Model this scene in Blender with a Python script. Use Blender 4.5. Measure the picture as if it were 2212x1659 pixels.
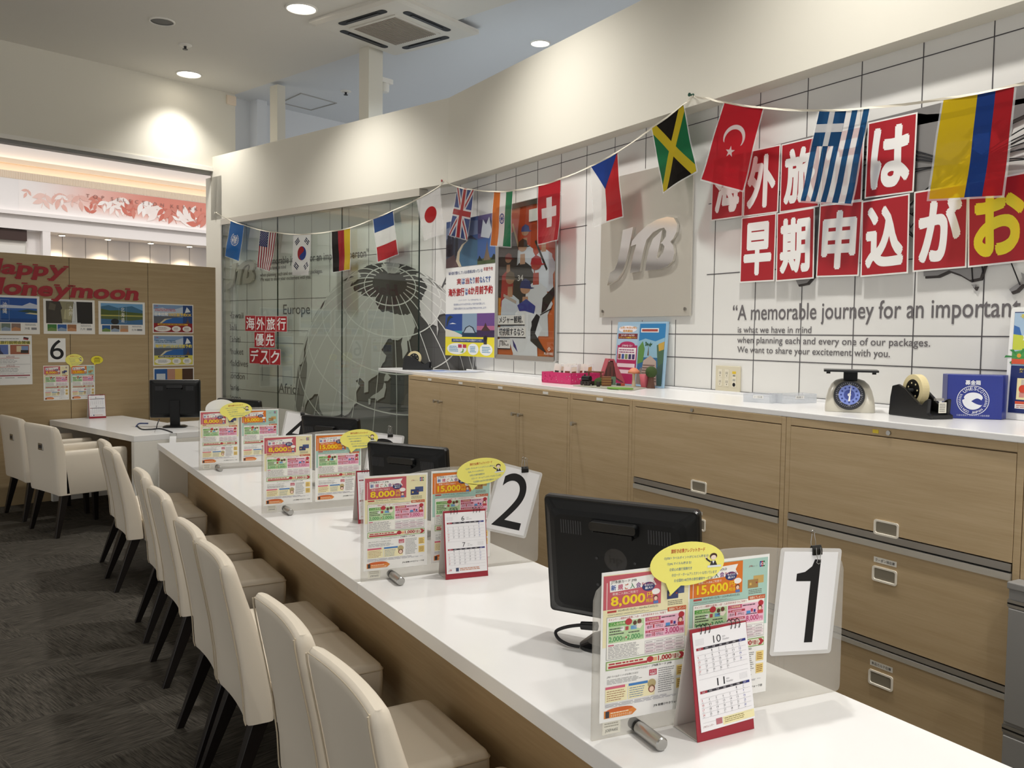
import bpy, bmesh, math, random
from mathutils import Matrix, Vector
random.seed(7)
for _o in list(bpy.data.objects): bpy.data.objects.remove(_o)
C = bpy.context.scene.collection
PI = math.pi

# ------------------------------------------------------------------ camera
# x runs from the chairs towards the tiled wall, y runs away along the counter, z up
FOC, CX, CY, EYE = 1890.0, 1106.0, 829.5, 1.47
def _ray(px, py): return Vector(((px-CX)/FOC, (py-CY)/FOC, 1.0))
_a = _ray(-15, 710).normalized(); _p = _ray(2830, 746).normalized()
_up = _a.cross(_p).normalized()
if _up.y > 0: _up = -_up
_X = _a.cross(_up); _Y = _a; _Z = _up
RW = Matrix((_X, _Y, _Z))                      # camera direction (x right, y down, z ahead) -> world
cam = bpy.data.cameras.new('camera'); cam.sensor_width = 36; cam.sensor_fit = 'HORIZONTAL'
cam.lens = FOC/2212*36; cam.clip_start = 0.05; cam.clip_end = 100
cam_o = bpy.data.objects.new('camera', cam); C.objects.link(cam_o)
cr = RW @ Vector((1,0,0)); cu = RW @ Vector((0,-1,0)); cb = RW @ Vector((0,0,-1))
cam_o.matrix_world = Matrix(((cr.x,cu.x,cb.x,0),(cr.y,cu.y,cb.y,0),(cr.z,cu.z,cb.z,EYE),(0,0,0,1)))
sc = bpy.context.scene; sc.camera = cam_o

# ------------------------------------------------------------------ world, exposure
w = bpy.data.worlds.new('world'); sc.world = w; w.use_nodes = True
w.node_tree.nodes['Background'].inputs[0].default_value = (1.0, 0.985, 0.965, 1)
w.node_tree.nodes['Background'].inputs[1].default_value = 0.90
sc.view_settings.view_transform = 'Standard'; sc.view_settings.look = 'None'
sc.view_settings.exposure = 0.16; sc.view_settings.gamma = 1.0
sc.view_settings.use_curve_mapping = False
sc.cycles.use_denoising = True
sc.cycles.max_bounces = 8; sc.cycles.transparent_max_bounces = 16
sc.cycles.sample_clamp_indirect = 6.0
ZC = 3.88                                       # ceiling height
ALPHA = math.radians(17.03)                     # the far part of the shop is turned by this much
PV = Vector((math.cos(ALPHA), math.sin(ALPHA), 0)); BV = Vector((-math.sin(ALPHA), math.cos(ALPHA), 0))

def spot(x, y, z, power, size=95, blend=0.6, col=(1.0, 0.93, 0.82), radius=0.07, tilt=(0, 0)):
    l = bpy.data.lights.new('downlight_or_fill_beam', 'SPOT'); l.energy = power; l.spot_size = math.radians(size)
    l.spot_blend = blend; l.color = col; l.shadow_soft_size = radius
    o = bpy.data.objects.new('downlight_or_fill_beam', l); o.location = (x, y, z); o.rotation_euler = (tilt[0], tilt[1], 0)
    C.objects.link(o); return o
WARM = (1.0, 0.92, 0.80); COOL = (0.80, 0.90, 1.0); NEUT = (1.0, 0.965, 0.91)
LAMPS = [(2.017, 6.545), (1.624, 8.759)]        # the two lit downlights in view
HIDDEN = [(2.17, 4.35), (2.17, 2.15), (2.17, -0.05), (2.17, -2.2), (0.2, 2.4), (0.7, -1.3), (0.9, 4.9)]
for (x, y), e in zip(LAMPS, (160, 75)): spot(x, y, ZC-0.03, e, 110, 0.9, NEUT)
for x, y in HIDDEN[:4]: spot(x, y, ZC-0.03, 160, 125, 1.0, NEUT)
for (x, y), e in zip(HIDDEN[4:], (25, 150, 25)): spot(x, y, ZC-0.03, e, 120, 0.8, NEUT)  # added fill spots without fittings, to brighten the left side and leaflet fronts
spot(3.926, 6.234, ZC+0.01, 330, 150, 0.8, COOL)
spot(4.9, 3.4, ZC+0.01, 330, 150, 0.8, COOL)
spot(5.2, 8.2, ZC+0.01, 260, 150, 0.8, COOL)

# ------------------------------------------------------------------ materials
def lin(h):
    h = h.lstrip('#'); out = []
    if len(h) == 3: h = ''.join(c+c for c in h)
    for i in (0, 2, 4):
        c = int(h[i:i+2], 16)/255
        out.append(c/12.92 if c <= 0.04045 else ((c+0.055)/1.055)**2.4)
    return (*out, 1)
_mats = {}
def mat(name, h, rough=0.5, metal=0.0, spec=0.5, coat=0.0, emit=0.0, trans=0.0, alpha=1.0):
    if name in _mats: return _mats[name]
    m = bpy.data.materials.new(name); m.use_nodes = True
    b = m.node_tree.nodes['Principled BSDF']; b.inputs['Base Color'].default_value = lin(h)
    b.inputs['Roughness'].default_value = rough; b.inputs['Metallic'].default_value = metal
    b.inputs['Specular IOR Level'].default_value = spec; b.inputs['Coat Weight'].default_value = coat
    b.inputs['Transmission Weight'].default_value = trans; b.inputs['Alpha'].default_value = alpha
    if emit: b.inputs['Emission Color'].default_value = lin(h); b.inputs['Emission Strength'].default_value = emit
    _mats[name] = m; return m
def ink(h, rough=0.5): return mat('ink_'+h.lstrip('#'), h, rough)
def nodes(m): return m.node_tree.nodes, m.node_tree.links, m.node_tree.nodes['Principled BSDF']

def wood(name, h1, h2, axis='Y', scale=1.0):
    m = mat(name, h1, 0.5); N, L, b = nodes(m)
    tc = N.new('ShaderNodeTexCoord'); mp = N.new('ShaderNodeMapping')
    s = {'X': (1.2, 26, 26), 'Y': (26, 1.2, 26), 'Z': (26, 26, 1.2)}[axis]
    mp.inputs['Scale'].default_value = [v*scale for v in s]
    L.new(tc.outputs['Object'], mp.inputs['Vector'])
    n1 = N.new('ShaderNodeTexNoise'); n1.inputs['Scale'].default_value = 1.0; n1.inputs['Detail'].default_value = 6; n1.inputs['Roughness'].default_value = 0.65
    n2 = N.new('ShaderNodeTexNoise'); n2.inputs['Scale'].default_value = 7.0; n2.inputs['Detail'].default_value = 3
    L.new(mp.outputs[0], n1.inputs['Vector']); L.new(mp.outputs[0], n2.inputs['Vector'])
    mx = N.new('ShaderNodeMath'); mx.operation = 'MULTIPLY_ADD'; mx.inputs[1].default_value = 0.35
    L.new(n2.outputs['Fac'], mx.inputs[0]); L.new(n1.outputs['Fac'], mx.inputs[2])
    r = N.new('ShaderNodeValToRGB'); r.color_ramp.elements[0].position = 0.45; r.color_ramp.elements[1].position = 0.90
    r.color_ramp.elements[0].color = lin(h2); r.color_ramp.elements[1].color = lin(h1)
    L.new(mx.outputs[0], r.inputs[0]); L.new(r.outputs[0], b.inputs['Base Color'])
    return m
def bumpy(m, scale, strength, dist=0.002):
    N, L, b = nodes(m); t = N.new('ShaderNodeTexNoise'); t.inputs['Scale'].default_value = scale; t.inputs['Detail'].default_value = 4
    tc = N.new('ShaderNodeTexCoord'); L.new(tc.outputs['Object'], t.inputs['Vector'])
    bp = N.new('ShaderNodeBump'); bp.inputs['Strength'].default_value = strength; bp.inputs['Distance'].default_value = dist
    L.new(t.outputs['Fac'], bp.inputs['Height']); L.new(bp.outputs[0], b.inputs['Normal']); return m

M_WOODP = wood('light_oak_partition', '#b5a07c', '#a48d68', 'X')
M_WOODC = wood('light_oak_cabinet', '#c3ac88', '#b19973', 'Y')
M_WOODD = wood('light_oak_panel', '#b59d78', '#a38a65', 'Y')
M_WHITE = mat('white_laminate', '#eeeeee', 0.22)
M_WHITE2 = mat('white_side_laminate', '#e6e3db', 0.35)
M_PLASTER = bumpy(mat('cream_wall_paint', '#dedacd', 0.75), 350, 0.08)
M_CEIL = bumpy(mat('white_ceiling_paint', '#dddad2', 0.85), 300, 0.05)
M_BACK = mat('office_wall_paint', '#dcdfe2', 0.8)
M_TILE = mat('white_wall_tile', '#e4e3df', 0.28)
M_JOINT = mat('dark_tile_joint', '#4a474a', 0.6)
M_LEATHER = bumpy(mat('cream_leather', '#e6dccb', 0.42), 420, 0.10, 0.001)
M_PIPING = mat('cream_leather_seam', '#cbbda5', 0.5)
M_LEG = mat('black_stained_wood', '#16110f', 0.35)
M_BLACK = mat('black_plastic', '#0d0e0f', 0.30)
M_BLACKM = mat('black_matt_plastic', '#0e0f10', 0.5, spec=.3)
M_DARKG = mat('dark_grey_plastic', '#2e2f32', 0.5)
M_STEEL = mat('brushed_steel', '#b9b5ac', 0.33, 1.0)
M_STEEL2 = mat('satin_plate', '#c9c4b9', 0.38, 0.35)
M_MIRROR = mat('polished_steel', '#efece8', 0.08, 0.9)
M_ALU = mat('aluminium', '#b4b3b0', 0.28, 1.0)
M_GREYM = mat('grey_painted_steel', '#8b8a88', 0.45)
M_CHARC = mat('charcoal_and_shade', '#3a3432', 0.45)
M_CORD = mat('black_cord', '#141318', 0.6)
M_PAPER = ink('#f1f1ee')
M_LAMP = mat('lamp_diffuser', '#fff6e6', 0.5, emit=9.0)

def carpet():
    m = mat('grey_brown_carpet', '#4b463f', 0.95, spec=0.1); N, L, b = nodes(m)
    tc = N.new('ShaderNodeTexCoord'); sep = N.new('ShaderNodeSeparateXYZ')
    rot = N.new('ShaderNodeMapping'); rot.inputs['Rotation'].default_value = (0, 0, -ALPHA); L.new(tc.outputs['Object'], rot.inputs[0])
    ck = N.new('ShaderNodeTexChecker'); ck.inputs['Scale'].default_value = 2.0; L.new(rot.outputs[0], ck.inputs['Vector'])
    def streak(sx, sy):
        mp = N.new('ShaderNodeMapping'); mp.inputs['Scale'].default_value = (sx, sy, 1); L.new(rot.outputs[0], mp.inputs[0])
        n = N.new('ShaderNodeTexNoise'); n.inputs['Scale'].default_value = 1.0; n.inputs['Detail'].default_value = 5; n.inputs['Roughness'].default_value = 0.7
        L.new(mp.outputs[0], n.inputs['Vector']); return n
    a, c = streak(9, 170), streak(170, 9)
    mix = N.new('ShaderNodeMix'); mix.data_type = 'FLOAT'
    L.new(ck.outputs['Fac'], mix.inputs[0]); L.new(a.outputs['Fac'], mix.inputs[2]); L.new(c.outputs['Fac'], mix.inputs[3])
    r = N.new('ShaderNodeValToRGB'); r.color_ramp.elements[0].position = 0.36; r.color_ramp.elements[1].position = 0.66
    r.color_ramp.elements[0].color = lin('#2f2d29'); r.color_ramp.elements[1].color = lin('#625d55')
    L.new(mix.outputs[0], r.inputs[0]); L.new(r.outputs[0], b.inputs['Base Color'])
    bp = N.new('ShaderNodeBump'); bp.inputs['Strength'].default_value = 0.5; bp.inputs['Distance'].default_value = 0.004
    L.new(mix.outputs[0], bp.inputs['Height']); L.new(bp.outputs[0], b.inputs['Normal'])
    return m
M_CARPET = carpet()

def sheer(name, h, through, rough=0.2, tint=None, gloss=0.08):
    """film, glass or acrylic: part of the light goes straight through, tinted"""
    if name in _mats: return _mats[name]
    m = bpy.data.materials.new(name); m.use_nodes = True; N, L = m.node_tree.nodes, m.node_tree.links
    b = N['Principled BSDF']; b.inputs['Base Color'].default_value = lin(h); b.inputs['Roughness'].default_value = rough
    t = N.new('ShaderNodeBsdfTransparent'); t.inputs[0].default_value = lin(tint or h)
    mx = N.new('ShaderNodeMixShader'); mx.inputs[0].default_value = through
    L.new(b.outputs[0], mx.inputs[1]); L.new(t.outputs[0], mx.inputs[2]); L.new(mx.outputs[0], N['Material Output'].inputs[0])
    _mats[name] = m; return m
def pane_glass(name, tint, base=0.05):
    m = bpy.data.materials.new(name); m.use_nodes = True; N, L = m.node_tree.nodes, m.node_tree.links
    g = N.new('ShaderNodeBsdfGlossy'); g.inputs['Roughness'].default_value = 0.01; g.inputs[0].default_value = (1, 1, 1, 1)
    t = N.new('ShaderNodeBsdfTransparent'); t.inputs[0].default_value = lin(tint)
    f = N.new('ShaderNodeFresnel'); f.inputs[0].default_value = 1.5
    a = N.new('ShaderNodeMath'); a.operation = 'ADD'; a.inputs[1].default_value = base; a.use_clamp = True
    ge = N.new('ShaderNodeNewGeometry'); iv = N.new('ShaderNodeMath'); iv.operation = 'SUBTRACT'; iv.inputs[0].default_value = 1.0; L.new(ge.outputs['Backfacing'], iv.inputs[1])
    fr = N.new('ShaderNodeMath'); fr.operation = 'MULTIPLY'   # inner faces of the pane do not mirror
    mx = N.new('ShaderNodeMixShader'); L.new(f.outputs[0], a.inputs[0]); L.new(a.outputs[0], fr.inputs[0]); L.new(iv.outputs[0], fr.inputs[1]); L.new(fr.outputs[0], mx.inputs[0])
    L.new(t.outputs[0], mx.inputs[1]); L.new(g.outputs[0], mx.inputs[2]); L.new(mx.outputs[0], N['Material Output'].inputs[0])
    return m
M_GLASS = pane_glass('greenish_pane_glass', '#f3f6f3', 0.03)
M_FROST = sheer('frosted_acrylic', '#d9d7d2', 0.74, 0.3, '#f7f6f3')
M_CLEAR = sheer('clear_plastic', '#e9ebee', 0.74, 0.2, '#fafbfc')
M_LAMI = sheer('laminate_film', '#f2f2f2', 0.55, 0.12, '#ffffff')

# ------------------------------------------------------------------ mesh building
EPS = 0.00035
class G:
    def __init__(s): s.v = []; s.f = []; s.mi = []; s.mats = []; s.sm = []
    def ms(s, m):
        if m not in s.mats: s.mats.append(m)
        return s.mats.index(m)
    def add(s, vs, fs, m, M=None, smooth=False):
        n = len(s.v)
        s.v += [tuple(M @ Vector(p)) if M else tuple(p) for p in vs]
        k = s.ms(m)
        for f in fs: s.f.append([n+i for i in f]); s.mi.append(k); s.sm.append(smooth)
        return s
    def box(s, x0, x1, y0, y1, z0, z1, m, M=None):
        vs = [(x, y, z) for z in (z0, z1) for y in (y0, y1) for x in (x0, x1)]
        return s.add(vs, [(0,2,3,1),(4,5,7,6),(0,1,5,4),(2,6,7,3),(0,4,6,2),(1,3,7,5)], m, M)
    def prism(s, pts, z0, z1, m, M=None):
        n = len(pts); vs = [(x, y, z0) for x, y in pts]+[(x, y, z1) for x, y in pts]
        fs = [tuple(range(n-1, -1, -1)), tuple(range(n, 2*n))]+[(i, (i+1) % n, n+(i+1) % n, n+i) for i in range(n)]
        return s.add(vs, fs, m, M)
    def loft(s, rings, m, caps=True, M=None, smooth=True):
        n = len(rings[0]); vs = [p for r in rings for p in r]; fs = []
        for k in range(len(rings)-1):
            for i in range(n):
                j = (i+1) % n; fs.append((k*n+i, k*n+j, (k+1)*n+j, (k+1)*n+i))
        s.add(vs, fs, m, M, smooth)
        if caps: s.add(rings[0], [tuple(range(n-1, -1, -1))], m, M); s.add(rings[-1], [tuple(range(n))], m, M)
        return s
    def lathe(s, prof, m, n=24, M=None, smooth=True):
        return s.loft([[(r*math.cos(2*PI*i/n), r*math.sin(2*PI*i/n), z) for i in range(n)] for r, z in prof], m, True, M, smooth)
    def cyl(s, p0, p1, r0, r1, m, n=16, M=None):
        p0, p1 = Vector(p0), Vector(p1); d = (p1-p0).normalized(); q = d.to_track_quat('Z', 'Y').to_matrix()
        rings = [[tuple(p+q @ Vector((r*math.cos(2*PI*i/n), r*math.sin(2*PI*i/n), 0))) for i in range(n)] for p, r in ((p0, r0), (p1, r1))]
        return s.loft(rings, m, True, M)
    def tube(s, pts, r, m, n=8, M=None, closed=False):
        P = [Vector(p) for p in pts]; rings = []; up = Vector((0, 0, 1)); k = len(P)
        for i, p in enumerate(P):
            d = (P[(i+1) % k]-P[i-1]) if closed else (P[min(i+1, k-1)]-P[max(i-1, 0)])
            d.normalize(); u = up if abs(d.dot(up)) < 0.95 else Vector((1, 0, 0))
            a = d.cross(u).normalized(); b = a.cross(d)
            rings.append([tuple(p+a*(r*math.cos(2*PI*j/n))+b*(r*math.sin(2*PI*j/n))) for j in range(n)])
        if closed: rings.append(rings[0])
        return s.loft(rings, m, not closed, M)
    def ball(s, c, r, m, M=None, n=16, k=10, sc3=(1, 1, 1)):
        rings = []
        for i in range(1, k):
            t = PI*i/k; rings.append([(c[0]+r*sc3[0]*math.sin(t)*math.cos(2*PI*j/n), c[1]+r*sc3[1]*math.sin(t)*math.sin(2*PI*j/n), c[2]-r*sc3[2]*math.cos(t)) for j in range(n)])
        return s.loft(rings, m, True, M)
    def build(s, name, parent=None, M=None, bevel=0.0, seg=2, sub=0, cuts=None, mapf=None):
        me = bpy.data.meshes.new(name); me.from_pydata(s.v, [], s.f)
        for m in s.mats: me.materials.append(m)
        me.polygons.foreach_set('material_index', s.mi); me.polygons.foreach_set('use_smooth', s.sm)
        if cuts:
            bm = bmesh.new(); bm.from_mesh(me)
            for co, no in cuts: bmesh.ops.bisect_plane(bm, geom=bm.verts[:]+bm.edges[:]+bm.faces[:], plane_co=co, plane_no=no)
            bm.to_mesh(me); bm.free()
        if mapf:
            for v in me.vertices: v.co = mapf(v.co)
        me.update()
        o = bpy.data.objects.new(name, me); C.objects.link(o)
        if parent: o.parent = parent
        if M is not None: o.matrix_local = M
        if bevel:
            b = o.modifiers.new('bevel', 'BEVEL'); b.width = bevel; b.segments = seg; b.limit_method = 'ANGLE'; b.angle_limit = math.radians(40)
        if sub:
            b = o.modifiers.new('subdivision', 'SUBSURF'); b.levels = sub; b.render_levels = sub
        return o

# text: outlines of the built-in font turned into mesh, fitted into a rectangle
_tc = bpy.data.curves.new('lettering', 'FONT'); _to = bpy.data.objects.new('lettering', _tc); C.objects.link(_to)
_tcache = {}
def glyphs(body, bold=0.0, res=3):
    key = (body, bold, res)
    if key not in _tcache:
        _tc.body = body; _tc.offset = bold; _tc.resolution_u = res; _tc.fill_mode = 'FRONT'
        bpy.context.view_layer.update()
        me = bpy.data.meshes.new_from_object(_to.evaluated_get(bpy.context.evaluated_depsgraph_get()))
        vs = [(v.co.x, v.co.y) for v in me.vertices]; fs = [tuple(p.vertices) for p in me.polygons]
        bpy.data.meshes.remove(me); _tcache[key] = (vs, fs)
    return _tcache[key]

class Sheet(G):
    """flat print: coloured shapes in thin layers, x right, y up, z towards the viewer"""
    def __init__(s, unit=1.0, eps=EPS): super().__init__(); s.u = unit; s.e = eps
    def poly(s, pts, h, L=1, m=None):
        return s.add([(x*s.u, y*s.u, L*s.e) for x, y in pts], [tuple(range(len(pts)))], m or ink(h))
    def rect(s, x0, y0, x1, y1, h, L=1, m=None): return s.poly([(x0, y0), (x1, y0), (x1, y1), (x0, y1)], h, L, m)
    def frame(s, x0, y0, x1, y1, t, h, L=1):
        s.rect(x0, y0, x1, y0+t, h, L); s.rect(x0, y1-t, x1, y1, h, L); s.rect(x0, y0+t, x0+t, y1-t, h, L); return s.rect(x1-t, y0+t, x1, y1-t, h, L)
    def disc(s, x, y, rx, h, L=1, ry=None, n=28, m=None):
        ry = ry or rx; return s.poly([(x+rx*math.cos(2*PI*i/n), y+ry*math.sin(2*PI*i/n)) for i in range(n)], h, L, m)
    def ring(s, x, y, r0, r1, h, L=1, n=36, m=None, a0=0.0, a1=2*PI):
        k = s.ms(m or ink(h)); st = len(s.v)
        for i in range(n+1):
            t = a0+(a1-a0)*i/n
            for r in (r0, r1): s.v.append(((x+r*math.cos(t))*s.u, (y+r*math.sin(t))*s.u, L*s.e))
        for i in range(n): s.f.append([st+2*i, st+2*i+1, st+2*i+3, st+2*i+2]); s.mi.append(k); s.sm.append(False)
        return s
    def line(s, pts, w, h, L=1, m=None):
        for (x0, y0), (x1, y1) in zip(pts, pts[1:]):
            d = math.hypot(x1-x0, y1-y0) or 1; nx, ny = -(y1-y0)/d*w/2, (x1-x0)/d*w/2
            s.poly([(x0+nx, y0+ny), (x0-nx, y0-ny), (x1-nx, y1-ny), (x1+nx, y1+ny)], h, L, m)
        return s
    def text(s, body, x0, y0, x1, y1, h, L=2, bold=0.0, shear=0.0, rot=0.0, res=3, m=None, keep=None):
        vs, fs = glyphs(body, 0.0, res); nl = len(vs)
        if not vs: return s
        if bold:                                   # heavier strokes: the same outline repeated around itself
            n = 4 if bold < .02 else 8; V, F = [], []
            for i in range(n+1):
                a_ = 2*PI*(i+.5)/n; dx, dy = (bold*math.cos(a_), bold*math.sin(a_)) if i < n else (0, 0)
                k0 = len(V); V += [(x+dx, y+dy) for x, y in vs]; F += [tuple(k0+q for q in f) for f in fs]
            vs, fs = V, F
        ax0 = min(v[0] for v in vs); ax1 = max(v[0] for v in vs); ay0 = min(v[1] for v in vs); ay1 = max(v[1] for v in vs)
        kx = (x1-x0)/(ax1-ax0); ky = (y1-y0)/(ay1-ay0)
        if keep: kx = ky; x0 = (x0 if keep == 'L' else (x0+x1)/2-kx*(ax1-ax0)/2)
        out = []; c, sn = math.cos(rot), math.sin(rot); mx, my = (x0+x1)/2, (y0+y1)/2
        for q_, (a, b) in enumerate(vs):
            x = x0+(a-ax0)*kx; y = y0+(b-ay0)*ky; x += (y-y0)*shear
            if rot: x, y = mx+(x-mx)*c-(y-my)*sn, my+(x-mx)*sn+(y-my)*c
            out.append((x*s.u, y*s.u, (L+.09*(q_//nl))*s.e))
        return s.add(out, fs, m or ink(h))
    def lines(s, x0, y0, x1, y1, n, h, L=2, fill=0.5, seed=1):
        """rows of print too small to read"""
        r = random.Random(seed); p = (y1-y0)/n
        for i in range(n):
            yy = y1-(i+1)*p+p*(1-fill)/2; x = x0; end = x1-(x1-x0)*r.random()*0.25
            while x < end:
                k = min(end, x+(x1-x0)*r.uniform(.06, .2)); s.rect(x, yy, k, yy+p*fill, h, L); x = k+(x1-x0)*0.02
        return s
    def card(s, w, h, t=0.0006, col='#f2f2ef', x0=0, y0=0):
        return s.box(x0*s.u, (x0+w)*s.u, y0*s.u, (y0+h)*s.u, -t, 0, ink(col))

# ------------------------------------------------------------------ planes of the place
class Pl:
    def __init__(s, o, right, up=Vector((0, 0, 1))):
        s.o = Vector(o); s.r = Vector(right).normalized(); s.up = Vector(up).normalized(); s.n = s.r.cross(s.up)
        s.M = Matrix(((s.r.x, s.up.x, s.n.x, s.o.x), (s.r.y, s.up.y, s.n.y, s.o.y), (s.r.z, s.up.z, s.n.z, s.o.z), (0, 0, 0, 1)))
    def hit(s, px, py):
        d = RW @ _ray(px, py); e = Vector((0, 0, EYE)); return e+d*((s.o-e).dot(s.n)/d.dot(s.n))
    def uv(s, px, py): p = s.hit(px, py)-s.o; return (p.dot(s.r), p.dot(s.up))
    def at(s, u, v, out=0.0, rot=0.0): return s.M @ Matrix.Translation((u, v, out)) @ Matrix.Rotation(rot, 4, 'Z')
    def off(s, d): return Pl(s.o+s.n*d, s.r, s.up)
def az(px, py, z):
    d = RW @ _ray(px, py); t = (z-EYE)/d.z; return Vector((d.x*t, d.y*t, z))
XA = 3.02; XS = 2.92; XC = 2.505; ZW = 1.205; ZT = 0.70
A = Pl((XA, 0, 0), (0, -1, 0)); SA = Pl((XS, 0, 0), (0, -1, 0)); CAB = Pl((XC, 0, 0), (0, -1, 0))
K = SA.hit(968, 397); DG = K.dot(PV); DW = DG+0.085
GB = Pl(PV*DG, -BV); WB = Pl(PV*DW, -BV)
DP = 7.93; PT = Pl(BV*DP, PV); DB = 8.2; BK = Pl(BV*DB, PV); SH = Pl(BV*12.0, PV)
Z_SB = K.z; Z_ST = SA.hit(968, 212).z
YB = (DW-PV.x*XA)/PV.y                       # where the tiled wall turns

def tag(o, label, cat, group=None, kind=None):
    o['label'] = label; o['category'] = cat
    if group: o['group'] = group
    if kind: o['kind'] = kind
    return o
def thing(name, label, cat, M=None, group=None):
    o = bpy.data.objects.new(name, None); o.empty_display_size = 0.1; C.objects.link(o)
    if M is not None: o.matrix_world = M
    return tag(o, label, cat, group)
def struct(o): o['kind'] = 'structure'; return o
def T(x, y, z, rz=0.0): return Matrix.Translation((x, y, z)) @ Matrix.Rotation(rz, 4, 'Z')
def dup(root, M, label, group=None):
    r = root.copy(); C.objects.link(r); r.matrix_world = M; r['label'] = label
    if group: r['group'] = group
    for ch in [o for o in C.objects if o.parent == root]:
        c = ch.copy(); C.objects.link(c); c.parent = r
        for g in [o for o in C.objects if o.parent == ch]:
            d = g.copy(); C.objects.link(d); d.parent = c
    return r
def rrect(w, d, r, n=5, cx=0.0, cy=0.0):
    pts = []
    for sx, sy, a in ((1, 1, 0), (-1, 1, PI/2), (-1, -1, PI), (1, -1, 3*PI/2)):
        for i in range(n+1):
            t = a+PI/2*i/n; pts.append((cx+sx*(w/2-r)+r*math.cos(t), cy+sy*(d/2-r)+r*math.sin(t)))
    return pts

# ================================================================== the setting
def wall_sheet(name, g, M): o = g.build(name, None, M); return struct(o)
g = G(); g.box(-7, 9, -5, 22, -0.1, 0, M_CARPET); struct(g.build('floor'))
# ceiling of the shop, its edge runs along the partition wall; the office behind has its own
c0 = az(508, 204, ZC); pe = c0.dot(PV); q0 = PV*pe+BV*DB; q1 = PV*pe+BV*(-6.0)
fl = lambda p: (p.x, p.y)
lft = PV*(-9)+BV*DB; lf2 = PV*(-9)+BV*(-6)
g = G(); g.prism([fl(lf2), fl(q1), fl(q0), fl(lft)], ZC, ZC+0.12, M_CEIL); struct(g.build('ceiling'))
r0 = PV*12+BV*(DB+.3); r1 = PV*12+BV*(-6.0); q2 = PV*(pe+0.001)+BV*(DB+.3); q3 = PV*(pe+.001)+BV*(-6)
g = G(); g.prism([fl(q3), fl(r1), fl(r0), fl(q2)], ZC+0.03, ZC+0.15, M_BACK); struct(g.build('ceiling_office'))
# bulkhead over the open shop front, running on as the office wall
zb = BK.uv(0, 297)[1]
g = G(); g.box(-9, pe, zb, ZC, -0.12, 0, M_PLASTER); g.box(-9, pe-.02, zb-.002, zb+.035, 0, 0.012, M_WHITE2); g.box(-9, pe-.02, zb-.03, zb, -.11, -0.02, M_GREYM)
struct(g.build('wall_back', None, BK.M))
g = G(); g.box(pe, 12, 0, ZC+.03, -0.30, -0.22, M_BACK); g.box(pe+.30, pe+.42, 0, ZC+.03, -.22, -.08, M_BACK); struct(g.build('wall_office', None, BK.M))
# tiled wall with its joints: u along the wall (towards the right of the picture), v height
UB = -YB; joints_v = [1.369, 1.487, 1.779, 2.122, 2.53]
s = Sheet(eps=0.0012)
s.box(UB, 6.0, 0, 3.2, -0.2, 0, M_TILE)
k = 0
y = YB-0.10
yy = 2.0975
while yy > -6: yy -= 0.2705
while yy < YB-0.02:
    yy += 0.2705
    if yy > YB-.02: break
    plain = 3.3 < yy < 4.2
    jw = 0.0042
    if plain: s.rect(-yy-jw/2, 1.21, -yy+jw/2, 1.56, '', 1, M_JOINT); s.rect(-yy-jw/2, 2.37, -yy+jw/2, 2.7, '', 1, M_JOINT)
    else: s.rect(-yy-jw/2, 1.21, -yy+jw/2, 2.7, '', 1, M_JOINT)
for z in joints_v:
    if z in (1.779, 2.122): s.rect(UB, z-.002, -4.25, z+.002, '', 1.05, M_JOINT); s.rect(-3.23, z-.002, 5, z+.002, '', 1.05, M_JOINT)
    else: s.rect(UB, z-.002, 5, z+.002, '', 1.05, M_JOINT)
s.rect(UB, 1.216, 5, 1.219, '', 1.05, M_JOINT)
struct(s.build('wall_right', None, A.M))
ubw = WB.uv(995, 800.5)[0]; ulw = GB.uv(479, 481)[0]
s = Sheet(eps=0.0012); s.box(ulw-.35, ubw, 0, 3.2, -0.2, 0, M_TILE)
u = ubw-0.02; i = 0
while u > ulw:
    s.rect(u-.002, 1.0, u+.002, 2.6, '', 1, M_JOINT); u -= 0.2705
for z in [0.9, 1.06]+joints_v: s.rect(ulw-.1, z-.002, ubw, z+.002, '', 1.05, M_JOINT)
struct(s.build('wall_left_tiled', None, WB.M))
# low soffit in front of the tiles: long face on the right, turned face over the glass
uk = -K.y; ukb = (K).dot(-BV)
g = G(); g.box(uk, 6.0, Z_SB, Z_ST, -0.16, 0, M_PLASTER); struct(g.build('wall_right_soffit', None, SA.M))
usl = GB.uv(455, 338)[0]
g = G(); g.box(usl, ukb, Z_SB, Z_ST, -0.22, 0, M_PLASTER); struct(g.build('wall_left_soffit', None, GB.M))
ujl = GB.uv(445, 450)[0]; ujr = ulw
g = G(); g.box(ujl, ujr, 0, Z_ST-.2, -0.25, 0, M_PLASTER); struct(g.build('trim_1', None, GB.M))
# two posts carrying the ceiling edge
for nm, px, py, w_, lab in (('column', 776, 105, .15, 'white square post on the soffit nearer the air conditioner'), ('column', 583, 187, .09, 'white square post on the soffit near the far left corner')):
    p = az(px, py, ZC); b0 = p.dot(BV); a0 = p.dot(PV)
    g = G(); g.box(0, w_, 0, .13, Z_ST, ZC, M_PLASTER)
    o = g.build(nm, None, Matrix.Translation((PV*a0+BV*(b0-.13)).to_tuple()) @ Matrix.Rotation(ALPHA, 4, 'Z')); tag(o, lab, 'column')
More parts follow.
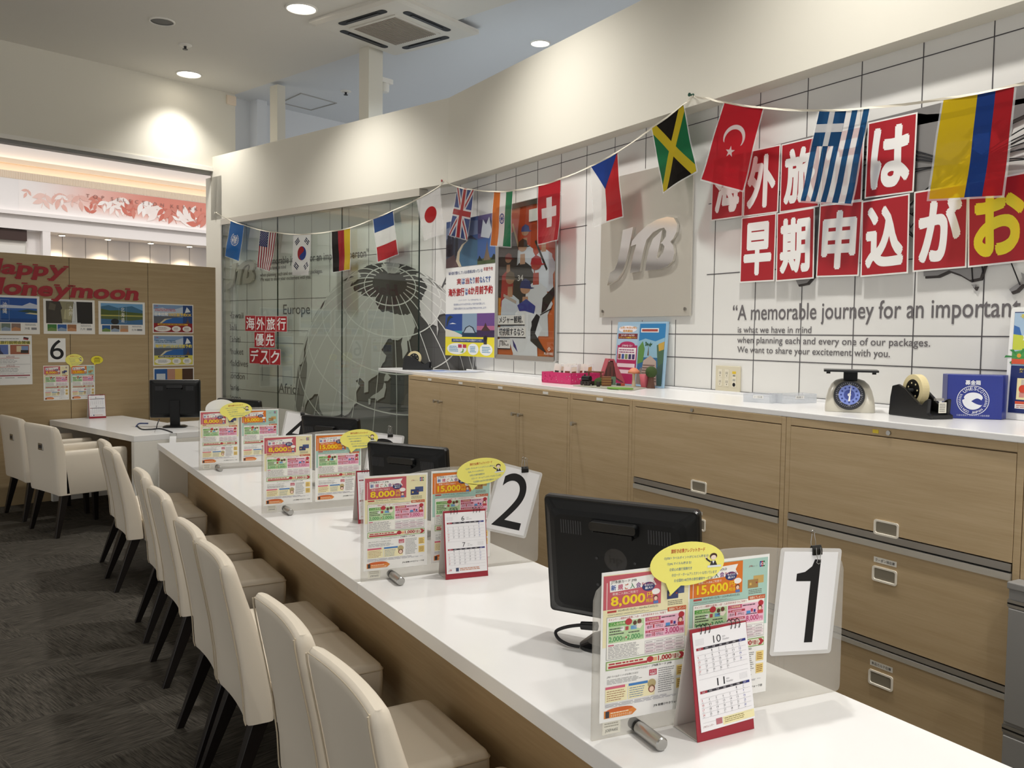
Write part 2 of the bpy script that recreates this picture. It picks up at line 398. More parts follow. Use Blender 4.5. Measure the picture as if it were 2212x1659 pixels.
# shop across the walkway: stepped ceiling with hidden light, leaf frieze, lit niche
def shz(py): return SH.uv(0, py)[1]
zf1, zf0, zr1 = shz(382), shz(452), shz(365)
COVE = mat('warm_cove_lamp', '#ffe6c4', 0.5, emit=3.0)
g = G(); M_SHOPW = mat('shop_white_paint', '#e9e3e0', 0.6); M_SHOPC = mat('shop_cream_paint', '#ead9c4', 0.7)
g.box(-4, 9, zr1-.06, 8-1, -.9, -.75, M_SHOPC)
struct(g.build('wall_shop_far', None, SH.M))
g = G(); g.box(-4, 9, shz(327), shz(327)+.06, -.75, -.40, M_SHOPC); g.box(-4, 9, shz(327), shz(304)+1.2, -.42, -.36, M_SHOPW); struct(g.build('ceiling_cove_upper', None, SH.M))
g = G(); g.box(-4, 9, zr1-.02, shz(327)-.03, -.28, -.22, M_SHOPC); g.box(-4, 9, shz(327)-.09, shz(327)-.03, -.22, -.2, M_SHOPC); struct(g.build('ceiling_cove_middle', None, SH.M))
g = G(); g.box(-4, 9, shz(327)-.06, shz(327)-.03, -.34, -.30, COVE); g.box(-4, 9, zr1-.06, zr1-.03, -.16, -.12, COVE)
tag(g.build('cove_light', None, SH.M), 'warm light strip hidden in the stepped ceiling above the leaf frieze', 'light')
g = G(); g.box(-4, 9, zf1, zr1, -.10, 0, M_SHOPC)
for i in range(330): g.box(2.2+i*.02, 2.2+i*.02+.009, zf1+.004, zr1-.004, 0, .006, M_SHOPC)
struct(g.build('trim_2', None, SH.M))
s = Sheet(eps=.0015); s.box(-4, 9, zf0, zf1, -.10, 0, mat('frieze_white', '#e9e4e2', 0.5))
rr = random.Random(4); hgt = zf1-zf0
ul0 = SH.uv(40, 400)[0]; ul1 = SH.uv(450, 470)[0]
PINK = ['#e9b3a6', '#e0a092', '#d98d7c', '#d47f6e']
# coral ground that thins out to the left and to the bottom, in torn strips
def frieze_print():
    """coral print that thins out to the left and to the lower edge"""
    m = mat('coral_frieze_print', '#db8a79', .5); N, L, b_ = nodes(m); tc = N.new('ShaderNodeTexCoord'); sp = N.new('ShaderNodeSeparateXYZ'); L.new(tc.outputs['Object'], sp.inputs[0])
    def rng(o, lo, hi):
        r = N.new('ShaderNodeMapRange'); r.interpolation_type = 'SMOOTHSTEP'; r.inputs['From Min'].default_value = lo; r.inputs['From Max'].default_value = hi; L.new(o, r.inputs['Value']); return r.outputs[0]
    mu = N.new('ShaderNodeMath'); mu.operation = 'MULTIPLY'; L.new(rng(sp.outputs[0], ul0, ul0+(ul1-ul0)*.75), mu.inputs[0]); L.new(rng(sp.outputs[1], zf0+.01, zf0+hgt*.55), mu.inputs[1])
    r = N.new('ShaderNodeValToRGB'); r.color_ramp.elements[0].color = lin('#ece6e3'); r.color_ramp.elements[1].color = lin('#da8877'); k = r.color_ramp.elements.new(.4); k.color = lin('#e8bfb4')
    L.new(mu.outputs[0], r.inputs[0]); L.new(r.outputs[0], b_.inputs['Base Color']); return m
s.rect(ul0, zf0+.003, ul1+.6, zf1-.002, '', 1, frieze_print())
def leaf(cx, cy, L_, w_, a, h, lay):
    pts = []
    for t in range(9): 
        q = t/8; pts.append((q*L_, w_*math.sin(PI*q**.8)))
    for t in range(7, 0, -1):
        q = t/8; pts.append((q*L_, -w_*math.sin(PI*q**.8)))
    s.poly([(cx+x*math.cos(a)-y*math.sin(a), cy+x*math.sin(a)+y*math.cos(a)) for x, y in pts], h, lay)
def sprig(cx, cy, a, n, L_, h, lay):
    """a twig with pointed leaves on both sides"""
    dx, dy = math.cos(a), math.sin(a); st = L_*.42
    s.line([(cx, cy), (cx+dx*st*n, cy+dy*st*n)], .006, h, lay)
    for k in range(n):
        x, y = cx+dx*st*(k+.3), cy+dy*st*(k+.3)
        for sg in ((-1, 1) if k < n-1 else (0,)):
            aa = a+sg*(.95-.12*k); l2 = L_*(1-.10*k)*rr.uniform(.85, 1.1)
            ex, ey = x+l2*math.cos(aa), y+l2*math.sin(aa)
            if zf0+.015 < min(y, ey) and max(y, ey) < zf1-.01: leaf(x, y, l2, l2*.21, aa, h, lay+.02*k+.01*(sg+1))
for i in range(24):
    f = .04+.96*(i+.5*rr.random())/24; cx = ul0+(ul1-ul0)*f; dn = rr.random() < .6
    cy = zf0+hgt*(rr.uniform(.62, .86) if dn else rr.uniform(.10, .35)); a = (-PI/2 if dn else PI/2)+rr.uniform(-.7, .7)
    h = ['#f0e6e1', '#efe3dd', '#c9705f', '#d08474', '#f3ece8'][i % 5] if f > .3 else ['#e0b2a6', '#eee4e0', '#e6c4ba'][i % 3]
    sprig(cx, cy, a, rr.choice((2, 3, 3)), rr.uniform(.10, .19)*(.8+.4*f), h, 2+i*.12)
s.text('T  O  P    S  E  L  E  C  T  I  O  N    K  E  Y  A  K  I', SH.uv(185, 420)[0], zf1-.20*hgt-.045, SH.uv(434, 440)[0], zf1-.20*hgt, '#8f6258', 9, 0, keep=None)
struct(s.build('wall_shop_frieze', None, SH.M))
zn1 = shz(491); zn0 = 0
un0 = SH.uv(109, 500)[0]; ud1 = SH.uv(60, 500)[0]; uq = SH.uv(92, 500)[0]
g = G(); g.box(-4, 9, shz(460), zf0, -.10, .05, M_SHOPW); g.box(-4, 9, zn1, shz(460), -.10, 0, M_SHOPW)
struct(g.build('wall_shop_header', None, SH.M)); g = G(); g.box(uq, un0, 0, zn1-.001, -.10, .0, M_SHOPW); struct(g.build('trim_3', None, SH.M))
g = G(); g.box(-4, uq-.001, 0, zn1-.001, -.14, -.101, M_SHOPW); struct(g.build('wall_shop_left', None, SH.M))
g = G(); g.box(un0, 9, 0, zn1-.001, -.50, -.42, M_SHOPW); g.box(un0, 9, zn1-.001, zn1+.05, -.50, -.102, M_SHOPW)
M_GAP = mat('niche_gap', '#8f8c8a', .7)
for i in range(1, 12): g.box(un0+i*.30-.004, un0+i*.30+.004, 0, zn1, -.42, -.418, M_GAP)
struct(g.build('wall_shop_niche', None, SH.M))
s = Sheet(eps=.002); s.box(-4, ud1, .5, zn1-.006, -.099, -.06, mat('slatted_board', '#c7c2ba', .6))
s.box(-4, ud1, zn1-.14, zn1-.006, -.06, -.03, mat('dark_brown_fascia', '#3a2620', .5))
for i in range(8): s.box(-4, ud1-.02, zn1-.3-.16*i, zn1-.2-.16*i, -.06, -.045, mat('pale_board', '#dedad3', .6))
tag(s.build('signboard', None, SH.M), 'pale slatted board with dark brown fascia seen over the partition', 'board')
for i, px in enumerate((147, 247, 340, 424)):
    u_, v_ = SH.uv(px, 505+ (px-147)*.1)
    M = SH.at(u_, zn1-.004, -.2)
    t = thing('niche_spotlight', 'small warm spotlight under the niche top, %s from the left' % ('first', 'second', 'third', 'fourth')[i], 'light', M, 'niche spotlights')
    gg = G(); gg.lathe([(.045, -.012), (.05, 0)], M_WHITE2, 16, Matrix.Rotation(-PI/2, 4, 'X')); gg.build('housing', t)
    gg = G(); gg.lathe([(.034, -.016), (.036, -.0125)], mat('warm_niche_bulb', '#ffe8c0', .5, emit=14.0), 16, Matrix.Rotation(-PI/2, 4, 'X')); gg.build('bulb', t)
    p = M @ Vector((0, -.04, 0)); l = spot(p.x, p.y, p.z, 22, 120, .9, (1.0, .82, .55), .02)
pz = SH.at(0, 0)
for uu in (3.2, 5.2, 7.0):
    p = SH.at(uu, 4.6, 1.8).translation; spot(p.x, p.y, p.z, 120, 140, .9, (1, .96, .93), .2)

# ================================================================== ceiling fittings
def downlight(px, py, z, lit, label, r=.105):
    p = az(px, py, z)
    t = thing('downlight', label, 'downlight', T(p.x, p.y, z), 'ceiling downlights')
    g = G(); g.lathe([(r*1.14, 0), (r*1.14, -.006), (r*1.02, -.010), (r, -.004), (r, .0)], M_WHITE2, 32); g.build('trim_ring', t)
    g = G()
    if lit: g.lathe([(r*.98, -.004), (r*.8, -.008), (r*.3, -.010), (.001, -.010)], M_LAMP, 32); g.build('diffuser', t)
    else:
        g.lathe([(r*.99, -.003), (r*.5, -.0026), (.001, -.0026)], M_DARKG, 32); g.build('dark_reflector', t)
    return t
downlight(651, 18, ZC, True, 'bright round downlight left of the air conditioner')
downlight(408, 160, ZC, True, 'bright round downlight close to the bulkhead over the shop front')
downlight(350, 46, ZC, False, 'unlit dark round downlight on the left ceiling', .085)
downlight(1167, 93, ZC+.03, True, 'small lit downlight in the office ceiling behind the soffit', .075)
for px, py, z, lab in ((400, 97, ZC, 'small sprinkler head between the two left downlights'), (747, 197, ZC+.03, 'small sprinkler head in the office ceiling beside the post')):
    p = az(px, py, z); t = thing('sprinkler_head', lab, 'sprinkler', T(p.x, p.y, z))
    g = G(); g.lathe([(.055, 0), (.055, -.004), (.04, -.012), (.02, -.012)], M_WHITE2, 24); g.build('escutcheon', t)
    g = G(); g.lathe([(.012, -.012), (.010, -.035), (.022, -.036), (.022, -.039)], M_DARKG, 16); g.build('nozzle', t)
# ceiling cassette
cc = (az(673, 47, ZC)+az(1031, 62.5, ZC))/2; e1 = (az(860.5, 116.5, ZC)-az(673, 47, ZC)); ca_ = math.atan2(e1.y, e1.x)
t = thing('air_conditioner', 'square white ceiling cassette air conditioner with four dark slots', 'air conditioner', T(cc.x, cc.y, ZC, ca_))
g = G(); h = .475
g.loft([[(x, y, -.0) for x, y in rrect(.95, .95, .03)], [(x, y, -.025) for x, y in rrect(.95, .95, .03)], [(x, y, -.04) for x, y in rrect(.88, .88, .03)]], mat('cassette_white', '#d6d2c8', .5), smooth=False); g.build('panel', t)
g = G(); g.box(-.25, .25, -.25, .25, -.048, -.040, mat('cassette_white', '#d6d2c8', .5)); g.build('grille_frame', t)
gm = mat('grille_taupe', '#9d9488', .7); g = G(); g.box(-.225, .225, -.225, .225, -.0495, -.048, gm)
for i in range(22): g.box(-.225, .225, -.225+i*.0205, -.225+i*.0205+.006, -.054, -.0495, gm)
g.build('intake_grille', t)
for kx in range(4):
    R_ = Matrix.Rotation(kx*PI/2, 4, 'Z')
    g = G(); g.loft([[(x, y, -.0405) for x, y in rrect(.50, .065, .03, 4, 0, .345)], [(x, y, -.043) for x, y in rrect(.50, .065, .03, 4, 0, .345)]], M_BLACKM, True, R_, False); o = g.build('air_slot', t)
    g = G(); g.box(-.17, .17, .325, .352, -.048, -.0435, M_DARKG, R_); g.build('vane', o)
# access hatch and detectors
pc = [az(605, 221, ZC+.03), az(650, 200.5, ZC+.03), az(728, 222, ZC+.03), az(672, 237.5, ZC+.03)]; hc = sum(pc, Vector())/4
g = G(); fr = mat('hatch_frame_grey', '#a5a49f', .5)
PI_ = [hc+(q-hc)*.955 for q in pc]
for i in range(4):
    j = (i+1) % 4; g.prism([fl(pc[i]), fl(pc[j]), fl(PI_[j]), fl(PI_[i])], ZC+.022, ZC+.0298, fr)
tag(g.build('access_hatch', None, None), 'square access hatch outlined in the office ceiling', 'hatch')
p = az(828, 186, ZC+.03)
p = PV*(PV.dot(az(776, 105, ZC))+.17)+BV*(BV.dot(az(776, 105, ZC))-.05)
g = G(); g.box(-.06, .06, -.05, .05, 3.62, 3.66, M_WHITE2); g.lathe([(.04, 3.55), (.045, 3.57), (.045, 3.62)], M_WHITE2, 16)
tag(g.build('motion_sensor', None, T(p.x+.05, p.y, 0, ALPHA)), 'small white sensor on the side of the nearer ceiling post', 'sensor')
g = G(); u_, v_ = BK.uv(499, 217); g.box(u_-.05, u_+.05, v_-.045, v_+.045, 0, .015, M_SHOPC)
tag(g.build('vent_cover', None, BK.M), 'tiny beige vent cover high in the corner of the bulkhead', 'vent')

# ================================================================== wooden partition and what hangs on it
zt = PT.uv(466, 578)[1]; ur = PT.uv(466, 578)[0]; sm = [PT.uv(149, 553)[0], PT.uv(319, 567)[0]]; wpan = sm[1]-sm[0]
t = thing('wooden_partition', 'tall light oak partition wall at the back left, carrying the posters', 'partition')
edges = [sm[0]-3*wpan, sm[0]-2*wpan, sm[0]-wpan, sm[0], sm[1], ur]
for i in range(len(edges)-1):
    g = G(); g.box(edges[i]+.002, edges[i+1]-.002, 0, zt, -.06, 0, M_WOODP); g.build('panel', t, PT.M, bevel=.002)
g = G(); g.box(edges[0], ur, 0.01, zt-.005, -.055, -.006, M_CHARC); g.build('core', t, PT.M)

def on(pl, name, label, cat, sheet, M, group=None):
    return tag(sheet.build(name, None, M), label, cat, group)
# cut-out letters
RED = '#a32c36'
def letters(word, px0, py0, px1, py1, where, hx, slab):
    a = PT.uv(px0, py0); b = PT.uv(px1, py1); ln = math.hypot(b[0]-a[0], b[1]-a[1]); rot = math.atan2(b[1]-a[1], b[0]-a[0])
    ws = []
    for ch in word:
        vs, fs = glyphs(ch, 0.035, 4); ws.append((min(v[0] for v in vs), max(v[0] for v in vs)))
    tot = sum(w1-w0 for w0, w1 in ws); gap = 0.05*tot/len(word); k = ln/(tot+gap*(len(word)-1)); x = 0
    seen = {}
    for ch, (w0, w1) in zip(word, ws):
        vs, fs = glyphs(ch, 0.035, 4); kk = hx
        g = G(); pts = [((vx-w0)*k*1.0, vy*kk) for vx, vy in vs]
        sh = lambda q: (q[0]+q[1]*.22, q[1])
        n = len(vs); V2 = [(*sh(q), .003) for q in pts]; Vb = [(*sh(q), 0) for q in pts]
        m_ = ink(RED, .6)
        g.add(V2, fs, m_)
        # rim
        cnt = {}
        for f in fs:
            for i in range(len(f)):
                e = (f[i], f[(i+1) % len(f)]); cnt[tuple(sorted(e))] = cnt.get(tuple(sorted(e)), 0)+1
        rim = [e for e, c_ in cnt.items() if c_ == 1]
        g.add(V2+Vb, [(e[0], e[1], n+e[1], n+e[0]) for e in rim], m_)
        # slab serifs on straight stems
        wch = (w1-w0)*k
        feet = {'H': [(.12, 0), (.88, 0), (.12, .71), (.88, .71)], 'p': [(.10, -.22), (.02, .52)], 'y': [(.10, .52), (.92, .52), (.12, -.21)], 'n': [(.13, 0), (.88, 0), (.02, .52)], 'm': [(.07, 0), (.5, 0), (.93, 0), (.0, .52)]}.get(ch, [])
        for fx, fy in feet:
            cx_, cy_ = fx*wch, fy*kk; hw = .13*kk
            q4 = [sh((cx_-hw, cy_-.0)), sh((cx_+hw, cy_-.0)), sh((cx_+hw, cy_+.07*kk)), sh((cx_-hw, cy_+.07*kk))]
            g.prism(q4, 0.0, .0033, m_)
        M = PT.at(a[0], a[1], .0065, rot) @ Matrix.Translation((x, 0, 0))
        seen[ch] = seen.get(ch, 0)+1
        nth = ['first', 'second', 'third'][seen[ch]-1]+' ' if word.count(ch) > 1 else ''
        tag(g.build('cut_out_letter', None, M), 'red cut-out letter %s, %sin the word %s on the wood' % (ch, nth, where), 'letter', 'cut-out letters on the partition')
        x += (w1-w0)*k+gap*k
hh = lambda y0, y1, px: abs(PT.uv(px, y0)[1]-PT.uv(px, y1)[1])
letters('Happy', -48, 587, 140, 598, 'Happy', hh(566, 587, 50)/.52, 1)
letters('Honeymoon', -45, 632, 296, 648, 'Honeymoon', hh(611, 634, 60)/.52, 1)

def px_rect(pl, x0, y0, x1, y1):
    a = pl.uv(x0, y0); b = pl.uv(x1, y1); return a[0], b[1], b[0]-a[0], a[1]-b[1]
# three landscape posters
def scenic(kind):
    s = Sheet(.01); s.card(42, 29.7, .001, '#eceae4')
    if kind == 'sea':
        s.rect(2, 9, 40, 28, '#2c5fae'); s.rect(2, 22, 40, 28, '#1f4f9e', 1.5); s.poly([(2, 20), (40, 20), (40, 23), (34, 24.5), (28, 22), (14, 22.5), (2, 21)], '#c3cbdd', 2); s.rect(2, 9, 40, 18.3, '#17539a', 2)
        s.poly([(2, 18), (12, 19.6), (20, 18.2)], '#33475f', 2.5); s.poly([(24, 17.6), (32, 19.3), (40, 18.2), (40, 16)], '#2f4a44', 2.5); s.poly([(30, 16), (40, 15.2), (40, 16.4), (34, 16.8)], '#c9c29a', 2.8); s.rect(2, 9, 40, 12, '#0f4484', 2.4)
        tx = '沖縄'; sm3 = ['#5f7446', '#6f7f74', '#8a7468']
    elif kind == 'fall':
        s.rect(2, 9, 40, 28, '#3a3730'); s.poly([(15, 9), (22, 9), (27, 28), (13, 28)], '#8f8a6c', 1.5); s.poly([(2, 28), (13, 28), (15, 22), (12, 18), (15, 12), (12, 9), (2, 9)], '#3f3a33', 2); s.poly([(5, 27), (10, 25), (9, 20), (4, 21)], '#5e5748', 2.3); s.poly([(17, 21), (24, 22), (22, 12), (16, 13)], '#b3ad88', 2.2)
        s.poly([(24, 28), (40, 28), (40, 9), (26, 9)], '#24221f', 2.1); s.poly([(24.4, 28), (26.6, 28), (27.2, 9.4), (22.6, 9.4)], '#cfd2d0', 3); s.rect(15, 9, 30, 9.8, '#b9bdba', 2.6)
        tx = '九州'; sm3 = ['#3f7a3a', '#2b5a9c', '#9a6a48']
    else:
        s.rect(2, 9, 40, 28, '#6ea0c8'); s.poly([(2, 25), (9, 26.3), (17, 24), (23, 25), (30, 26), (40, 22), (40, 18), (2, 18)], '#3d6d8c', 2); s.poly([(2, 23), (10, 21.5), (18, 22), (27, 20.5), (40, 19.5), (40, 17), (2, 17)], '#4f5f2c', 2.5); s.rect(2, 16.4, 40, 17.6, '#a9a456', 3); s.poly([(2, 16.4), (40, 16.4), (40, 14), (28, 12.5), (14, 13.5), (2, 14)], '#55643a', 2.6); s.rect(2, 9, 40, 14, '#3f6b93', 2.2); s.disc(14.5, 11.6, 3.6, '#23262a', 3.2, 2.6)
        tx = '北海道'; sm3 = ['#285a94', '#4a3a30', '#a8927c']
    n = len(tx); cx = {'sea': 14, 'fall': 22, 'lake': 21.5}[kind]; H_ = 14.0/3
    for i, ch in enumerate(tx): s.text(ch, cx-1.7, 24.5-H_*(i+1)+.6, cx+1.7, 24.5-H_*i, '#f0f0ea', 4)
    s.frame(cx-3.5, 10.5, cx+3.5, 26.4, .2, '#8fa7c4' if kind != 'fall' else '#6d6a60', 3.6)
    for i in range(3): s.rect(3+8*i, 2.4, 10.4+8*i, 8.2, sm3[i], 1); s.poly([(3+8*i, 2.4), (10.4+8*i, 2.4), (10.4+8*i, 4.4), (6+8*i, 5.6), (3+8*i, 4.2)], ['#6f8a4a', '#8fa0b4', '#c08a62'][i], 2)
    s.lines(30, 6.4, 39, 8.2, 2, '#77777a', 1, .4); s.text(tx, 29.5, 3.4, 29.5+2.1*n, 5.4, '#555557', 1); s.rect(35, 3.4, 39.4, 5.2, '#8b8b8d', 1)
    return s
for kind, q, lab in (('sea', (-30, 636, 86, 722), 'landscape poster of a blue sea with an islet, leftmost of the row'), ('fall', (93, 645, 205, 722), 'landscape poster of a dark gorge with a waterfall'), ('lake', (212, 650, 313, 723), 'landscape poster of a lake below green mountains')):
    x0, y0, w_, h_ = px_rect(PT, *q)
    on(PT, 'scenic_poster', lab, 'poster', scenic(kind), PT.at(x0, y0, .003), 'landscape posters on the partition') .scale = (w_/.42, h_/.297, 1)
# briefing notice
s = Sheet(.01); s.card(29.7, 42, .001, '#eeeeec')
s.text('海外旅行説明会開催', 1, 34.6, 28.3, 37.4, '#4b5320', 3, .02); s.rect(.8, 34.4, 28.5, 37.0, '#e7dc7c', 2); s.lines(6, 38.6, 21, 39.6, 1, '#888', 2)
s.poly([(23.4, 38.6), (27, 38), (27.4, 40), (23.8, 40.8)], '#a03030', 2); s.poly([(23.6, 39.8), (27.3, 39), (27.4, 40), (23.8, 40.8)], '#2a2322', 3)
s.rect(2, 26, 12.6, 34, '#5e73b0', 2); s.poly([(4.5, 26), (9.5, 26), (7.3, 29), (7, 33), (6.7, 29)], '#3b3f5c', 3); s.rect(14, 26, 27.6, 34, '#a5644c', 2); s.rect(18.5, 28, 22, 33, '#d8c8a4', 3); s.rect(22, 27.5, 27, 33, '#7d95bf', 3); s.rect(21.5, 27, 27, 29.5, '#352f2c', 4)
for j, d in enumerate(('8月24日', '8月25日')):
    y = 17.6-j*7.6; s.frame(1, y, 28.6, y+7.2, .12, '#999', 2); s.text(d, 10, y+5.5, 18, y+7, '#8f2a2a', 3, 0, keep='C'); s.rect(2.6, y+5, 20.5, y+5.3, '#b0493f', 3)
    for k in range(3): s.rect(1.2, y+.6+k*2, 2.2, y+1.6+k*2, '#a32f2f', 3)
    s.lines(3, y+.6, 20, y+4.4, 3, '#9a9a9c', 3, .35, j)
s.rect(1, 7.4, 28, 8.3, '#94293a', 2); s.lines(3, 9, 25, 9.6, 1, '#b6b6b6', 2)
for k in range(3): s.lines(1+9*k, 5.6, 8+9*k, 6.4, 1, '#777', 2)
x0, y0, w_, h_ = px_rect(PT, -22, 724, 70, 830)
o = on(PT, 'briefing_poster', 'white notice with pictures and tables of dates below the sea poster', 'poster', s, PT.at(x0, y0, .003)); o.scale = (w_/.297, h_/.42, 1)
# number 6
s = Sheet(.01); s.card(21, 29.7, .001); s.text('6', 2.4, 3.4, 18.6, 27.8, '#16161a', 1, 0.0, res=8)
x0, y0, w_, h_ = px_rect(PT, 103, 730.5, 142, 782)
o = on(PT, 'number_card', 'white card with a large black 6 on the wooden partition', 'number card', s, PT.at(x0, y0, .003)); o.scale = (w_/.21, h_/.297, 1)

# ------------------------------------------------------------------ credit card leaflet (A4), two versions
def leaflet(gold):
    s = Sheet(.001, .00018); W_, H_ = 210, 297
    s.card(W_, H_, .0007, '#f4f4f1')
    X = lambda f: f*W_; Y = lambda f: (1-f)*H_
    def R(x0, y0, x1, y1, c, L=1): return s.rect(X(x0), Y(y1), X(x1), Y(y0), c, L)
    def TX(b, x0, y0, x1, y1, c, L=3, bold=0.0, **k): return s.text(b, X(x0), Y(y1), X(x1), Y(y0), c, L, bold, **k)
    main, bg, accent = ('#dd7727', '#abcfc3', '#2e8a55') if gold else ('#c65a66', '#efe7bb', '#3f9a55')
    R(.02, .02, .98, .42, bg); R(.02, .42, .08, .5, bg); R(.94, .42, .98, .5, bg)
    R(.02, .025, .66, .25, main, 2); R(.055, .07, .062, .25, '#f1e3da', 2.5)
    s.poly([(X(.085), Y(.06)), (X(.60), Y(.045)), (X(.57), Y(.082)), (X(.605), Y(.12)), (X(.09), Y(.135))], '#f5f3ef', 3)
    TX('旅カード JCB GOLD' if gold else '旅カード JMB', .175, .060, .46 if gold else .38, .083, '#202024', 4, .01)
    TX('JTB', .10, .060, .17, .083, '#202024', 4, .01)
    for ch, x0, x1, c in (('新', .10, .155, '#2b56a8'), ('規', .175, .23, '#c23b6c'), ('ご', .25, .29, '#c8552c'), ('入', .31, .36, '#2f7d4c'), ('会', .375, .43, '#7a2f86')): TX(ch, x0, .088, x1, .125, c, 4, .02)
    TX('キャンペーン', .44, .092, .585, .118, '#b02a45', 4, .02)
    TX('新規ご入会&ご利用で', .12, .14, .40, .158, '#fbeee6', 3)
    TX('15,000' if gold else '8,000', .10, .165, .48, .238, '#f7d51e', 4, .03); TX('円', .50, .165, .56, .20, '#f7d51e', 4, .01); TX('相当', .49, .206, .565, .232, '#f7d51e', 4, .01)
    s.disc(X(.515), Y(.125), 15, '#27376e', 4, 9); TX('今だけ!', .465, .106, .565, .123, '#fff', 5, .01); TX('最大!!', .475, .126, .56, .142, '#fff', 5, .01)
    s.disc(X(.60), Y(.165), 10, '#f6f2ee', 3, 6); s.disc(X(.60), Y(.207), 5.5, '#6d4030', 3); s.disc(X(.60), Y(.212), 4, '#f0cfb8', 4); R(.575, .228, .63, .247, '#5a78b8', 3.5)
    # card pictures, marks at the top right
    cA, cB = ('#a5824e', '#c7a765') if gold else ('#34406e', '#4a5886')
    R(.80, .145, .93, .20, cB, 2); R(.73, .17, .86, .23, cA, 3); R(.75, .192, .775, .21, '#d6b765', 4); R(.83, .19, .85, .20, '#9c3a3a', 4)
    TX('JTB', .735, .068, .775, .082, '#b02a33', 3, .01, shear=.3); TX('旅カード', .778, .070, .845, .081, '#888', 3)
    for i, c in enumerate(('#1d3f94', '#b01f3b', '#1c7d4a')): R(.875+i*.022, .045, .895+i*.022, .085, c, 3); TX('JCB'[i], .878+i*.022, .055, .892+i*.022, .075, '#fff', 4, .02)
    s.lines(X(.74), Y(.275), X(.92), Y(.24), 3, '#6e6a5c', 2, .4, 3)
    R(.065, .258, .165, .272, '#b8403a', 2); TX('2024年4月1日(月)〜2024年6月30日(日)', .18, .256, .63, .274, '#3a3a38', 2); s.lines(X(.07), Y(.292), X(.55), Y(.28), 2, '#8b897e', 2, .35, 5)
    # offer frame
    R(.06, .30, .95, .585, '#8f8f8b', 2); R(.064, .303, .946, .582, '#f6f5ee', 3)
    TX('キャンペーン期間中の新規ご入会・入会月翌月末までのご利用で', .08, .309, .72, .325, '#b5303f', 4); R(.74, .287, .955, .315, '#c9562c', 4); TX('特典をプレゼント!', .755, .291, .945, .312, '#fdf3d8', 5, .01)
    R(.08, .335, .475, .475, '#bcd9a8', 4); R(.08, .335, .30, .362, '#5aa24a', 5); TX('ご入会特典', .10, .339, .26, .358, '#f2f1c8', 6)
    s.disc(X(.30), Y(.345), 8, '#b8323c', 6, 6.5); R(.21, .372, .25, .40, '#f2f2f2', 5); R(.265, .375, .30, .40, '#b5444a', 5); R(.325, .375, .39, .40, '#6aa0cf', 5); s.disc(X(.37), Y(.358), 4.5, '#5d3a2c', 5); s.disc(X(.42), Y(.352), 5, '#6d4030', 5); s.poly([(X(.35), Y(.385)), (X(.42), Y(.362)), (X(.465), Y(.372)), (X(.43), Y(.40))], '#f2e6da', 5)
    s.lines(X(.09), Y(.425), X(.25), Y(.372), 3, '#55584c', 5, .45, 8); s.lines(X(.30), Y(.425), X(.44), Y(.41), 1, '#55584c', 5, .5, 9)
    v_ = '3,000' if gold else '2,000'
    TX(v_, .085, .432, .23, .47, accent, 6, .01); TX('円', .235, .445, .262, .467, accent, 6); TX('+', .265, .44, .285, .455, '#b8323c', 6, .03); TX(v_, .285, .432, .43, .47, accent, 6, .01); TX('円', .435, .445, .462, .467, accent, 6)
    R(.487, .335, .94, .475, '#f0bcd2', 4); R(.487, .335, .66, .362, '#c24f72', 5); TX('ご利用特典', .505, .339, .64, .358, '#fbe6b6', 6); s.lines(X(.67), Y(.356), X(.88), Y(.34), 1, '#6a4a58', 5, .5, 2)
    s.disc(X(.90), Y(.345), 7, '#b8323c', 6, 6); s.disc(X(.89), Y(.378), 6, '#7a3a2c', 6); s.disc(X(.89), Y(.382), 4, '#f2d2bc', 7); R(.86, .395, .93, .42, '#c8434c', 6); R(.72, .39, .77, .41, '#4f93cf', 6); R(.775, .378, .80, .40, '#b53a55', 6); R(.81, .385, .835, .405, '#3b3f8a', 6)
    for j in range(2): R(.525, .370+j*.055, .70, .386+j*.055, '#b5394c', 5); R(.49, .370+j*.055, .52, .386+j*.055, '#c75a74', 5); s.lines(X(.54), Y(.384+j*.055), X(.69), Y(.373+j*.055), 1, '#f3d3da', 6, .5, j)
    TX('合計', .505, .392, .565, .412, '#3a3034', 6); TX('1', .575, .388, .59, .412, '#b8323c', 6, .02); TX('万円以上', .605, .392, .69, .412, '#3a3034', 6)
    TX('合計', .495, .447, .555, .467, '#3a3034', 6); TX('50' if gold else '10', .565, .443, .60, .467, '#b8323c', 6, .02); TX('万円以上', .61, .447, .695, .467, '#3a3034', 6)
    TX('8,000' if gold else '3,000', .715, .425, .875, .468, '#c22f70', 6, .01); TX('円', .885, .44, .925, .466, '#c22f70', 6); s.lines(X(.71), Y(.42), X(.86), Y(.408), 1, '#55484e', 6, .5, 4)
    s.lines(X(.08), Y(.578), X(.465), Y(.487), 9, '#8e8c90', 4, .38, 6); R(.08, .485, .14, .494, '#c7607a', 5)
    R(.487, .492, .94, .578, '#a9a5a5', 4)
    for r_ in range(4):
        for c_ in range(4): R(.489+c_*.1132, .494+r_*.021, .489+c_*.1132+.111, .513+r_*.021, '#f5f3f1' if r_ == 0 else '#ead9de' if (r_+c_) % 2 else '#f1e9ea', 5); s.lines(X(.50+c_*.1132), Y(.510+r_*.021), X(.59+c_*.1132), Y(.498+r_*.021), 1, '#9a8f94', 6, .4, r_*4+c_)
    # cashback band
    R(.06, .595, .955, .655, '#8fb06a', 3); R(.07, .602, .945, .648, '#eef0da', 4); R(.085, .627, .52, .643, '#b5393f', 5); s.lines(X(.09), Y(.624), X(.52), Y(.606), 1, '#b5393f', 5, .6, 12); s.disc(X(.55), Y(.622), 8, '#b8323c', 5, 6); R(.585, .612, .63, .638, '#e8b184', 5)
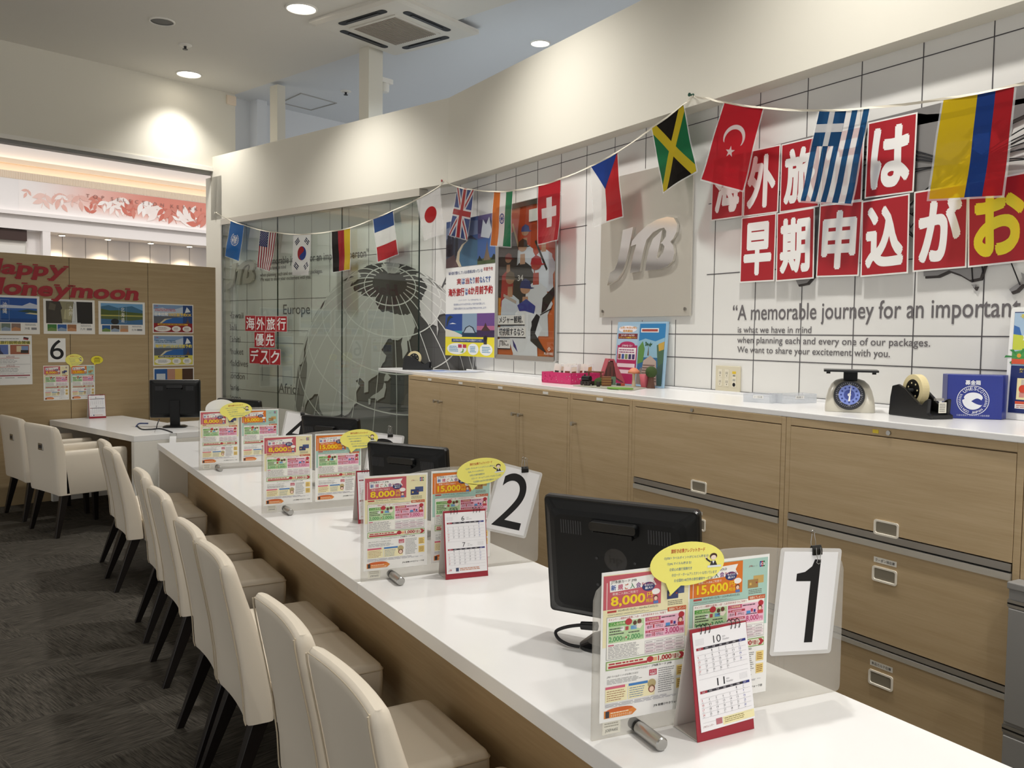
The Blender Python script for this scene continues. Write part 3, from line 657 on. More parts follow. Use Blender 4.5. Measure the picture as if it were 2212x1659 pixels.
    TX('1,000', .64, .606, .795, .646, '#b0222c', 6, .03); TX('円還元!', .80, .61, .885, .642, '#b0222c', 6, .01); s.poly([(X(.88), Y(.603)), (X(.92), Y(.603)), (X(.955), Y(.625)), (X(.92), Y(.648)), (X(.88), Y(.648)), (X(.905), Y(.625))], '#b0323a', 5)
    TX('ポイントとマイルがWでたまるカード', .27, .664, .555, .678, '#5a5a5a', 3); TX('JTB旅カード JCB GOLD' if gold else 'JTB旅カード JMB', .57, .661, .80, .679, '#333', 3, .01)
    TX('JTBトラベルポイントがお得にたまる!', .075, .692, .42, .708, '#454545', 3); s.lines(X(.075), Y(.752), X(.50), Y(.715), 4, '#9a9a9a', 3, .35, 15)
    R(.545, .695, .63, .735, '#c03a55', 3); TX('トラベル', .555, .70, .62, .714, '#fff', 4); TX('POINT', .555, .717, .62, .731, '#fff', 4, .02)
    R(.06, .765, .30, .87, '#f4ecc0', 3); R(.06, .765, .275, .782, '#d8667e', 4); R(.31, .765, .61, .87, '#f4ecc0', 3); R(.315, .765, .53, .782, '#3f7fc4', 4)
    s.lines(X(.075), Y(.865), X(.28), Y(.79), 5, '#a06a4a', 4, .3, 16); s.lines(X(.325), Y(.865), X(.52), Y(.79), 5, '#5c7ea6', 4, .3, 17); s.disc(X(.575), Y(.79), 10, '#b8a87a', 4, 9); s.disc(X(.575), Y(.825), 8, '#8a4a34', 4); s.disc(X(.575), Y(.828), 5.5, '#f3d3bf', 5)
    s.lines(X(.65), Y(.865), X(.84), Y(.69), 12, '#8d8d90', 3, .35, 18)
    for j in range(2): R(.86, .695+j*.09, .955, .765+j*.09, '#f2d98a', 3); s.lines(X(.87), Y(.758+j*.09), X(.945), Y(.703+j*.09), 4, '#a07030', 4, .45, j)
    s.lines(X(.06), Y(.905), X(.95), Y(.878), 4, '#b4b4bc', 3, .45, 20)
    s.poly([(X(.05), Y(.975)), (X(.05), Y(.925)), (X(.36), Y(.922)), (X(.41), Y(.95)), (X(.36), Y(.977))], '#e38a3c', 3); s.disc(X(.22), Y(.926), 30, '#d4662c', 4, 4.5); R(.065, .928, .105, .972, '#3b3b3f', 5); TX('スマホでラクラク入会!!', .12, .954, .355, .972, '#fdf3e0', 5); s.lines(X(.12), Y(.95), X(.33), Y(.938), 1, '#fbe3c4', 5, .6, 3)
    TX('JTB 前橋けやきウォーク店', .60, .938, .95, .958, '#1e1e22', 3, .01)
    return s
LEAF = {False: leaflet(False).build('card_leaflet'), True: leaflet(True).build('card_leaflet')}
for o in LEAF.values(): C.objects.unlink(o)
def put_leaflet(gold, M, label, group):
    o = bpy.data.objects.new('card_leaflet', LEAF[gold].data); C.objects.link(o); o.matrix_world = M
    return tag(o, label, 'leaflet', group)
for gold, q in ((False, (93, 790, 149, 863)), (True, (152, 789, 205, 861))):
    x0, y0, w_, h_ = px_rect(PT, *q)
    o = put_leaflet(gold, PT.at(x0, y0, .0035), 'small %s card leaflet pinned to the partition below the 6' % ('orange and teal 15,000 yen' if gold else 'red and cream 8,000 yen'), 'leaflets on the partition')
    o.scale = (w_/.21, h_/.297, 1)
def bubble_sheet(col='#f3ea5c', simple=False):
    s = Sheet(.001, .0002); pts = []
    for i in range(40):
        a = 2*PI*i/40-PI*.62; pts.append((90*math.cos(a), 62*math.sin(a)))
    pts = [(-38, -84)]+pts+[(-58, -47)] if False else pts
    s.prism([(x*.001, y*.001) for x, y in pts], -.0005, 0, ink(col, .6)); s.prism([(x*.001, y*.001) for x, y in ((-52, -49), (-38, -86), (-14, -60))], -.0005, 0, ink(col, .6))
    return s
def bubble(small=False):
    s = bubble_sheet('#f2e43c' if small else '#faf27c')
    if small:
        for k, (y, w_) in enumerate(((30, 34), (12, 50), (-10, 44), (-32, 46))): s.rect(-w_, y-4, w_, y+5, '#6b5a18', 2)
        return s
    s.text('旅好き必携クレジットカード', -42, 32, 40, 44, '#c4452c', 2, .015)
    for k, (b, x0, x1) in enumerate((('①JTBトラベルポイントがどんどん貯まる!', -58, 50), ('②JALマイルも貯まる!', -50, 8), ('③安心の旅行保険付き', -44, 10), ('④ロード・ホームアシスタントも付いています', -38, 72), ('⑤全国約140万件の割引優待サービス!', -32, 62))):
        s.text(b, x0, 14-k*16, x1, 23-k*16, '#2d6ca8', 2)
    s.disc(62, 16, 9, '#4a2f26', 3, 9); s.disc(62, 12.5, 6.6, '#f6e2d2', 4); s.poly([(54, -10), (57, 3), (67, 3), (72, -10)], '#2e2b31', 3); s.poly([(59, 3), (65, 3), (62, -6)], '#f4f4f4', 4); s.line([(55, 0), (46, 8), (44, 13)], 4, '#2e2b31', 3); s.disc(43.5, 14, 2.4, '#f6e2d2', 4)
    s.rect(48, -16, 82, -10, '#e6ecf0', 3.5)
    return s
BUB = bubble().build('speech_bubble_card'); C.objects.unlink(BUB)
BUBS = bubble(True).build('speech_bubble_card'); C.objects.unlink(BUBS)
def put_bubble(M, label, group=None, small=False):
    o = bpy.data.objects.new('speech_bubble_card', (BUBS if small else BUB).data); C.objects.link(o); o.matrix_world = M
    return tag(o, label, 'speech bubble card', group)
for px, py, w_, small, lab in ((160, 777.5, 39, False, 'pale yellow speech bubble card between the 6 and the leaflets'), (209, 777.5, 26, True, 'small bright yellow speech bubble card right of the paler one')):
    a = PT.uv(px-w_/2, py); b = PT.uv(px+w_/2, py); k = (b[0]-a[0])/.18
    o = put_bubble(PT.at((a[0]+b[0])/2, a[1], .0055), lab, None, small); o.scale = (k, k*.98, 1)
# right hand column of three pictures
def travel_ad(red):
    s = Sheet(.01, .0003); s.card(42, 29.7, .001, '#eae8e2'); base = '#8e1d24' if red else '#d9cf58'
    s.rect(1, 1, 41, 28.7, base, 1); s.rect(1, 10, 41, 28.7, '#7f9cc0', 2); s.poly([(1, 24), (10, 26), (18, 23), (31, 27), (31, 20), (1, 18)], '#b9c6d4', 2.3); s.rect(31, 10, 41, 28.7, '#25467c', 3); s.poly([(33, 21), (35, 27), (37, 25), (39, 22)], '#dfe4e4', 4)
    s.rect(1, 10, 31, 16, '#2a62a6', 3); s.poly([(1, 10), (8, 10), (12, 14), (20, 15.6), (31, 16.6), (31, 17.4), (1, 17)], '#5b5f66', 3.5); s.poly([(7, 10), (9, 10), (14, 13.6), (20, 15.2), (12, 14.4)], '#cfc7a6', 4); s.poly([(33.5, 10), (38.5, 10), (36.5, 13), (36, 17.5), (35.5, 13)], '#5a4a44', 4)
    s.text('日本出発' if red else '海外旅行', 2, 17.4, 15.4 if red else 17, 20.8, '#f4f2ea' if red else '#e8d24e', 6, .03); s.text('330日前予約OK' if red else 'は6か月前予約', 15.8 if red else 17.5, 17.2, 40, 20.8, '#e8c64a' if red else '#ecdc5a', 6, .03)
    s.text('JTB', 2.4, 26.6, 5, 27.8, '#b02a33', 6, .02, shear=.3); s.lines(2.4, 22, 24, 25, 2, '#c07a80' if red else '#5d7a96', 5, .6)
    s.rect(5, 8, 36, 9.6, '#d6a640' if red else '#24314a', 4); s.lines(6, 8.3, 34, 9.3, 1, '#6b4a18' if red else '#cfd6dc', 5, .6)
    for cx, rx in ((10, 8.4), (24, 4.6), (35, 4.6)): s.disc(cx, 4.4, rx, '#ece9e0', 4, 2.9); s.lines(cx-rx*.6, 2.8, cx+rx*.6, 6, 3, '#8a5a5a' if red else '#6a7a90', 5, .4, cx)
    return s
def px_put(pl, q, s, W_, H_, name, label, cat, out=.003, group=None):
    x0, y0, w_, h_ = px_rect(pl, *q); o = on(pl, name, label, cat, s, pl.at(x0, y0, out), group); o.scale = (w_/W_, h_/H_, 1); return o
px_put(PT, (329, 655.5, 417.5, 720), travel_ad(True), .42, .297, 'travel_advert', 'small advert with red foot band reading 330, top of the right column', 'poster')
px_put(PT, (330, 723.5, 418, 789), travel_ad(False), .42, .297, 'travel_advert', 'small advert with yellow foot band, middle of the right column', 'poster')
s = Sheet(.01); s.card(42, 20, .001, '#e8e6e0'); s.rect(1, 1, 14, 19, '#2a5a96', 1); s.rect(3, 9, 12, 15, '#c3ccd2', 2); s.rect(1, 1, 14, 6, '#2f6f8a', 2); s.rect(14, 9, 22, 19, '#b98a74', 1); s.rect(22, 9, 29.5, 19, '#d8b45c', 1); s.rect(29.5, 1, 41, 19, '#4d3526', 1); s.disc(17, 6.4, 1.2, '#24427c', 2); s.lines(18.6, 5.6, 27, 7, 1, '#24427c', 2, .8)
px_put(PT, (331, 795, 419, 842), s, .42, .20, 'travel_advert', 'narrow picture strip partly behind the far monitor, bottom of the right column', 'poster')

# ================================================================== murals on the tiles
GREY = '#6a6668'
def wl(s, body, pl, x0, y0, x1, y1, yb=None, h=GREY, bold=0.0, keep=None, shear=0.0, L=2):
    """lettering on a wall between two points of its base line, y0 = top at the left end, y1 = base at the right end"""
    a = pl.uv(x0, yb if yb else y1); b = pl.uv(x1, y1); top = pl.uv(x0, y0)
    return s.text(body, a[0], a[1], b[0], top[1], h, L, bold, shear=shear, res=4, keep=keep)
def asc(body, px0, px1, ytop, ybase, has_desc, kf, label):
    s = Sheet(eps=.0008); u0 = A.uv(px0, ybase)[0]; u1 = u0+(A.uv(px1, ybase)[0]-u0)*kf; v0 = A.uv(px0, ybase)[1]; v1 = A.uv(px0, ytop)[1]
    if has_desc: v0 -= (v1-v0)*.31
    s.text(body, u0, v0, u1, v1, GREY, 2, .008, res=4)
    tag(s.build('wall_lettering', None, A.M), label, 'lettering', 'lettering on the long wall')
asc('“A memorable journey for an important person”', 1583, 2480, 659, 692, True, .945, 'large grey line A memorable journey for an important, on the long tiled wall')
asc('is what we have in mind', 1594, 1753, 705.5, 719, False, 1, 'small grey line is what we have in mind, under the large sentence')
asc('when planning each and every one of our packages.', 1593, 2010, 727, 741, True, 1, 'small grey line when planning each and every one, second below the sentence')
asc('We want to share your excitement with you.', 1593, 1923, 748, 761.5, True, 1, 'small grey line We want to share your excitement, lowest on the wall')
def bsc(body, px0, px1, ytop, ybase, desc=False, keep=None):
    a = WB.uv(px0, ybase); b = WB.uv(px1, ybase); v1 = WB.uv(px0, ytop)[1]; v0 = a[1]
    if desc: v0 -= (v1-v0)*.31
    s.text(body, a[0], v0, b[0], v1, '#6f6d6e', 2, .006, res=4, keep=keep)
for body, x0, x1, y0, y1, dd, lab in (('“A memorable journey for an important person”', 560, 797, 558, 574, True, 'grey line ending important person, behind the glass'), ('is what we have in mind', 562, 618, 576, 584, False, 'tiny grey line is what we have in mind, behind the glass'), ('when planning each and every one of our packages.', 562, 697, 590, 598, True, 'tiny grey line ending packages, behind the glass'), ('We want to share your excitement with you.', 562, 672, 600, 608, True, 'tiny grey line ending with you, behind the glass')):
    s = Sheet(eps=.0008); bsc(body, x0, x1, y0, y1, dd); tag(s.build('wall_lettering', None, WB.M), lab, 'lettering', 'lettering behind the glass')
for i, (nm, y, x1) in enumerate((('Hawaii', 688, 526), ('Bali', 713, 511), ('Tahiti', 739, 519.5), ('Phuket', 765, 526), ('Maldives', 790, 536), ('London', 817, 529), ('Paris', 842, 516), ('Roma', 864, 521))):
    s = Sheet(eps=.0008); bsc(nm, 494, x1, y-13, y)
    tag(s.build('place_name', None, WB.M), 'grey place name %s in the column behind the glass' % nm, 'lettering', 'place names behind the glass')
for nm, x0, x1, y0, y1 in (('Europe', 612, 670, 658, 679), ('Asia', 746, 785, 754, 776), ('Africa', 602, 648, 827, 848)):
    s = Sheet(eps=.0008); bsc(nm, x0, x1, y0, y1, nm == 'Europe')
    tag(s.build('continent_name', None, WB.M), 'large grey continent name %s beside the globe' % nm, 'lettering', 'continent names round the globe')
s = Sheet(eps=.0008); a = WB.uv(953, 622); s.text('America', a[0], a[1], a[0]+.62, WB.uv(953, 598)[1], '#5c5a5b', 2, .004)
UBW = WB.uv(995, 800.5)[0]
def fold(co):
    """the mural is drawn flat and bends round the corner of the two tiled walls"""
    u, v, z = co
    if u <= UBW: return WB.M @ Vector((u, v, z))
    return A.M @ Vector((-YB+(u-UBW), v, z))
CUT = [((UBW, 0, 0), (1, 0, 0))]
tag(s.build('continent_name', None, None, cuts=CUT, mapf=fold), 'grey continent name starting with A, mostly hidden by the blue travel poster', 'lettering', 'continent names round the globe')

# ------------------------------------------------------------------ land outlines, degrees
LAND = {
 'eurasia': [(-9,37),(-9,43),(-2,43),(-4,48),(2,51),(8,54),(8,57),(11,56),(10,54),(20,55),(24,59),(30,60),(22,60),(22,65),(17,61),(18,58),(12,56),(5,59),(6,62),(14,67),(25,71),(40,67),(33,66),(44,66),(45,68),(60,69),(68,73),(73,72),(80,73),(104,77),(113,74),(130,71),(140,72),(160,70),(180,69),(178,63),(170,60),(163,58),(162,54),(156,51),(156,57),(160,61),(155,59),(142,59),(136,54),(141,52),(135,44),(128,40),(129,36),(126,35),(125,39),(121,40),(118,38),(122,37),(120,34),(122,30),(117,24),(110,21),(106,19),(109,12),(105,9),(100,13),(103,2),(99,8),(98,16),(94,17),(90,22),(86,20),(80,14),(78,8),(73,17),(72,21),(67,25),(57,26),(52,28),(48,30),(52,24),(56,24),(59,22),(54,17),(45,13),(40,20),(35,28),(36,36),(28,37),(27,40),(36,41),(41,42),(37,46),(30,46),(28,42),(23,40),(24,37),(20,40),(13,45),(18,40),(16,38),(10,44),(4,43),(0,39),(-5,36)],
 'africa': [(-6,36),(10,37),(11,33),(20,31),(32,31),(35,25),(39,15),(43,11),(51,12),(42,0),(39,-6),(40,-15),(35,-20),(33,-28),(27,-34),(19,-35),(15,-27),(12,-17),(13,-6),(9,0),(9,4),(4,6),(-8,4),(-13,9),(-17,14),(-17,21),(-10,29)],
 'north_america': [(-168,66),(-156,71),(-128,70),(-115,68),(-96,68),(-94,72),(-85,69),(-82,66),(-93,60),(-93,58),(-82,55),(-79,51),(-77,57),(-78,62),(-65,59),(-56,52),(-66,50),(-60,46),(-70,43),(-74,40),(-76,35),(-81,31),(-80,25),(-83,30),(-90,29),(-97,27),(-97,20),(-91,18),(-87,21),(-88,16),(-83,14),(-82,9),(-78,8),(-86,11),(-94,16),(-105,20),(-113,31),(-110,23),(-117,33),(-124,40),(-124,48),(-134,57),(-146,60),(-152,59),(-163,55),(-157,58),(-165,61)],
 'greenland': [(-45,60),(-53,66),(-58,75),(-72,78),(-60,82),(-30,83),(-20,77),(-24,70),(-40,65)],
 'south_america': [(-78,8),(-72,12),(-60,9),(-50,0),(-35,-6),(-39,-15),(-48,-26),(-57,-37),(-65,-43),(-69,-53),(-74,-48),(-72,-30),(-70,-18),(-81,-5),(-79,2)],
 'australia': [(114,-22),(122,-18),(130,-12),(137,-12),(136,-15),(140,-17),(142,-11),(146,-19),(153,-26),(150,-37),(144,-38),(138,-34),(131,-31),(124,-34),(115,-34)],
 'japan_main': [(130.6,33.8),(133,35.5),(136.5,37),(139.5,39),(140.3,41.2),(141.6,41),(142,39.4),(140.8,35.7),(138,34.6),(136,33.5),(135,34.5)],
 'hokkaido': [(140.2,41.8),(140.3,43.3),(141.8,45.4),(145.3,43.6),(143.2,42.1)], 'kyushu': [(129.8,33.4),(131.4,33.6),(131.6,31.5),(130.3,31.2)],
 'britain': [(-5,50),(1,51),(0,53.5),(-2,57),(-5,58.5),(-5,55),(-3,53)], 'new_zealand_north': [(173,-35),(178,-38),(175,-41.5),(174,-39)], 'new_zealand_south': [(173,-40.6),(174,-42),(171,-45.5),(168,-46.6),(167,-45)],
 'tasmania': [(145,-41),(148,-41),(147,-43.5)], 'borneo': [(109,1),(117,7),(119,5),(116,-3.5),(111,-3)], 'sumatra': [(95,5.5),(104,-2),(106,-6),(101,-2)], 'new_guinea': [(131,-1),(141,-3),(150,-10),(138,-8)], 'philippines': [(120,18),(122,18),(126,8),(122,7),(120,14)], 'madagascar': [(44,-20),(50,-13),(47,-25)], 'iceland': [(-24,65),(-15,66),(-14,65),(-20,63)],
}
def dense(pts, step=2.5):
    out = []
    for i, (a, b) in enumerate(pts):
        c, d = pts[(i+1) % len(pts)]; k = max(1, int(math.hypot(c-a, d-b)/step))
        rj = random.Random(i*31+len(pts))
        for j in range(k): out.append((a+(c-a)*j/k+(rj.uniform(-.5, .5) if j else 0), b+(d-b)*j/k+(rj.uniform(-.5, .5) if j else 0)))
    return out
# globe: drawn looking down on the northern half, Japan below the pole
GU, GV, GR = -5.6348, 0.7935, 1.2550
PH0, LM0, ROLL = math.radians(28.5), math.radians(140), math.radians(-4.8)
def orth(lo, la):
    lo, la = math.radians(lo)-LM0, math.radians(la)
    x = math.cos(la)*math.sin(lo); y = math.cos(PH0)*math.sin(la)-math.sin(PH0)*math.cos(la)*math.cos(lo)
    z = math.sin(PH0)*math.sin(la)+math.cos(PH0)*math.cos(la)*math.cos(lo)
    return (GU+GR*(x*math.cos(ROLL)-y*math.sin(ROLL)), GV+GR*(x*math.sin(ROLL)+y*math.cos(ROLL)), z)
def globe_ground():
    """printed grey ground that fades from charcoal at the pole to light grey, a print that is part of the mural"""
    m = mat('globe_print', '#7c7b7b', .35); N, L, b = nodes(m)
    tc = N.new('ShaderNodeTexCoord'); vm = N.new('ShaderNodeVectorMath'); vm.operation = 'DISTANCE'
    p = WB.M @ Vector((GU+.25, GV+.9, 0)); vm.inputs[1].default_value = p
    L.new(tc.outputs['Object'], vm.inputs[0]); r = N.new('ShaderNodeValToRGB'); e = r.color_ramp.elements
    e[0].position = .15; e[0].color = lin('#4b4a4a'); e[1].position = .95; e[1].color = lin('#9a9a99'); k = e.new(.55); k.color = lin('#6f6f6e')
    dv = N.new('ShaderNodeMath'); dv.operation = 'DIVIDE'; dv.inputs[1].default_value = 2.0
    L.new(vm.outputs['Value'], dv.inputs[0]); L.new(dv.outputs[0], r.inputs[0]); L.new(r.outputs[0], b.inputs['Base Color']); return m
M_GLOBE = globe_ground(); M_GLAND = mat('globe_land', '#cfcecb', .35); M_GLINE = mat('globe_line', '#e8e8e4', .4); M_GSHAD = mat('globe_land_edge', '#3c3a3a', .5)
s = Sheet(eps=.0008)
s.disc(GU, GV, GR, '', 1, n=120, m=M_GLOBE)
for nm, pts in LAND.items():
    q = [orth(*p) for p in dense(pts)]
    if sum(1 for p in q if p[2] > 0) < 3: continue
    poly = []
    for x, y, z in q:
        if z < 0:
            d = math.hypot(x-GU, y-GV) or 1; x, y = GU+(x-GU)/d*GR*.999, GV+(y-GV)/d*GR*.999
        poly.append((x, y))
    if sum(1 for p in q if p[2] > 0) < len(q)*.35 and nm not in ('north_america',): continue
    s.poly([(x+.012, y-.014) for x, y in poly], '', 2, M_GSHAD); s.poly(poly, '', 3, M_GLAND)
def gl(pts, w):
    q = [orth(*p) for p in pts]
    for a, b in zip(q, q[1:]):
        if a[2] > 0.02 and b[2] > 0.02: s.line([a[:2], b[:2]], w, '', 4, M_GLINE)
for la in (0, 15, 30, 45, 60, 75): gl([(lo, la) for lo in range(0, 361, 5)], .010)
for lo in range(0, 360, 15): gl([(lo, la) for la in range(-40, 84, 4)], .008)
tag(s.build('globe_mural', None, None, cuts=CUT, mapf=fold), 'large grey globe seen from above the north pole, drawn on the tiles behind the glass', 'mural')
# steel logo letters (outline drawn by hand), unit height
JT_ = [[((x-212)/450, (1355-y)/450) for x, y in P_] for P_ in (
 [(315,950),(385,938),(360,1090),(340,1190),(318,1260),(285,1310),(245,1340),(212,1355),(230,1258),(262,1240),(282,1190),(298,1090)],
 [(372,1078),(378,1042),(420,990),(480,940),(540,913),(600,905),(640,920),(661,965),(658,1020),(640,1060),(622,1082),(640,1110),(648,1165),(638,1215),(605,1252),(560,1266),(470,1268),(475,1210),(490,1120),(515,1045),(572,992),(558,1090),(540,1188),(558,1182),(580,1150),(588,1110),(575,1088),(562,1084),(575,1072),(595,1040),(597,1005),(583,978),(556,980),(515,998),(474,1046),(458,1110),(444,1190),(434,1270),(370,1275),(378,1210),(393,1130),(408,1068)])]
def logo(g, pl_u, pl_v, H, m, z0, z1, wide=1.0):
    for pts in JT_: g.prism([(pl_u+x*H*wide, pl_v+y*H) for x, y in pts], z0, z1, m)
g = G(); a = WB.uv(494, 628); b = WB.uv(555, 560); H = (b[1]-a[1]); logo(g, a[0], a[1], H, M_STEEL2, .01, .03, (b[0]-a[0])/H)
tag(g.build('logo_letters', None, WB.M), 'small steel logo letters on the wall behind the glass, left of the sentence', 'logo')

# ================================================================== glass screen under the turned soffit
t = thing('glass_screen', 'tall frameless glass screen under a steel rail in front of the globe wall', 'glass screen')
ug = [GB.uv(x, 600)[0] for x in (481, 599, 738, 904.5)]
zr = GB.uv(903.7, 424)[1]; zr2 = GB.uv(902, 406)[1]
g = G(); g.box(ug[0]-.03, ug[-1]+.004, zr, min(zr2, Z_SB-.002), -.082, .004, M_STEEL2); g.build('top_rail', t, GB.M, bevel=.002)
for i in range(3):
    g = G(); g.box(ug[i]+.004, ug[i+1]-.004, .01, zr, -.012, 0, M_GLASS); o = g.build('glass_pane', t, GB.M)
    g = G(); g.box(ug[i+1]-.004, ug[i+1]-.0005, .01, zr, -.012, 0, mat('glass_edge', '#22302c', .2)); g.build('pane_edge', o)
g = G(); g.box(ug[0]-.018, ug[0], .01, zr, -.03, .006, M_ALU); g.build('side_channel', t, GB.M)

# ------------------------------------------------------------------ red character cards
CARD = '#a91c27'
def char_card(pl, ch, bl, br, w_, h_, out, label, group, fg='#f3f1ee', border=.006, bold=.045):
    a = pl.uv(*bl); b = pl.uv(*br); rot = math.atan2(b[1]-a[1], b[0]-a[0])
    s = Sheet(eps=.0004); s.card(w_, h_, .0015, '#efece8'); s.rect(border, border, w_-border, h_-border, CARD, 1)
    mx, my = w_*.10, h_*.10
    s.text(ch, mx, my, w_-mx, h_-my, fg, 2, bold, res=5)
    return tag(s.build('character_card', None, pl.at(a[0], a[1], out, rot)), label, 'character card', group)
c6 = lambda x, y: (1250+x/2.9627, 160+y/2.9627); c7 = lambda x, y: (1700+x/2.910, 150+y/2.910)
GRP = 'red character cards on the long wall'
TOPR = [('海', c6(870, 943), c6(1076, 915)), ('外', c6(1078, 917), c6(1305, 888)), ('旅', c6(1310, 890), c7(228, 866)), ('行', c7(232, 862), c7(500, 826)), ('は', c7(512, 816), c7(825, 775))]
for i, (ch, bl, br) in enumerate(TOPR):
    w_ = math.dist(A.uv(*bl), A.uv(*br)); ht = .297
    char_card(A, ch, bl, br, w_-.003, ht, .024+.002*(i % 2), 'red card with white character %s, %s in the top row' % (ch, ['first, under the crescent flag', 'second', 'third', 'fourth, behind the striped flag', 'last'][i]), GRP)
BOT = [('早', c6(1060, 1338), c6(1285, 1326)), ('期', c6(1297, 1330), c7(205, 1316)), ('申', c7(213, 1308), c7(485, 1300)), ('込', c7(497, 1307), c7(800, 1283)), ('が', c7(820, 1276), c7(1165, 1248)), ('お', c7(1172, 1249), c7(1640, 1200))]
for i, (ch, bl, br) in enumerate(BOT):
    w_ = math.dist(A.uv(*bl), A.uv(*br)); w_ = min(w_, .235) if ch != 'お' else .225
    char_card(A, ch, bl, br, w_-.003, .30, .030+.004*(i % 2), 'red card with %s character %s, %s in the bottom row' % ('yellow' if ch == 'お' else 'white', ch, ['first', 'second', 'third', 'fourth', 'fifth', 'cut by the picture edge'][i]), GRP, '#f0dc2e' if ch == 'お' else '#f3f1ee')
c4 = lambda x, y: (440+x/3.073, 380+y/3.073)
GR2 = 'small red character cards on the glass'
rows = [(('海', 278, 1030, 347), ('外', 347, 1033, 414), ('旅', 414, 1034, 483), ('行', 483, 1034, 556)), (('優', 340, 1138, 410), ('先', 410, 1140, 477)), (('デ', 306, 1244, 375), ('ス', 373, 1252, 441), ('ク', 441, 1253, 513))]
for r_, row in enumerate(rows):
    for ch, x0, y, x1 in row:
        a = c4(x0, y); b = c4(x1, y+ (3 if r_ == 2 else 1)); w_ = math.dist(GB.uv(*a), GB.uv(*b)); h_ = GB.uv(*c4(x0, y-103))[1]-GB.uv(*a)[1]
        char_card(GB, ch, a, b, w_-.002, h_, .003+.0015*(r_ == 1), 'small red card with white character %s on the glass, %s row' % (ch, ['top', 'middle', 'bottom'][r_]), GR2, border=.002, bold=.02)

# ------------------------------------------------------------------ relief map with cords behind the cards
hub = A.uv(2090, 362); aus = A.uv(2062, 612); KM = (hub[1]-aus[1])/ (36+38)
def mapp(lo, la):
    lo = lo if lo > -30 else lo+360
    return (hub[0]+(lo-138)*KM*1.12, hub[1]+(la-36)*KM)
M_RELIEF = mat('relief_grey_metal', '#959392', .38, .45)
t = thing('world_map_relief', 'metal relief map of the world with black cords, mostly behind the red cards', 'wall relief', A.M)
for nm in ('eurasia', 'north_america', 'australia', 'japan_main', 'hokkaido', 'kyushu', 'new_zealand_north', 'new_zealand_south', 'tasmania', 'new_guinea', 'borneo', 'sumatra', 'philippines', 'africa', 'greenland', 'britain', 'madagascar'):
    pts = [mapp(*p) for p in LAND[nm]]
    z0 = .0; g = G(); g.prism(pts, z0, .0085, M_CHARC); g.prism([(x-.006, y+.009) for x, y in pts], .0085, .0095, M_RELIEF); g.build('landmass', t)  # dark lower layer shows past the shifted metal as painted edge shadow
for i, (lo, la) in enumerate([(100,14),(114,22),(104,1),(121,31),(77,28),(55,25),(37,55),(24,60),(2,48),(0,51),(-4,40),(12,42),(23,38),(144,13),(147,-19),(151,-33),(172,-41),(178,-17),(-158,21),(-123,49),(-118,34),(-74,41),(-87,42),(-99,19),(-46,-23),(-149,-17),(115,-8),(145,-38),(-134,60)]):
    x0, y0 = hub; x1, y1 = mapp(lo, la); pts = []
    for k in range(13):
        f = k/12; pts.append((x0+(x1-x0)*f, y0+(y1-y0)*f+.10*math.sin(PI*f)*min(1, abs(x1-x0)), .0115))
    g = G(); g.tube(pts, .0022, M_CORD, 5); g.build('cord', t)

# ------------------------------------------------------------------ satin plate with mirror letters
a = A.uv(1299, 686); q = [A.uv(*c6(x, y)) for x, y in ((150, 700), (757, 575), (728, 1540), (147, 1558))]
t = thing('logo_plate', 'large satin steel plate with polished raised logo letters', 'logo plate')
g = G(); u0 = q[3][0]; u1 = q[2][0]; v0 = q[3][1]; v1 = (q[1][1]+q[0][1])/2+.02
g.box(u0, u1, v0, v1, .008, .016, M_STEEL2); g.build('plate', t, A.M, bevel=.001)
g = G(); la_ = A.uv(*c6(212, 1355)); lb = A.uv(*c6(664, 905)); H = (lb[1]-la_[1])
logo(g, la_[0], la_[1], H, M_MIRROR, .017, .032, (lb[0]-la_[0])/H); g.build('raised_letters', t, A.M)
for u_, v_ in ((u0+.035, v0+.035), (u1-.035, v0+.035), (u0+.035, v1-.035), (u1-.035, v1-.035)):
    g = G(); g.cyl((u_, v_, .001), (u_, v_, .022), .009, .009, M_ALU, 14); g.build('stand_off', t, A.M)

# ------------------------------------------------------------------ posters on the long wall
s = Sheet(.01); W_, H_ = 59.4, 118
s.card(W_, H_, .0012, '#f4f4f2')
def RR(x0, y0, x1, y1, c, L=1): return s.rect(x0*W_, (1-y1)*H_, x1*W_, (1-y0)*H_, c, L)
def PP(pts, c, L=2): return s.poly([(x*W_, (1-y)*H_) for x, y in pts], c, L)
def TT(b, x0, y0, x1, y1, c, L=4, bold=.01): return s.text(b, x0*W_, (1-y1)*H_, x1*W_, (1-y0)*H_, c, L, bold)
RR(0, 0, 1, .345, '#50679a'); PP([(0, .05), (.5, .02), (1, .05), (1, .12), (0, .14)], '#8490ae'); RR(.66, 0, 1, .16, '#6a5f88', 2); PP([(.72, .15), (.76, .03), (.82, .07), (.88, .02), (.93, .12), (.88, .17)], '#c9d0d8', 3)
PP([(0, .345), (0, .13), (.12, .11), (.2, .13), (.32, .115), (.45, .14), (.52, .125), (.66, .17), (.66, .345)], '#434a5c', 2)
for x, y0, x1, c in ((.03, .10, .10, '#2e2f3e'), (.12, .085, .17, '#383a4c'), (.20, .10, .26, '#2c2d3a'), (.0, .17, .14, '#3a3340'), (.28, .12, .33, '#40445a')): RR(x, y0, x1, .26, c, 3)
PP([(.66, .17), (.5, .15), (.38, .19), (.30, .24), (.29, .30), (.34, .345), (.66, .345)], '#476e8c', 4); PP([(.5, .15), (.38, .19), (.30, .24), (.29, .30), (.34, .345), (.28, .345), (.22, .30), (.25, .235), (.34, .185)], '#c9bda5', 5); PP([(0, .28), (.18, .25), (.24, .31), (.27, .345), (0, .345)], '#5f4a4c', 4)
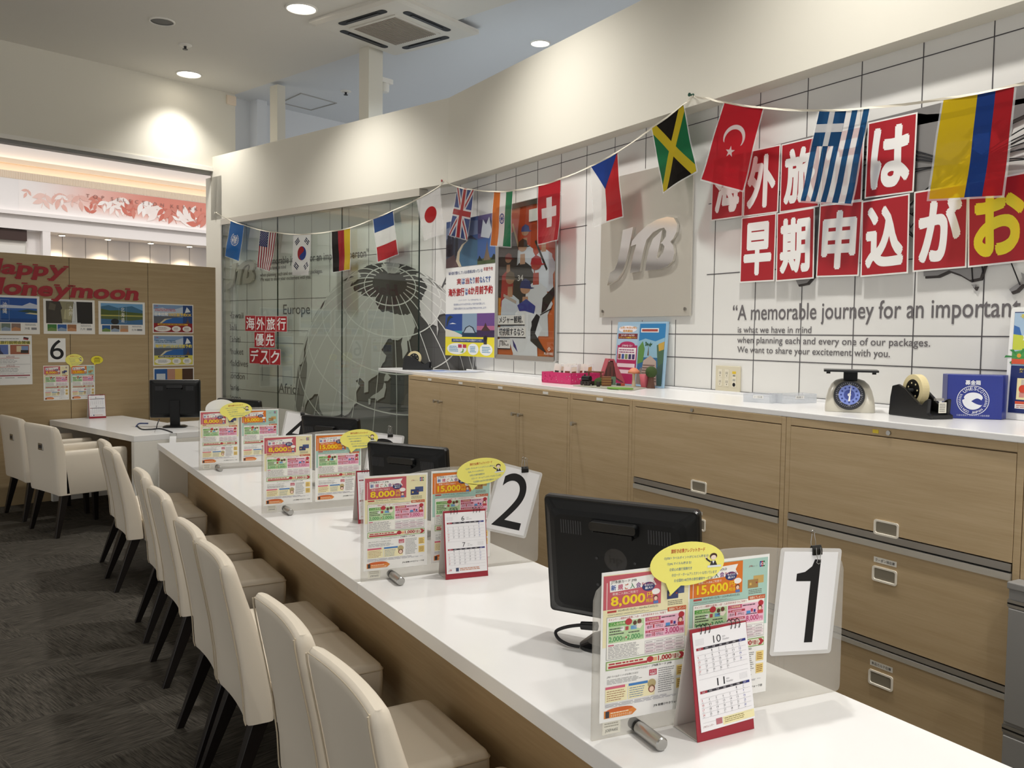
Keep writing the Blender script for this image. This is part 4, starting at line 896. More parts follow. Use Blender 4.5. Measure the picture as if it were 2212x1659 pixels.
RR(.66, .17, 1, .345, '#4a6aa4', 4); RR(.66, .305, 1, .345, '#4c5a38', 5); PP([(.78, .32), (.83, .24), (.845, .175), (.86, .24), (.91, .32)], '#7d6a58', 6); PP([(.66, .32), (.70, .28), (.76, .32)], '#1f261d', 6); PP([(.92, .32), (.97, .28), (1, .29), (1, .32)], '#1f261d', 6)
TT('海外旅行慣れしているお客様は知っている', .06, .375, .76, .40, '#3c4a80'); TT('早期予約', .78, .368, .96, .395, '#b23a3a')
for b, x0, x1, c in (('実', .24, .33, '#b23036'), ('は', .345, .41, '#3556a0'), ('当', .42, .50, '#b23036'), ('たり', .51, .61, '#3556a0'), ('前', .62, .70, '#b23036'), ('なんです', .71, .92, '#3556a0')): TT(b, x0, .43, x1, .475, c, 4, .02)
TT('海外旅行', .06, .50, .40, .56, '#b3202a', 4, .035); TT('は', .42, .505, .47, .555, '#3556a0', 4, .02); TT('6か月前予約', .48, .495, .96, .555, '#b3202a', 4, .035)
TT('パッケージツアー「ルックJTB MySTYLE」は、', .28, .585, .74, .60, '#6a76a0', 4, 0); TT('航空座席およびホテルの空き状況により旅行代金が変動します。', .18, .613, .82, .629, '#6a76a0', 4, 0); TT('ご希望の日程を叶えるには6か月前の予約をおすすめします!', .17, .643, .84, .66, '#6a76a0', 4, 0)
RR(0, .69, .36, .86, '#2c4c96'); PP([(0, .86), (0, .80), (.2, .82), (.36, .845), (.36, .86)], '#e0dccb', 3); RR(.12, .815, .36, .835, '#3f97a6', 2); PP([(.02, .77), (.05, .715), (.10, .70), (.17, .715), (.11, .72), (.06, .75), (.03, .79)], '#3a4034', 4); PP([(.08, .765), (.16, .755), (.24, .765)], '#dfe4ee', 4)
RR(.36, .69, .66, .86, '#8ba2ba'); RR(.36, .825, .66, .86, '#243a50', 2); PP([(.38, .83), (.43, .79), (.51, .775), (.59, .79), (.64, .83)], '#2f3a48', 3); PP([(.40, .83), (.45, .795), (.51, .782), (.57, .795), (.62, .83)], '#aab8c4', 4)
RR(.66, .69, 1, .86, '#6d4a8c'); RR(.66, .78, 1, .81, '#b0688c', 2); RR(.66, .81, 1, .86, '#3c2a50', 2); PP([(.74, .815), (.80, .785), (.83, .755), (.86, .785), (.93, .815)], '#4a3030', 3)
RR(0, .86, 1, 1, '#efe03a'); RR(.14, .874, .80, .898, '#27407c', 3); TT('JTBが早めの予約をおすすめする理由ポイント3つ', .17, .877, .76, .894, '#f4f4f4', 5, .01)
for x0, x1 in ((.04, .46), (.48, .70), (.72, .97)):
    s.disc((x0+x1)/2*W_, (1-.948)*H_, (x1-x0)/2*W_, '#f2f4f0', 3, .042*H_); s.lines((x0+.05)*W_, (1-.972)*H_, (x0+(.26 if x0 < .1 else x1-x0-.04))*W_, (1-.925)*H_, 4, '#5f9cc4', 4, .5, int(x0*50))
RR(.28, .915, .36, .94, '#c03a55', 5); RR(.38, .915, .45, .94, '#c03a55', 5); PP([(.32, .975), (.37, .965), (.38, .945), (.40, .95), (.39, .975)], '#6fa24a', 5); s.disc(.83*W_, (1-.868)*H_, 2.2, '#2c2420', 6); RR(.80, .88, .86, .91, '#3a3436', 6)
u0, v0 = A.uv(*(962, 767)); u1, v1 = A.uv(1066, 480); vb = A.uv(1068, 772)[1]; v1 = A.uv(*(880+610/3.319, 360+330/3.319))[1]
pl_, pr_ = WB.off(.012).hit(962, 767), A.off(.020).hit(1067.5, 771.5)
PPL = Pl((pl_.x, pl_.y, 0), (pr_.x-pl_.x, pr_.y-pl_.y, 0))      # it bridges the corner of the two walls
wp = math.hypot(pr_.x-pl_.x, pr_.y-pl_.y); v0 = PPL.uv(962, 767)[1]; v1 = (PPL.uv(880+280/3.319, 360+402/3.319)[1]+PPL.uv(880+610/3.319, 360+330/3.319)[1])/2
o = tag(s.build('travel_poster', None, PPL.at(0, v0, .0)), 'tall white travel poster with photo strips and a yellow foot, next to the glass', 'poster'); o.scale = (wp/.594, (v1-v0)/1.18, 1)
# baseball poster in an aluminium frame
fq = [A.uv(1073, 775), A.uv(1207, 785), A.uv(1207, 430)]; fw = fq[1][0]-fq[0][0]; v0 = (fq[0][1]+fq[1][1])/2; vt = A.uv(*(880+930/3.319, 360+228/3.319))[1]; fh = vt-v0
t = thing('framed_poster', 'orange sports poster in a rounded aluminium frame on the tiled wall', 'framed poster', A.at(fq[0][0], v0, 0))
b_ = .035
g = G(); P_ = [(x+fw/2, y+fh/2) for x, y in rrect(fw, fh, .02)]; Q_ = [(x+fw/2, y+fh/2) for x, y in rrect(fw-2*b_, fh-2*b_, .004)]
g.loft([[(x, y, 0) for x, y in P_], [(x, y, .018) for x, y in P_], [(x+(fw/2-x)*.02, y+(fh/2-y)*.01, .024) for x, y in P_], [(x, y, .016) for x, y in Q_], [(x, y, .008) for x, y in Q_]], M_ALU, False, None, False); g.build('frame', t)
s = Sheet(1, .0003); W_, H_ = fw-2*b_, fh-2*b_
s.box(0, W_, 0, H_, -.004, 0, ink('#c9642a'))
RR(0, 0, 1, .45, '#bb4526'); PP([(0, .2), (.3, .15), (.45, .5), (.2, .62), (0, .6)], '#3b302c', 2); PP([(.1, .55), (.6, .45), (.85, .5), (.6, .62), (.2, .68)], '#352b29', 2); RR(0, .6, .22, .8, '#d38a2e', 2)
def player(cx, cy, k, cap, shirt, skin='#b98a6c', face=1, bat=None, L=3):
    PP([(cx-.16*k, cy+.36*k), (cx-.13*k, cy+.12*k), (cx-.05*k, cy+.09*k), (cx+.05*k, cy+.09*k), (cx+.14*k, cy+.12*k), (cx+.17*k, cy+.36*k)], shirt, L)
    PP([(cx-.035*k, cy+.04*k), (cx+.035*k, cy+.04*k), (cx+.04*k, cy+.10*k), (cx-.04*k, cy+.10*k)], skin, L+.3)
    s.disc(cx*W_, (1-cy)*H_, .062*k*W_*1.05, skin, L+.5, .042*k*H_*.62); PP([(cx-.075*k, cy-.005*k), (cx-.06*k, cy-.035*k), (cx, cy-.05*k), (cx+.06*k, cy-.035*k), (cx+.075*k, cy-.005*k), (cx+.12*k*face, cy), (cx+.075*k, cy+.004*k)], cap, L+.7)
    PP([(cx+.13*k, cy+.13*k), (cx+.22*k, cy+.20*k), (cx+.10*k, cy+.30*k), (cx+.04*k, cy+.26*k), (cx+.14*k, cy+.21*k)], shirt, L+.6)
    if bat: s.line([(bat[0]*W_, (1-bat[1])*H_), (bat[2]*W_, (1-bat[3])*H_)], .028*W_, bat[4], L+1)
player(.48, .17, 1.0, '#2e4f94', '#d8dde6', bat=(.25, .10, .36, .26, '#c9a070'), L=3)
player(.80, .22, 1.0, '#e3e6ea', '#d9dee8', L=4, bat=(.66, .24, .86, .44, '#2b2522'))
player(.18, .34, .9, '#8c3028', '#b03530', L=5); player(.44, .27, 1.15, '#26221f', '#2d2a29', L=6, skin='#c29a7e')
player(.22, .48, 1.2, '#6e5a44', '#cdd3dc', L=8); player(.68, .40, 1.3, '#b3272f', '#d4d6da', L=9, skin='#b0473a'); player(.50, .55, 1.35, '#28356c', '#e6e8ec', L=11, bat=(.10, .585, .34, .64, '#b9a89c'), face=1)
PP([(.36, .66), (.52, .62), (.68, .67), (.66, .72), (.50, .70), (.40, .70)], '#2c3f8c', 14); PP([(.38, .70), (.60, .68), (.62, .80), (.50, .97), (.30, 1), (.22, .9)], '#e2e3e6', 13); PP([(.28, .89), (.34, .93), (.38, .98), (.30, .94)], '#35357c', 14)
PP([(.80, .62), (.98, .55), (1, .60), (.86, .70), (.78, .72)], '#1f1b1c', 12); PP([(.60, .78), (.70, .72), (.76, .74), (.68, .85), (.80, .93), (.88, .98), (.72, .94), (.60, .90)], '#1f1b1c', 12); s.line([(.76*W_, .27*H_), (.95*W_, .31*H_)], .012*W_, '#1f1b1c', 12)
s.text('34', .36*W_, .505*H_, .46*W_, .545*H_, '#d9d6d0', 12, .01)
for y0, y1, x1, b in ((.725, .79, .50, 'メジャー観戦、'), (.808, .875, .52, '初挑戦するなら'), (.892, .955, .24, 'JTBに。')):
    RR(0, y0, x1, y1, '#f0ece8', 16); RR(0, y1, x1, y1+.008, '#26222e', 16); s.text(b, .025*W_, (1-y1+.008)*H_, (x1-.03)*W_, (1-y0-.006)*H_, '#201c28', 17, .02)
PP([(.92, .935), (.945, .95), (.92, .965), (.895, .95)], '#f3ece4', 16); PP([(.92, .943), (.932, .95), (.92, .957), (.908, .95)], '#c9642a', 17); s.text('PLAYERS', .84*W_, .012*H_, .985*W_, .028*H_, '#f3ece4', 17, .03)
RR(.55, .03, .72, .11, '#e6e4e0', 16)
s.build('print', t, Matrix.Translation((b_, b_, .009)))
g = G(); g.box(b_, fw-b_, b_, fh-b_, .0145, .0155, pane_glass('poster_cover', '#f3f4f3', .0)); g.build('clear_cover', t)

# ================================================================== string of flags
def film(h):
    return sheer('flag_film_'+h.lstrip('#'), h, 0.47, 0.16, h)
class Flag(Sheet):
    def poly(s, pts, h, L=1, m=None): return super().poly(pts, h, L, m or film(h))
    def disc(s, x, y, rx, h, L=1, ry=None, n=28, m=None): return super().disc(x, y, rx, h, L, ry, n, m or film(h))
    def ring(s, *a, **k): k['m'] = film(a[4]); return super().ring(*a, **k)
def star(s, x, y, rx, ry, h, L, a0=PI/2):
    s.poly([(x+(rx if i % 2 == 0 else rx*.4)*math.cos(a0+PI*i/5), y+(ry if i % 2 == 0 else ry*.4)*math.sin(a0+PI*i/5)) for i in range(10)], h, L)
WH = '#eceae8'
def f_un(s):
    b = '#1667b2'; s.rect(0, 0, 1, 1, b, 0)
    s.ring(.5, .53, .0, .20, WH, 1)if False else None
    for r0, r1 in ((.235, .27),): pass
    n = 30
    for r0, r1 in ((.17, .19), (.11, .125), (.05, .065)):
        s.poly([(.5+r1*math.cos(2*PI*i/n), .53+r1*.62*math.sin(2*PI*i/n)) for i in range(n)]+[(.5+r1, .53), (.5+r0, .53)]+[(.5+r0*math.cos(-2*PI*i/n), .53+r0*.62*math.sin(-2*PI*i/n)) for i in range(n)], WH, 1)
    for a in range(0, 180, 45):
        c_, d_ = math.cos(math.radians(a)), math.sin(math.radians(a)); s.line([(.5-.18*c_, .53-.11*d_), (.5+.18*c_, .53+.11*d_)], .012, WH, 1)
    for a, r_ in ((40, .12), (120, .10), (200, .13), (300, .11), (340, .07)): s.disc(.5+r_*math.cos(math.radians(a)), .53+.62*r_*math.sin(math.radians(a)), .05, WH, 2, .035, 12)
    for sg in (-1, 1):
        for i in range(9):
            a = math.radians(-80+i*17); cx, cy = .5+sg*.25*math.cos(a), .53+.16*math.sin(a)
            s.disc(cx, cy, .03, WH, 1, .02, 10)
def f_us(s):
    for i in range(13): s.rect(i/13, 0, (i+1)/13, 1, '#9c2230' if i % 2 == 0 else WH, 0)
    s.rect(0, .58, 7/13, 1, '#26336f', 1)
    for r in range(11):
        for c in range(5 if r % 2 else 4): star(s, .055+.107*c+(0 if r % 2 else .053), .61+.035*r, .026, .017, WH, 2)
def f_kr(s):
    s.rect(0, 0, 1, 1, WH, 0); cx, cy, rx, ry = .52, .53, .24, .17
    s.disc(cx, cy, rx, '#28408c', 1, ry)
    P = lambda t, k=1: (cx+rx*k*math.cos(t), cy+ry*k*math.sin(t))
    left = [P(PI/2+PI*i/18) for i in range(19)]
    s.poly(left+[(cx+rx*.5*math.sin(PI*i/10)*-1, cy-ry+ry*i/10) for i in range(11)]+[(cx+rx*.5*math.sin(PI*i/10), cy+ry*i/10) for i in range(11)], '#b3282f', 2)
    for gx, gy, a, pat in ((.24, .82, 1, '111'), (.80, .82, -1, '010'), (.24, .22, -1, '101'), (.80, .22, 1, '000')):
        for k in range(3):
            ox, oy = gx+(k-1)*.07*a*.6, gy-(k-1)*.035; dx, dy = .10, .045*a*1.2
            if pat[k] == '1': s.line([(ox-dx, oy-dy), (ox+dx, oy+dy)], .032, '#24264a', 1)
            else: s.line([(ox-dx, oy-dy), (ox-dx*.15, oy-dy*.15)], .032, '#24264a', 1); s.line([(ox+dx*.15, oy+dy*.15), (ox+dx, oy+dy)], .032, '#24264a', 1)
def vert(*cols):
    def f(s):
        x = 0
        for w_, h in cols: s.rect(x, 0, x+w_, 1, h, 0); x += w_
    return f
def f_fr(s):
    for i, h in enumerate(('#b3282f', WH, '#234a86')): s.rect(0, i/3, 1, (i+1)/3, h, 0)
def f_jp(s): s.rect(0, 0, 1, 1, WH, 0); s.disc(.5, .5, .29, '#bb2a2e', 1, .18)
def f_uk(s):
    b, r = '#24407f', '#b3262f'; s.rect(0, 0, 1, 1, b, 0)
    for w_, h, L in ((.26, WH, 1), (.09, r, 2)):
        for (x0, y0), (x1, y1) in (((0, 0), (1, 1)), ((0, 1), (1, 0))):
            e = w_/2; s.poly([(x0, y0), (x0+e if x0 < x1 else x0-e, y0), (x1, y1-(e*.66 if y1 > y0 else -e*.66)), (x1, y1), (x1-e if x1 > x0 else x1+e, y1), (x0, y0+(e*.66 if y1 > y0 else -e*.66))], h, L)
    s.rect(.36, 0, .64, 1, WH, 3); s.rect(0, .41, 1, .59, WH, 3); s.rect(.42, 0, .58, 1, r, 4); s.rect(0, .445, 1, .555, r, 4)
def f_in(s):
    vert((.34, '#d9742b'), (.32, WH), (.34, '#2b7a52'))(s); b = '#2b3c86'
    s.ring(.5, .5, .115, .145, b, 1) if False else None
    n = 24
    s.poly([(.5+.14*math.cos(2*PI*i/n), .5+.095*math.sin(2*PI*i/n)) for i in range(n+1)]+[(.5+.11*math.cos(-2*PI*i/n), .5+.075*math.sin(-2*PI*i/n)) for i in range(n+1)], b, 1)
    for i in range(12): s.line([(.5, .5), (.5+.11*math.cos(PI*i/6), .5+.075*math.sin(PI*i/6))], .012, b, 1)
    s.disc(.5, .5, .035, b, 2, .024)
def f_ch(s): s.rect(0, 0, 1, 1, '#b3242f', 0); s.rect(.38, .25, .62, .75, WH, 1); s.rect(.17, .415, .83, .585, WH, 1)
def f_cz(s): s.rect(0, 0, .5, 1, WH, 0); s.rect(.5, 0, 1, 1, '#b3282f', 0); s.poly([(0, 1), (.5, .52), (1, 1)], '#26479a', 1)
def f_jm(s):
    g_, k_, y_ = '#1f6b43', '#181412', '#d9c02e'; s.rect(0, 0, 1, 1, g_, 0); s.poly([(0, 1), (.5, .5), (1, 1)], k_, 1); s.poly([(0, 0), (1, 0), (.5, .5)], k_, 1)
    for a, b in (((0, 0), (1, 1)), ((0, 1), (1, 0))):
        e, f = .13, .10; y0, y1 = a[1], b[1]; d = 1 if y1 > y0 else -1
        s.poly([(0, y0), (e, y0), (1, y1-d*f), (1, y1), (1-e, y1), (0, y0+d*f)], y_, 2)
def f_tr(s):
    r = '#bd2430'; s.rect(0, 0, 1, 1, r, 0); pts = []
    for i in range(25): t = math.radians(-28+236*i/24); pts.append((.50+.27*math.cos(t), .60+.155*math.sin(t)))
    for i in range(25): t = math.radians(202-224*i/24); pts.append((.50+.225*math.cos(t), .565+.135*math.sin(t)))
    s.poly(pts, WH, 1); star(s, .50, .42, .12, .075, WH, 1, PI/2+.1)
def f_gr(s):
    b = '#24527f'
    for i in range(9): s.rect(i/9, 0, (i+1)/9, 1, b if i % 2 == 0 else WH, 0)
    s.rect(0, .61, 5/9, 1, b, 1); s.rect(2/9, .61, 3/9, 1, WH, 2); s.rect(0, .76, 5/9, .85, WH, 2)
FL = [
 ('UN', 'GB', f_un, 'light blue flag with a white globe emblem, first at the left end of the string', [(498.4, 476.3), (527, 486), (516.4, 563.7), (486.3, 552.8)]),
 ('US', 'GB', f_us, 'flag with stars on navy and red stripes hanging before the glass', [(563, 497), (596.4, 501.8), (585.5, 586), (556, 577)]),
 ('KR', 'GB', f_kr, 'white flag with a red and blue disc and four sets of bars', [(634.4, 506), (670.7, 505), (668.5, 593.5), (631.7, 594)]),
 ('DE', 'GB', vert((.34, '#1b1716'), (.33, '#a3232c'), (.33, '#d9b92b')), 'flag of black, red and gold upright bands before the glass', [(716.6, 499.4), (756.3, 492.3), (757.3, 582), (719.2, 587.6)]),
 ('FR', 'GB', f_fr, 'flag of blue, white and red level bands before the glass', [(806, 472.7), (848.4, 454.8), (859, 549), (817.5, 565.5)]),
 ('JP', 'GB', f_jp, 'white flag with one red disc at the right edge of the glass', [(900.5, 430.8), (949.3, 402), (957.7, 504.6), (915.5, 518)]),
 ('GB', 'SA', f_uk, 'flag with red and white crosses on navy over the travel poster', [(988.5, 403.7), (1023, 409.7), (1009.6, 518), (969.8, 507.6)]),
 ('IN', 'SA', f_in, 'flag of orange, white and green bands with a navy wheel', [(1067.4, 413.6), (1107.5, 411.8), (1101.5, 533), (1060, 530)]),
 ('CH', 'SA', f_ch, 'red flag with a white cross over the framed poster', [(1163, 400.7), (1211, 386.5), (1210, 518), (1161, 527)]),
 ('CZ', 'SA', f_cz, 'white and red flag with a blue triangle above the steel plate', [(1276.3, 359), (1333.4, 328.8), (1342.8, 467), (1282, 489)]),
 ('JM', 'SA', f_jm, 'black and green flag with a gold diagonal cross', [(1408.6, 276.4), (1476, 225.8), (1501.5, 369.3), (1432.3, 414.8)]),
 ('TR', 'SA', f_tr, 'red flag with a white crescent and star', [(1565.6, 220.8), (1648.3, 232.6), (1604.4, 411.5), (1513.3, 386.8)]),
 ('GR', 'SA', f_gr, 'blue and white striped flag with a small cross, over the character cards', [(1770.4, 238.7), (1878.7, 232.5), (1839, 440.4), (1726.8, 433.5)]),
 ('CO', 'SA', vert((.5, '#d9b91f'), (.25, '#1f3f86'), (.25, '#b0242c')), 'flag of yellow, blue and red upright bands, last at the right', [(2038.5, 213.6), (2191.4, 184.4), (2169, 423), (2005.8, 430)]),
]
GBf = GB.off(.035); SAf = SA.off(.02)
for n_, (code, pl, fn, lab, q) in enumerate(FL):
    P_ = GBf if pl == 'GB' else SAf
    c_ = [P_.hit(*p) for p in q]; nrm = P_.n; rr = random.Random(n_); ph = rr.uniform(0, 6); amp = .006 if n_ else .004
    s = Flag(1.0, .0005); fn(s)
    rimc = sheer('flag_clear_rim', '#f0f0f0', .7, .1, '#ffffff')
    for x0, y0, x1, y1 in ((-.03, -.02, 0, 1), (1, -.02, 1.03, 1), (0, -.02, 1, 0)): Sheet.poly(s, [(x0, y0), (x1, y0), (x1, y1), (x0, y1)], '', 0, rimc)
    def mp(co, c_=c_, nrm=nrm, ph=ph, amp=amp, curl=rr.uniform(-.02, .02)):
        u, v, z = co; a = c_[0].lerp(c_[1], u); b = c_[3].lerp(c_[2], u); p = b.lerp(a, v); d = 1-v
        wv = amp*d*math.sin(u*5+ph+d*2.2)+curl*d**4*(u-.3)+amp*.5*d*math.sin(v*9+ph)
        return p+nrm*(z+.012*d*0+max(-.012, wv))
    cuts = [((k/6, 0, 0), (1, 0, 0)) for k in range(1, 6)]+[((0, k/9, 0), (0, 1, 0)) for k in range(1, 9)]
    tag(s.build('hanging_flag', None, None, cuts=cuts, mapf=mp), lab, 'flag', 'flags on the string')
# cord: white tape from pin to pin, running through the tops of the flags
def tape(pts, wdt=.009):
    g = G(); v = []; k = len(pts)
    for i, (p, n) in enumerate(pts):
        tw = .5*math.sin(i*.9); up = Vector((0, 0, 1)); q = (up*math.cos(tw)+n*math.sin(tw))*wdt*.5
        v += [tuple(p+q+n*.002), tuple(p-q+n*.002), tuple(p-q), tuple(p+q)]
    rings = [v[4*i:4*i+4] for i in range(k)]
    return g.loft(rings, mat('white_tape', '#e9e2d0', .45), True, None, False)
path = [(GBf, (468, 460))]
for code, pl, fn, lab, q in FL[:6]: path += [(GBf, q[0]), (GBf, q[1])]
path += [(GBf, (960, 391))]
path2 = [(SAf, (961, 391))]
for code, pl, fn, lab, q in FL[6:11]: path2 += [(SAf, q[0]), (SAf, q[1])]
path2 += [(SAf, (1497, 207))]
path3 = [(SAf, (1499, 208)), (SAf, (1530, 212))]
for code, pl, fn, lab, q in FL[11:]: path3 += [(SAf, q[0]), (SAf, q[1])]
path3 += [(SAf, (2290, 160))]
for pth, lab in ((path, 'white tape of the flag string across the glass'), (path2, 'white tape of the flag string from the red pin to the green pin'), (path3, 'white tape of the flag string from the green pin past the right edge')):
    pts = []
    P3 = [(pl.hit(*px), pl.n) for pl, px in pth]
    for (a, n), (b, m_) in zip(P3, P3[1:]):
        k = 4
        for i in range(k): f = i/k; p = a.lerp(b, f); p.z -= .004*math.sin(PI*f); pts.append((p, n))
    pts.append(P3[-1])
    tag(tape(pts).build('flag_string'), lab, 'string', 'tape pieces of the flag string')
for (px, py), pl, h, lab in (((960, 391), SA, '#a3222a', 'red push pin holding the flag string at the bend of the soffit'), ((1497, 206), SA, '#1f4a3c', 'dark green push pin holding the flag string on the soffit'), ((468, 460), GB, '#c9c4b8', 'pale push pin at the left end of the flag string')):
    M = pl.M @ Matrix.Translation((*pl.uv(px, py), 0)); g = G()
    g.lathe([(.009, .0), (.009, .003), (.005, .006), (.005, .018), (.009, .021), (.009, .025)], ink(h, .3), 12); tag(g.build('push_pin', None, M), lab, 'push pin')

# ================================================================== cabinets along the tiled wall
XB = XA-.002
yEnd = CAB.hit(882, 860).y; yR = 1.375
ST = [yEnd, 4.635, 3.645, 3.145, 2.243, yR]
zhd = 1.155
M_SLOT = mat('dark_gap', '#3b2c1c', .7)
# continuous white worktop
g = G(); fx = 2.47
far = [az(817, 795, ZW)]
ge_ = PV*(DG-.012)+BV*(-ug[-1]); gf_ = far[0]+PV*((DG-.012)-far[0].dot(PV))
g.prism([(fx, -1.2), (XA-.006, -1.2), (XA-.006, YB-.16), (ge_.x, ge_.y), (gf_.x, gf_.y), (far[0].x, far[0].y)], ZW-.022, ZW, M_WHITE)
o = g.build('worktop', None, None, bevel=.003); tag(o, 'long white worktop on the oak cabinets along the tiled wall', 'worktop')
g = G(); g.box(XA-.015, XA-.0055, -1.2, YB-.12, ZW+.0005, ZW+.012, M_WHITE); tag(g.build('worktop_upstand'), 'low white upstand strip where worktop meets tiles', 'upstand')
def cabinet(y0, y1, kind, label):
    t = thing('storage_cabinet', label, 'cabinet', T(XC, y0, 0), 'oak storage cabinets')
    w_ = y0-y1                                     # local: x into the wall, y towards the viewer's right is -y
    g = G(); d = XB-XC-.02
    g.box(.02, d, -w_+.001, -.001, .001, ZW-.0225, M_WOODC); g.box(0, .02, -.022, -.001, .001, ZW-.0225, M_WOODC); g.box(0, .02, -w_+.001, -w_+.022, .001, ZW-.0225, M_WOODC); g.box(0, .02, -w_+.022, -.022, zhd, ZW-.0225, M_WOODC)
    g.build('carcass', t, None, bevel=.0012)
    zt_ = zhd-.004
    def knob(parent, y, z):
        k = G(); k.cyl((-.002, y, z), (-.022, y, z), .006, .006, M_STEEL, 14); k.cyl((-.018, y, z), (-.032, y, z), .0105, .0105, M_STEEL, 18); k.build('knob', parent)
    def door(ya, yb, ky):
        g = G(); g.box(-.001, .018, -yb+.0015, -ya-.0015, .06, zt_, M_WOODC); o = g.build('door', t, None, bevel=.001); knob(o, ky, 1.063-.03)
    if kind == 'double':
        m = w_/2; door(.022, m, -m+.035); door(m, w_-.022, -m-.035)
    elif kind == 'single': door(.022, w_-.022, -.055)
    elif kind == 'drawers':
        zs = [(.0, .0)]
        rows = [(.835, zt_, True), (.475, .783, True), (.06, .432, False)]
        for i, (za, zb_, _) in enumerate(rows):
            g = G(); g.box(-.001, .018, -w_+.0235, -.0235, za, zb_, M_WOODC); o = g.build('drawer', t, None, bevel=.001)
            hz = (.853, .698, .348)[i]; hy = -w_/2
            k = G()
            k.loft([[(-.0015, hy+x, hz+z) for x, z in rrect(.092, .05, .008)], [(-.005, hy+x, hz+z) for x, z in rrect(.092, .05, .008)], [(-.005, hy+x, hz+z) for x, z in rrect(.080, .038, .006)], [(-.0012, hy+x, hz+z) for x, z in rrect(.078, .036, .006)]], mat('cream_handle', '#efe9db', .4), False, None, False)
            k.add([(-.0013, hy+x, hz+z) for x, z in rrect(.078, .036, .006)], [tuple(range(24))], mat('handle_recess_shade', '#8f8878', .6)); k.build('recessed_handle', o)  # nearly flush face, coloured darker to stand in for the recess shade
        for i, (za, zb_) in enumerate(((.783, .832), (.434, .472))):
            g = G(); h_ = zb_-za
            g.box(-.004, .016, -w_+.0235, -.0235, za+h_*.55, zb_, M_ALU); g.box(.004, .016, -w_+.0235, -.0235, za+h_*.40, za+h_*.55, M_BLACKM); g.box(-.006, .016, -w_+.0235, -.0235, za, za+h_*.42, mat('pale_rail', '#c9c6bd', .35, .6)); g.build('rail', t)
    return t
LBL = mat('label_sticker', '#e8e6df', .5)
def sticker(t, y, z, w_, h, name='label_sticker', hh=.014):
    g = G(); g.box(-.0018, -.0002, y-w_/2, y+w_/2, z-hh/2, z+hh/2, ink(h)); return g.build(name, t)
c1 = cabinet(ST[0], ST[1], 'double', 'double door oak cabinet at the far end beside the glass')
c2 = cabinet(ST[1], ST[2], 'double', 'double door oak cabinet second from the glass')
c3_ = cabinet(ST[2], ST[3], 'single', 'narrow single door oak cabinet in the middle of the run')
c4_ = cabinet(ST[3], ST[4], 'drawers', 'oak drawer cabinet next to the single door one, behind the front monitor')
c5_ = cabinet(ST[4], ST[5], 'drawers', 'large oak drawer cabinet at the right with three recessed handles')
for t, ys in ((c1, (-.35, -.80)), (c2, (-.28, -.76)), (c3_, (-.25,))):
    for y in ys: sticker(t, y, 1.168, .05, '#ece9e2')
def labelled(t, hy, z, txt):
    s = Sheet(1, .0003); s.card(.085, .018, .0008, '#e6e3da'); s.text(txt, .006, .004, .079, .014, '#3a3a3c', 1, .01)
    M = Matrix(((0, 0, -1, -.0022), (-1, 0, 0, hy+.0425), (0, 1, 0, z), (0, 0, 0, 1))); s.build('label_strip', t, M)
w5 = ST[4]-ST[5]; labelled(c5_, -w5/2, .735, 'クーポン袋在庫'); labelled(c5_, -w5/2, .386, '単品カルテ在庫')
sticker(c4_, -(ST[3]-ST[4])/2, .745, .05, '#cfcabf')
sticker(c5_, -.38, 1.168, .022, '#d9bf2f', 'yellow_sticker', .012)
for t, y in ((c5_, -.43), (c4_, -.40)):
    g = G(); g.cyl((-.0005, y, 1.168), (-.006, y, 1.168), .008, .008, M_ALU, 16); g.build('lock', t)
# wood frame that runs on to the right and the grey steel cabinet in front of it
g = G(); g.box(XC+.03, XB-.02, -1.2, yR-.002, .001, ZW-.0225, M_WOODC); g.box(XC, XC+.03, 1.345, yR-.002, .001, ZW-.0225, M_WOODC)
tag(g.build('storage_cabinet', None, None), 'plain oak cabinet side running out of the picture at the right', 'cabinet')
t = thing('steel_cabinet', 'low grey steel cabinet at the right edge below the worktop', 'cabinet', T(XC-.055, yR-.002, 0))
gz = CAB.uv(2196, 1248)[1]
g = G(); g.box(0, .05, -.9, 0, .001, gz-.02, M_GREYM); g.box(-.008, .052, -.905, .002, gz-.02, gz, M_GREYM); g.build('body', t, None, bevel=.003)
for i, z in enumerate((gz-.05, gz-.41)):
    g = G(); g.box(-.004, -.0005, -.9, 0, z-.022, z, M_ALU); g.box(-.0042, -.004, -.9, 0, z-.014, z-.009, M_BLACKM); g.build('handle_rail', t)
for i in range(2):
    g = G(); g.box(-.006, -.0006, -.898, -.004, (gz-.40, .05)[i], (gz-.075, gz-.44)[i], M_GREYM); g.build('drawer', t, None, bevel=.002)

# ================================================================== reception counter
X0, X1 = .955, 1.575; YE = 6.37
t = thing('reception_counter', 'long white reception counter with oak front in the foreground', 'counter')
for y0, y1 in ((2.535, YE), (-1.4, 2.534)):
    g = G(); g.box(X0, X1, y0, y1, ZT-.04, ZT, M_WHITE); g.build('counter_top', t, None, bevel=.002)
g = G(); g.box(X0+.004, X1-.02, YE-.042, YE-.002, .0, ZT-.0405, M_WHITE2); g.build('end_panel', t, None, bevel=.0015)
wx = 1.145
g = G(); g.box(wx, wx+.02, -1.4, YE-.043, .0, ZT-.0405, M_WOODD); g.build('front_panel', t)
g = G(); g.box(X1-.06, X1-.03, -1.4, YE-.043, .0, ZT-.0405, M_WHITE2); g.build('back_panel', t)

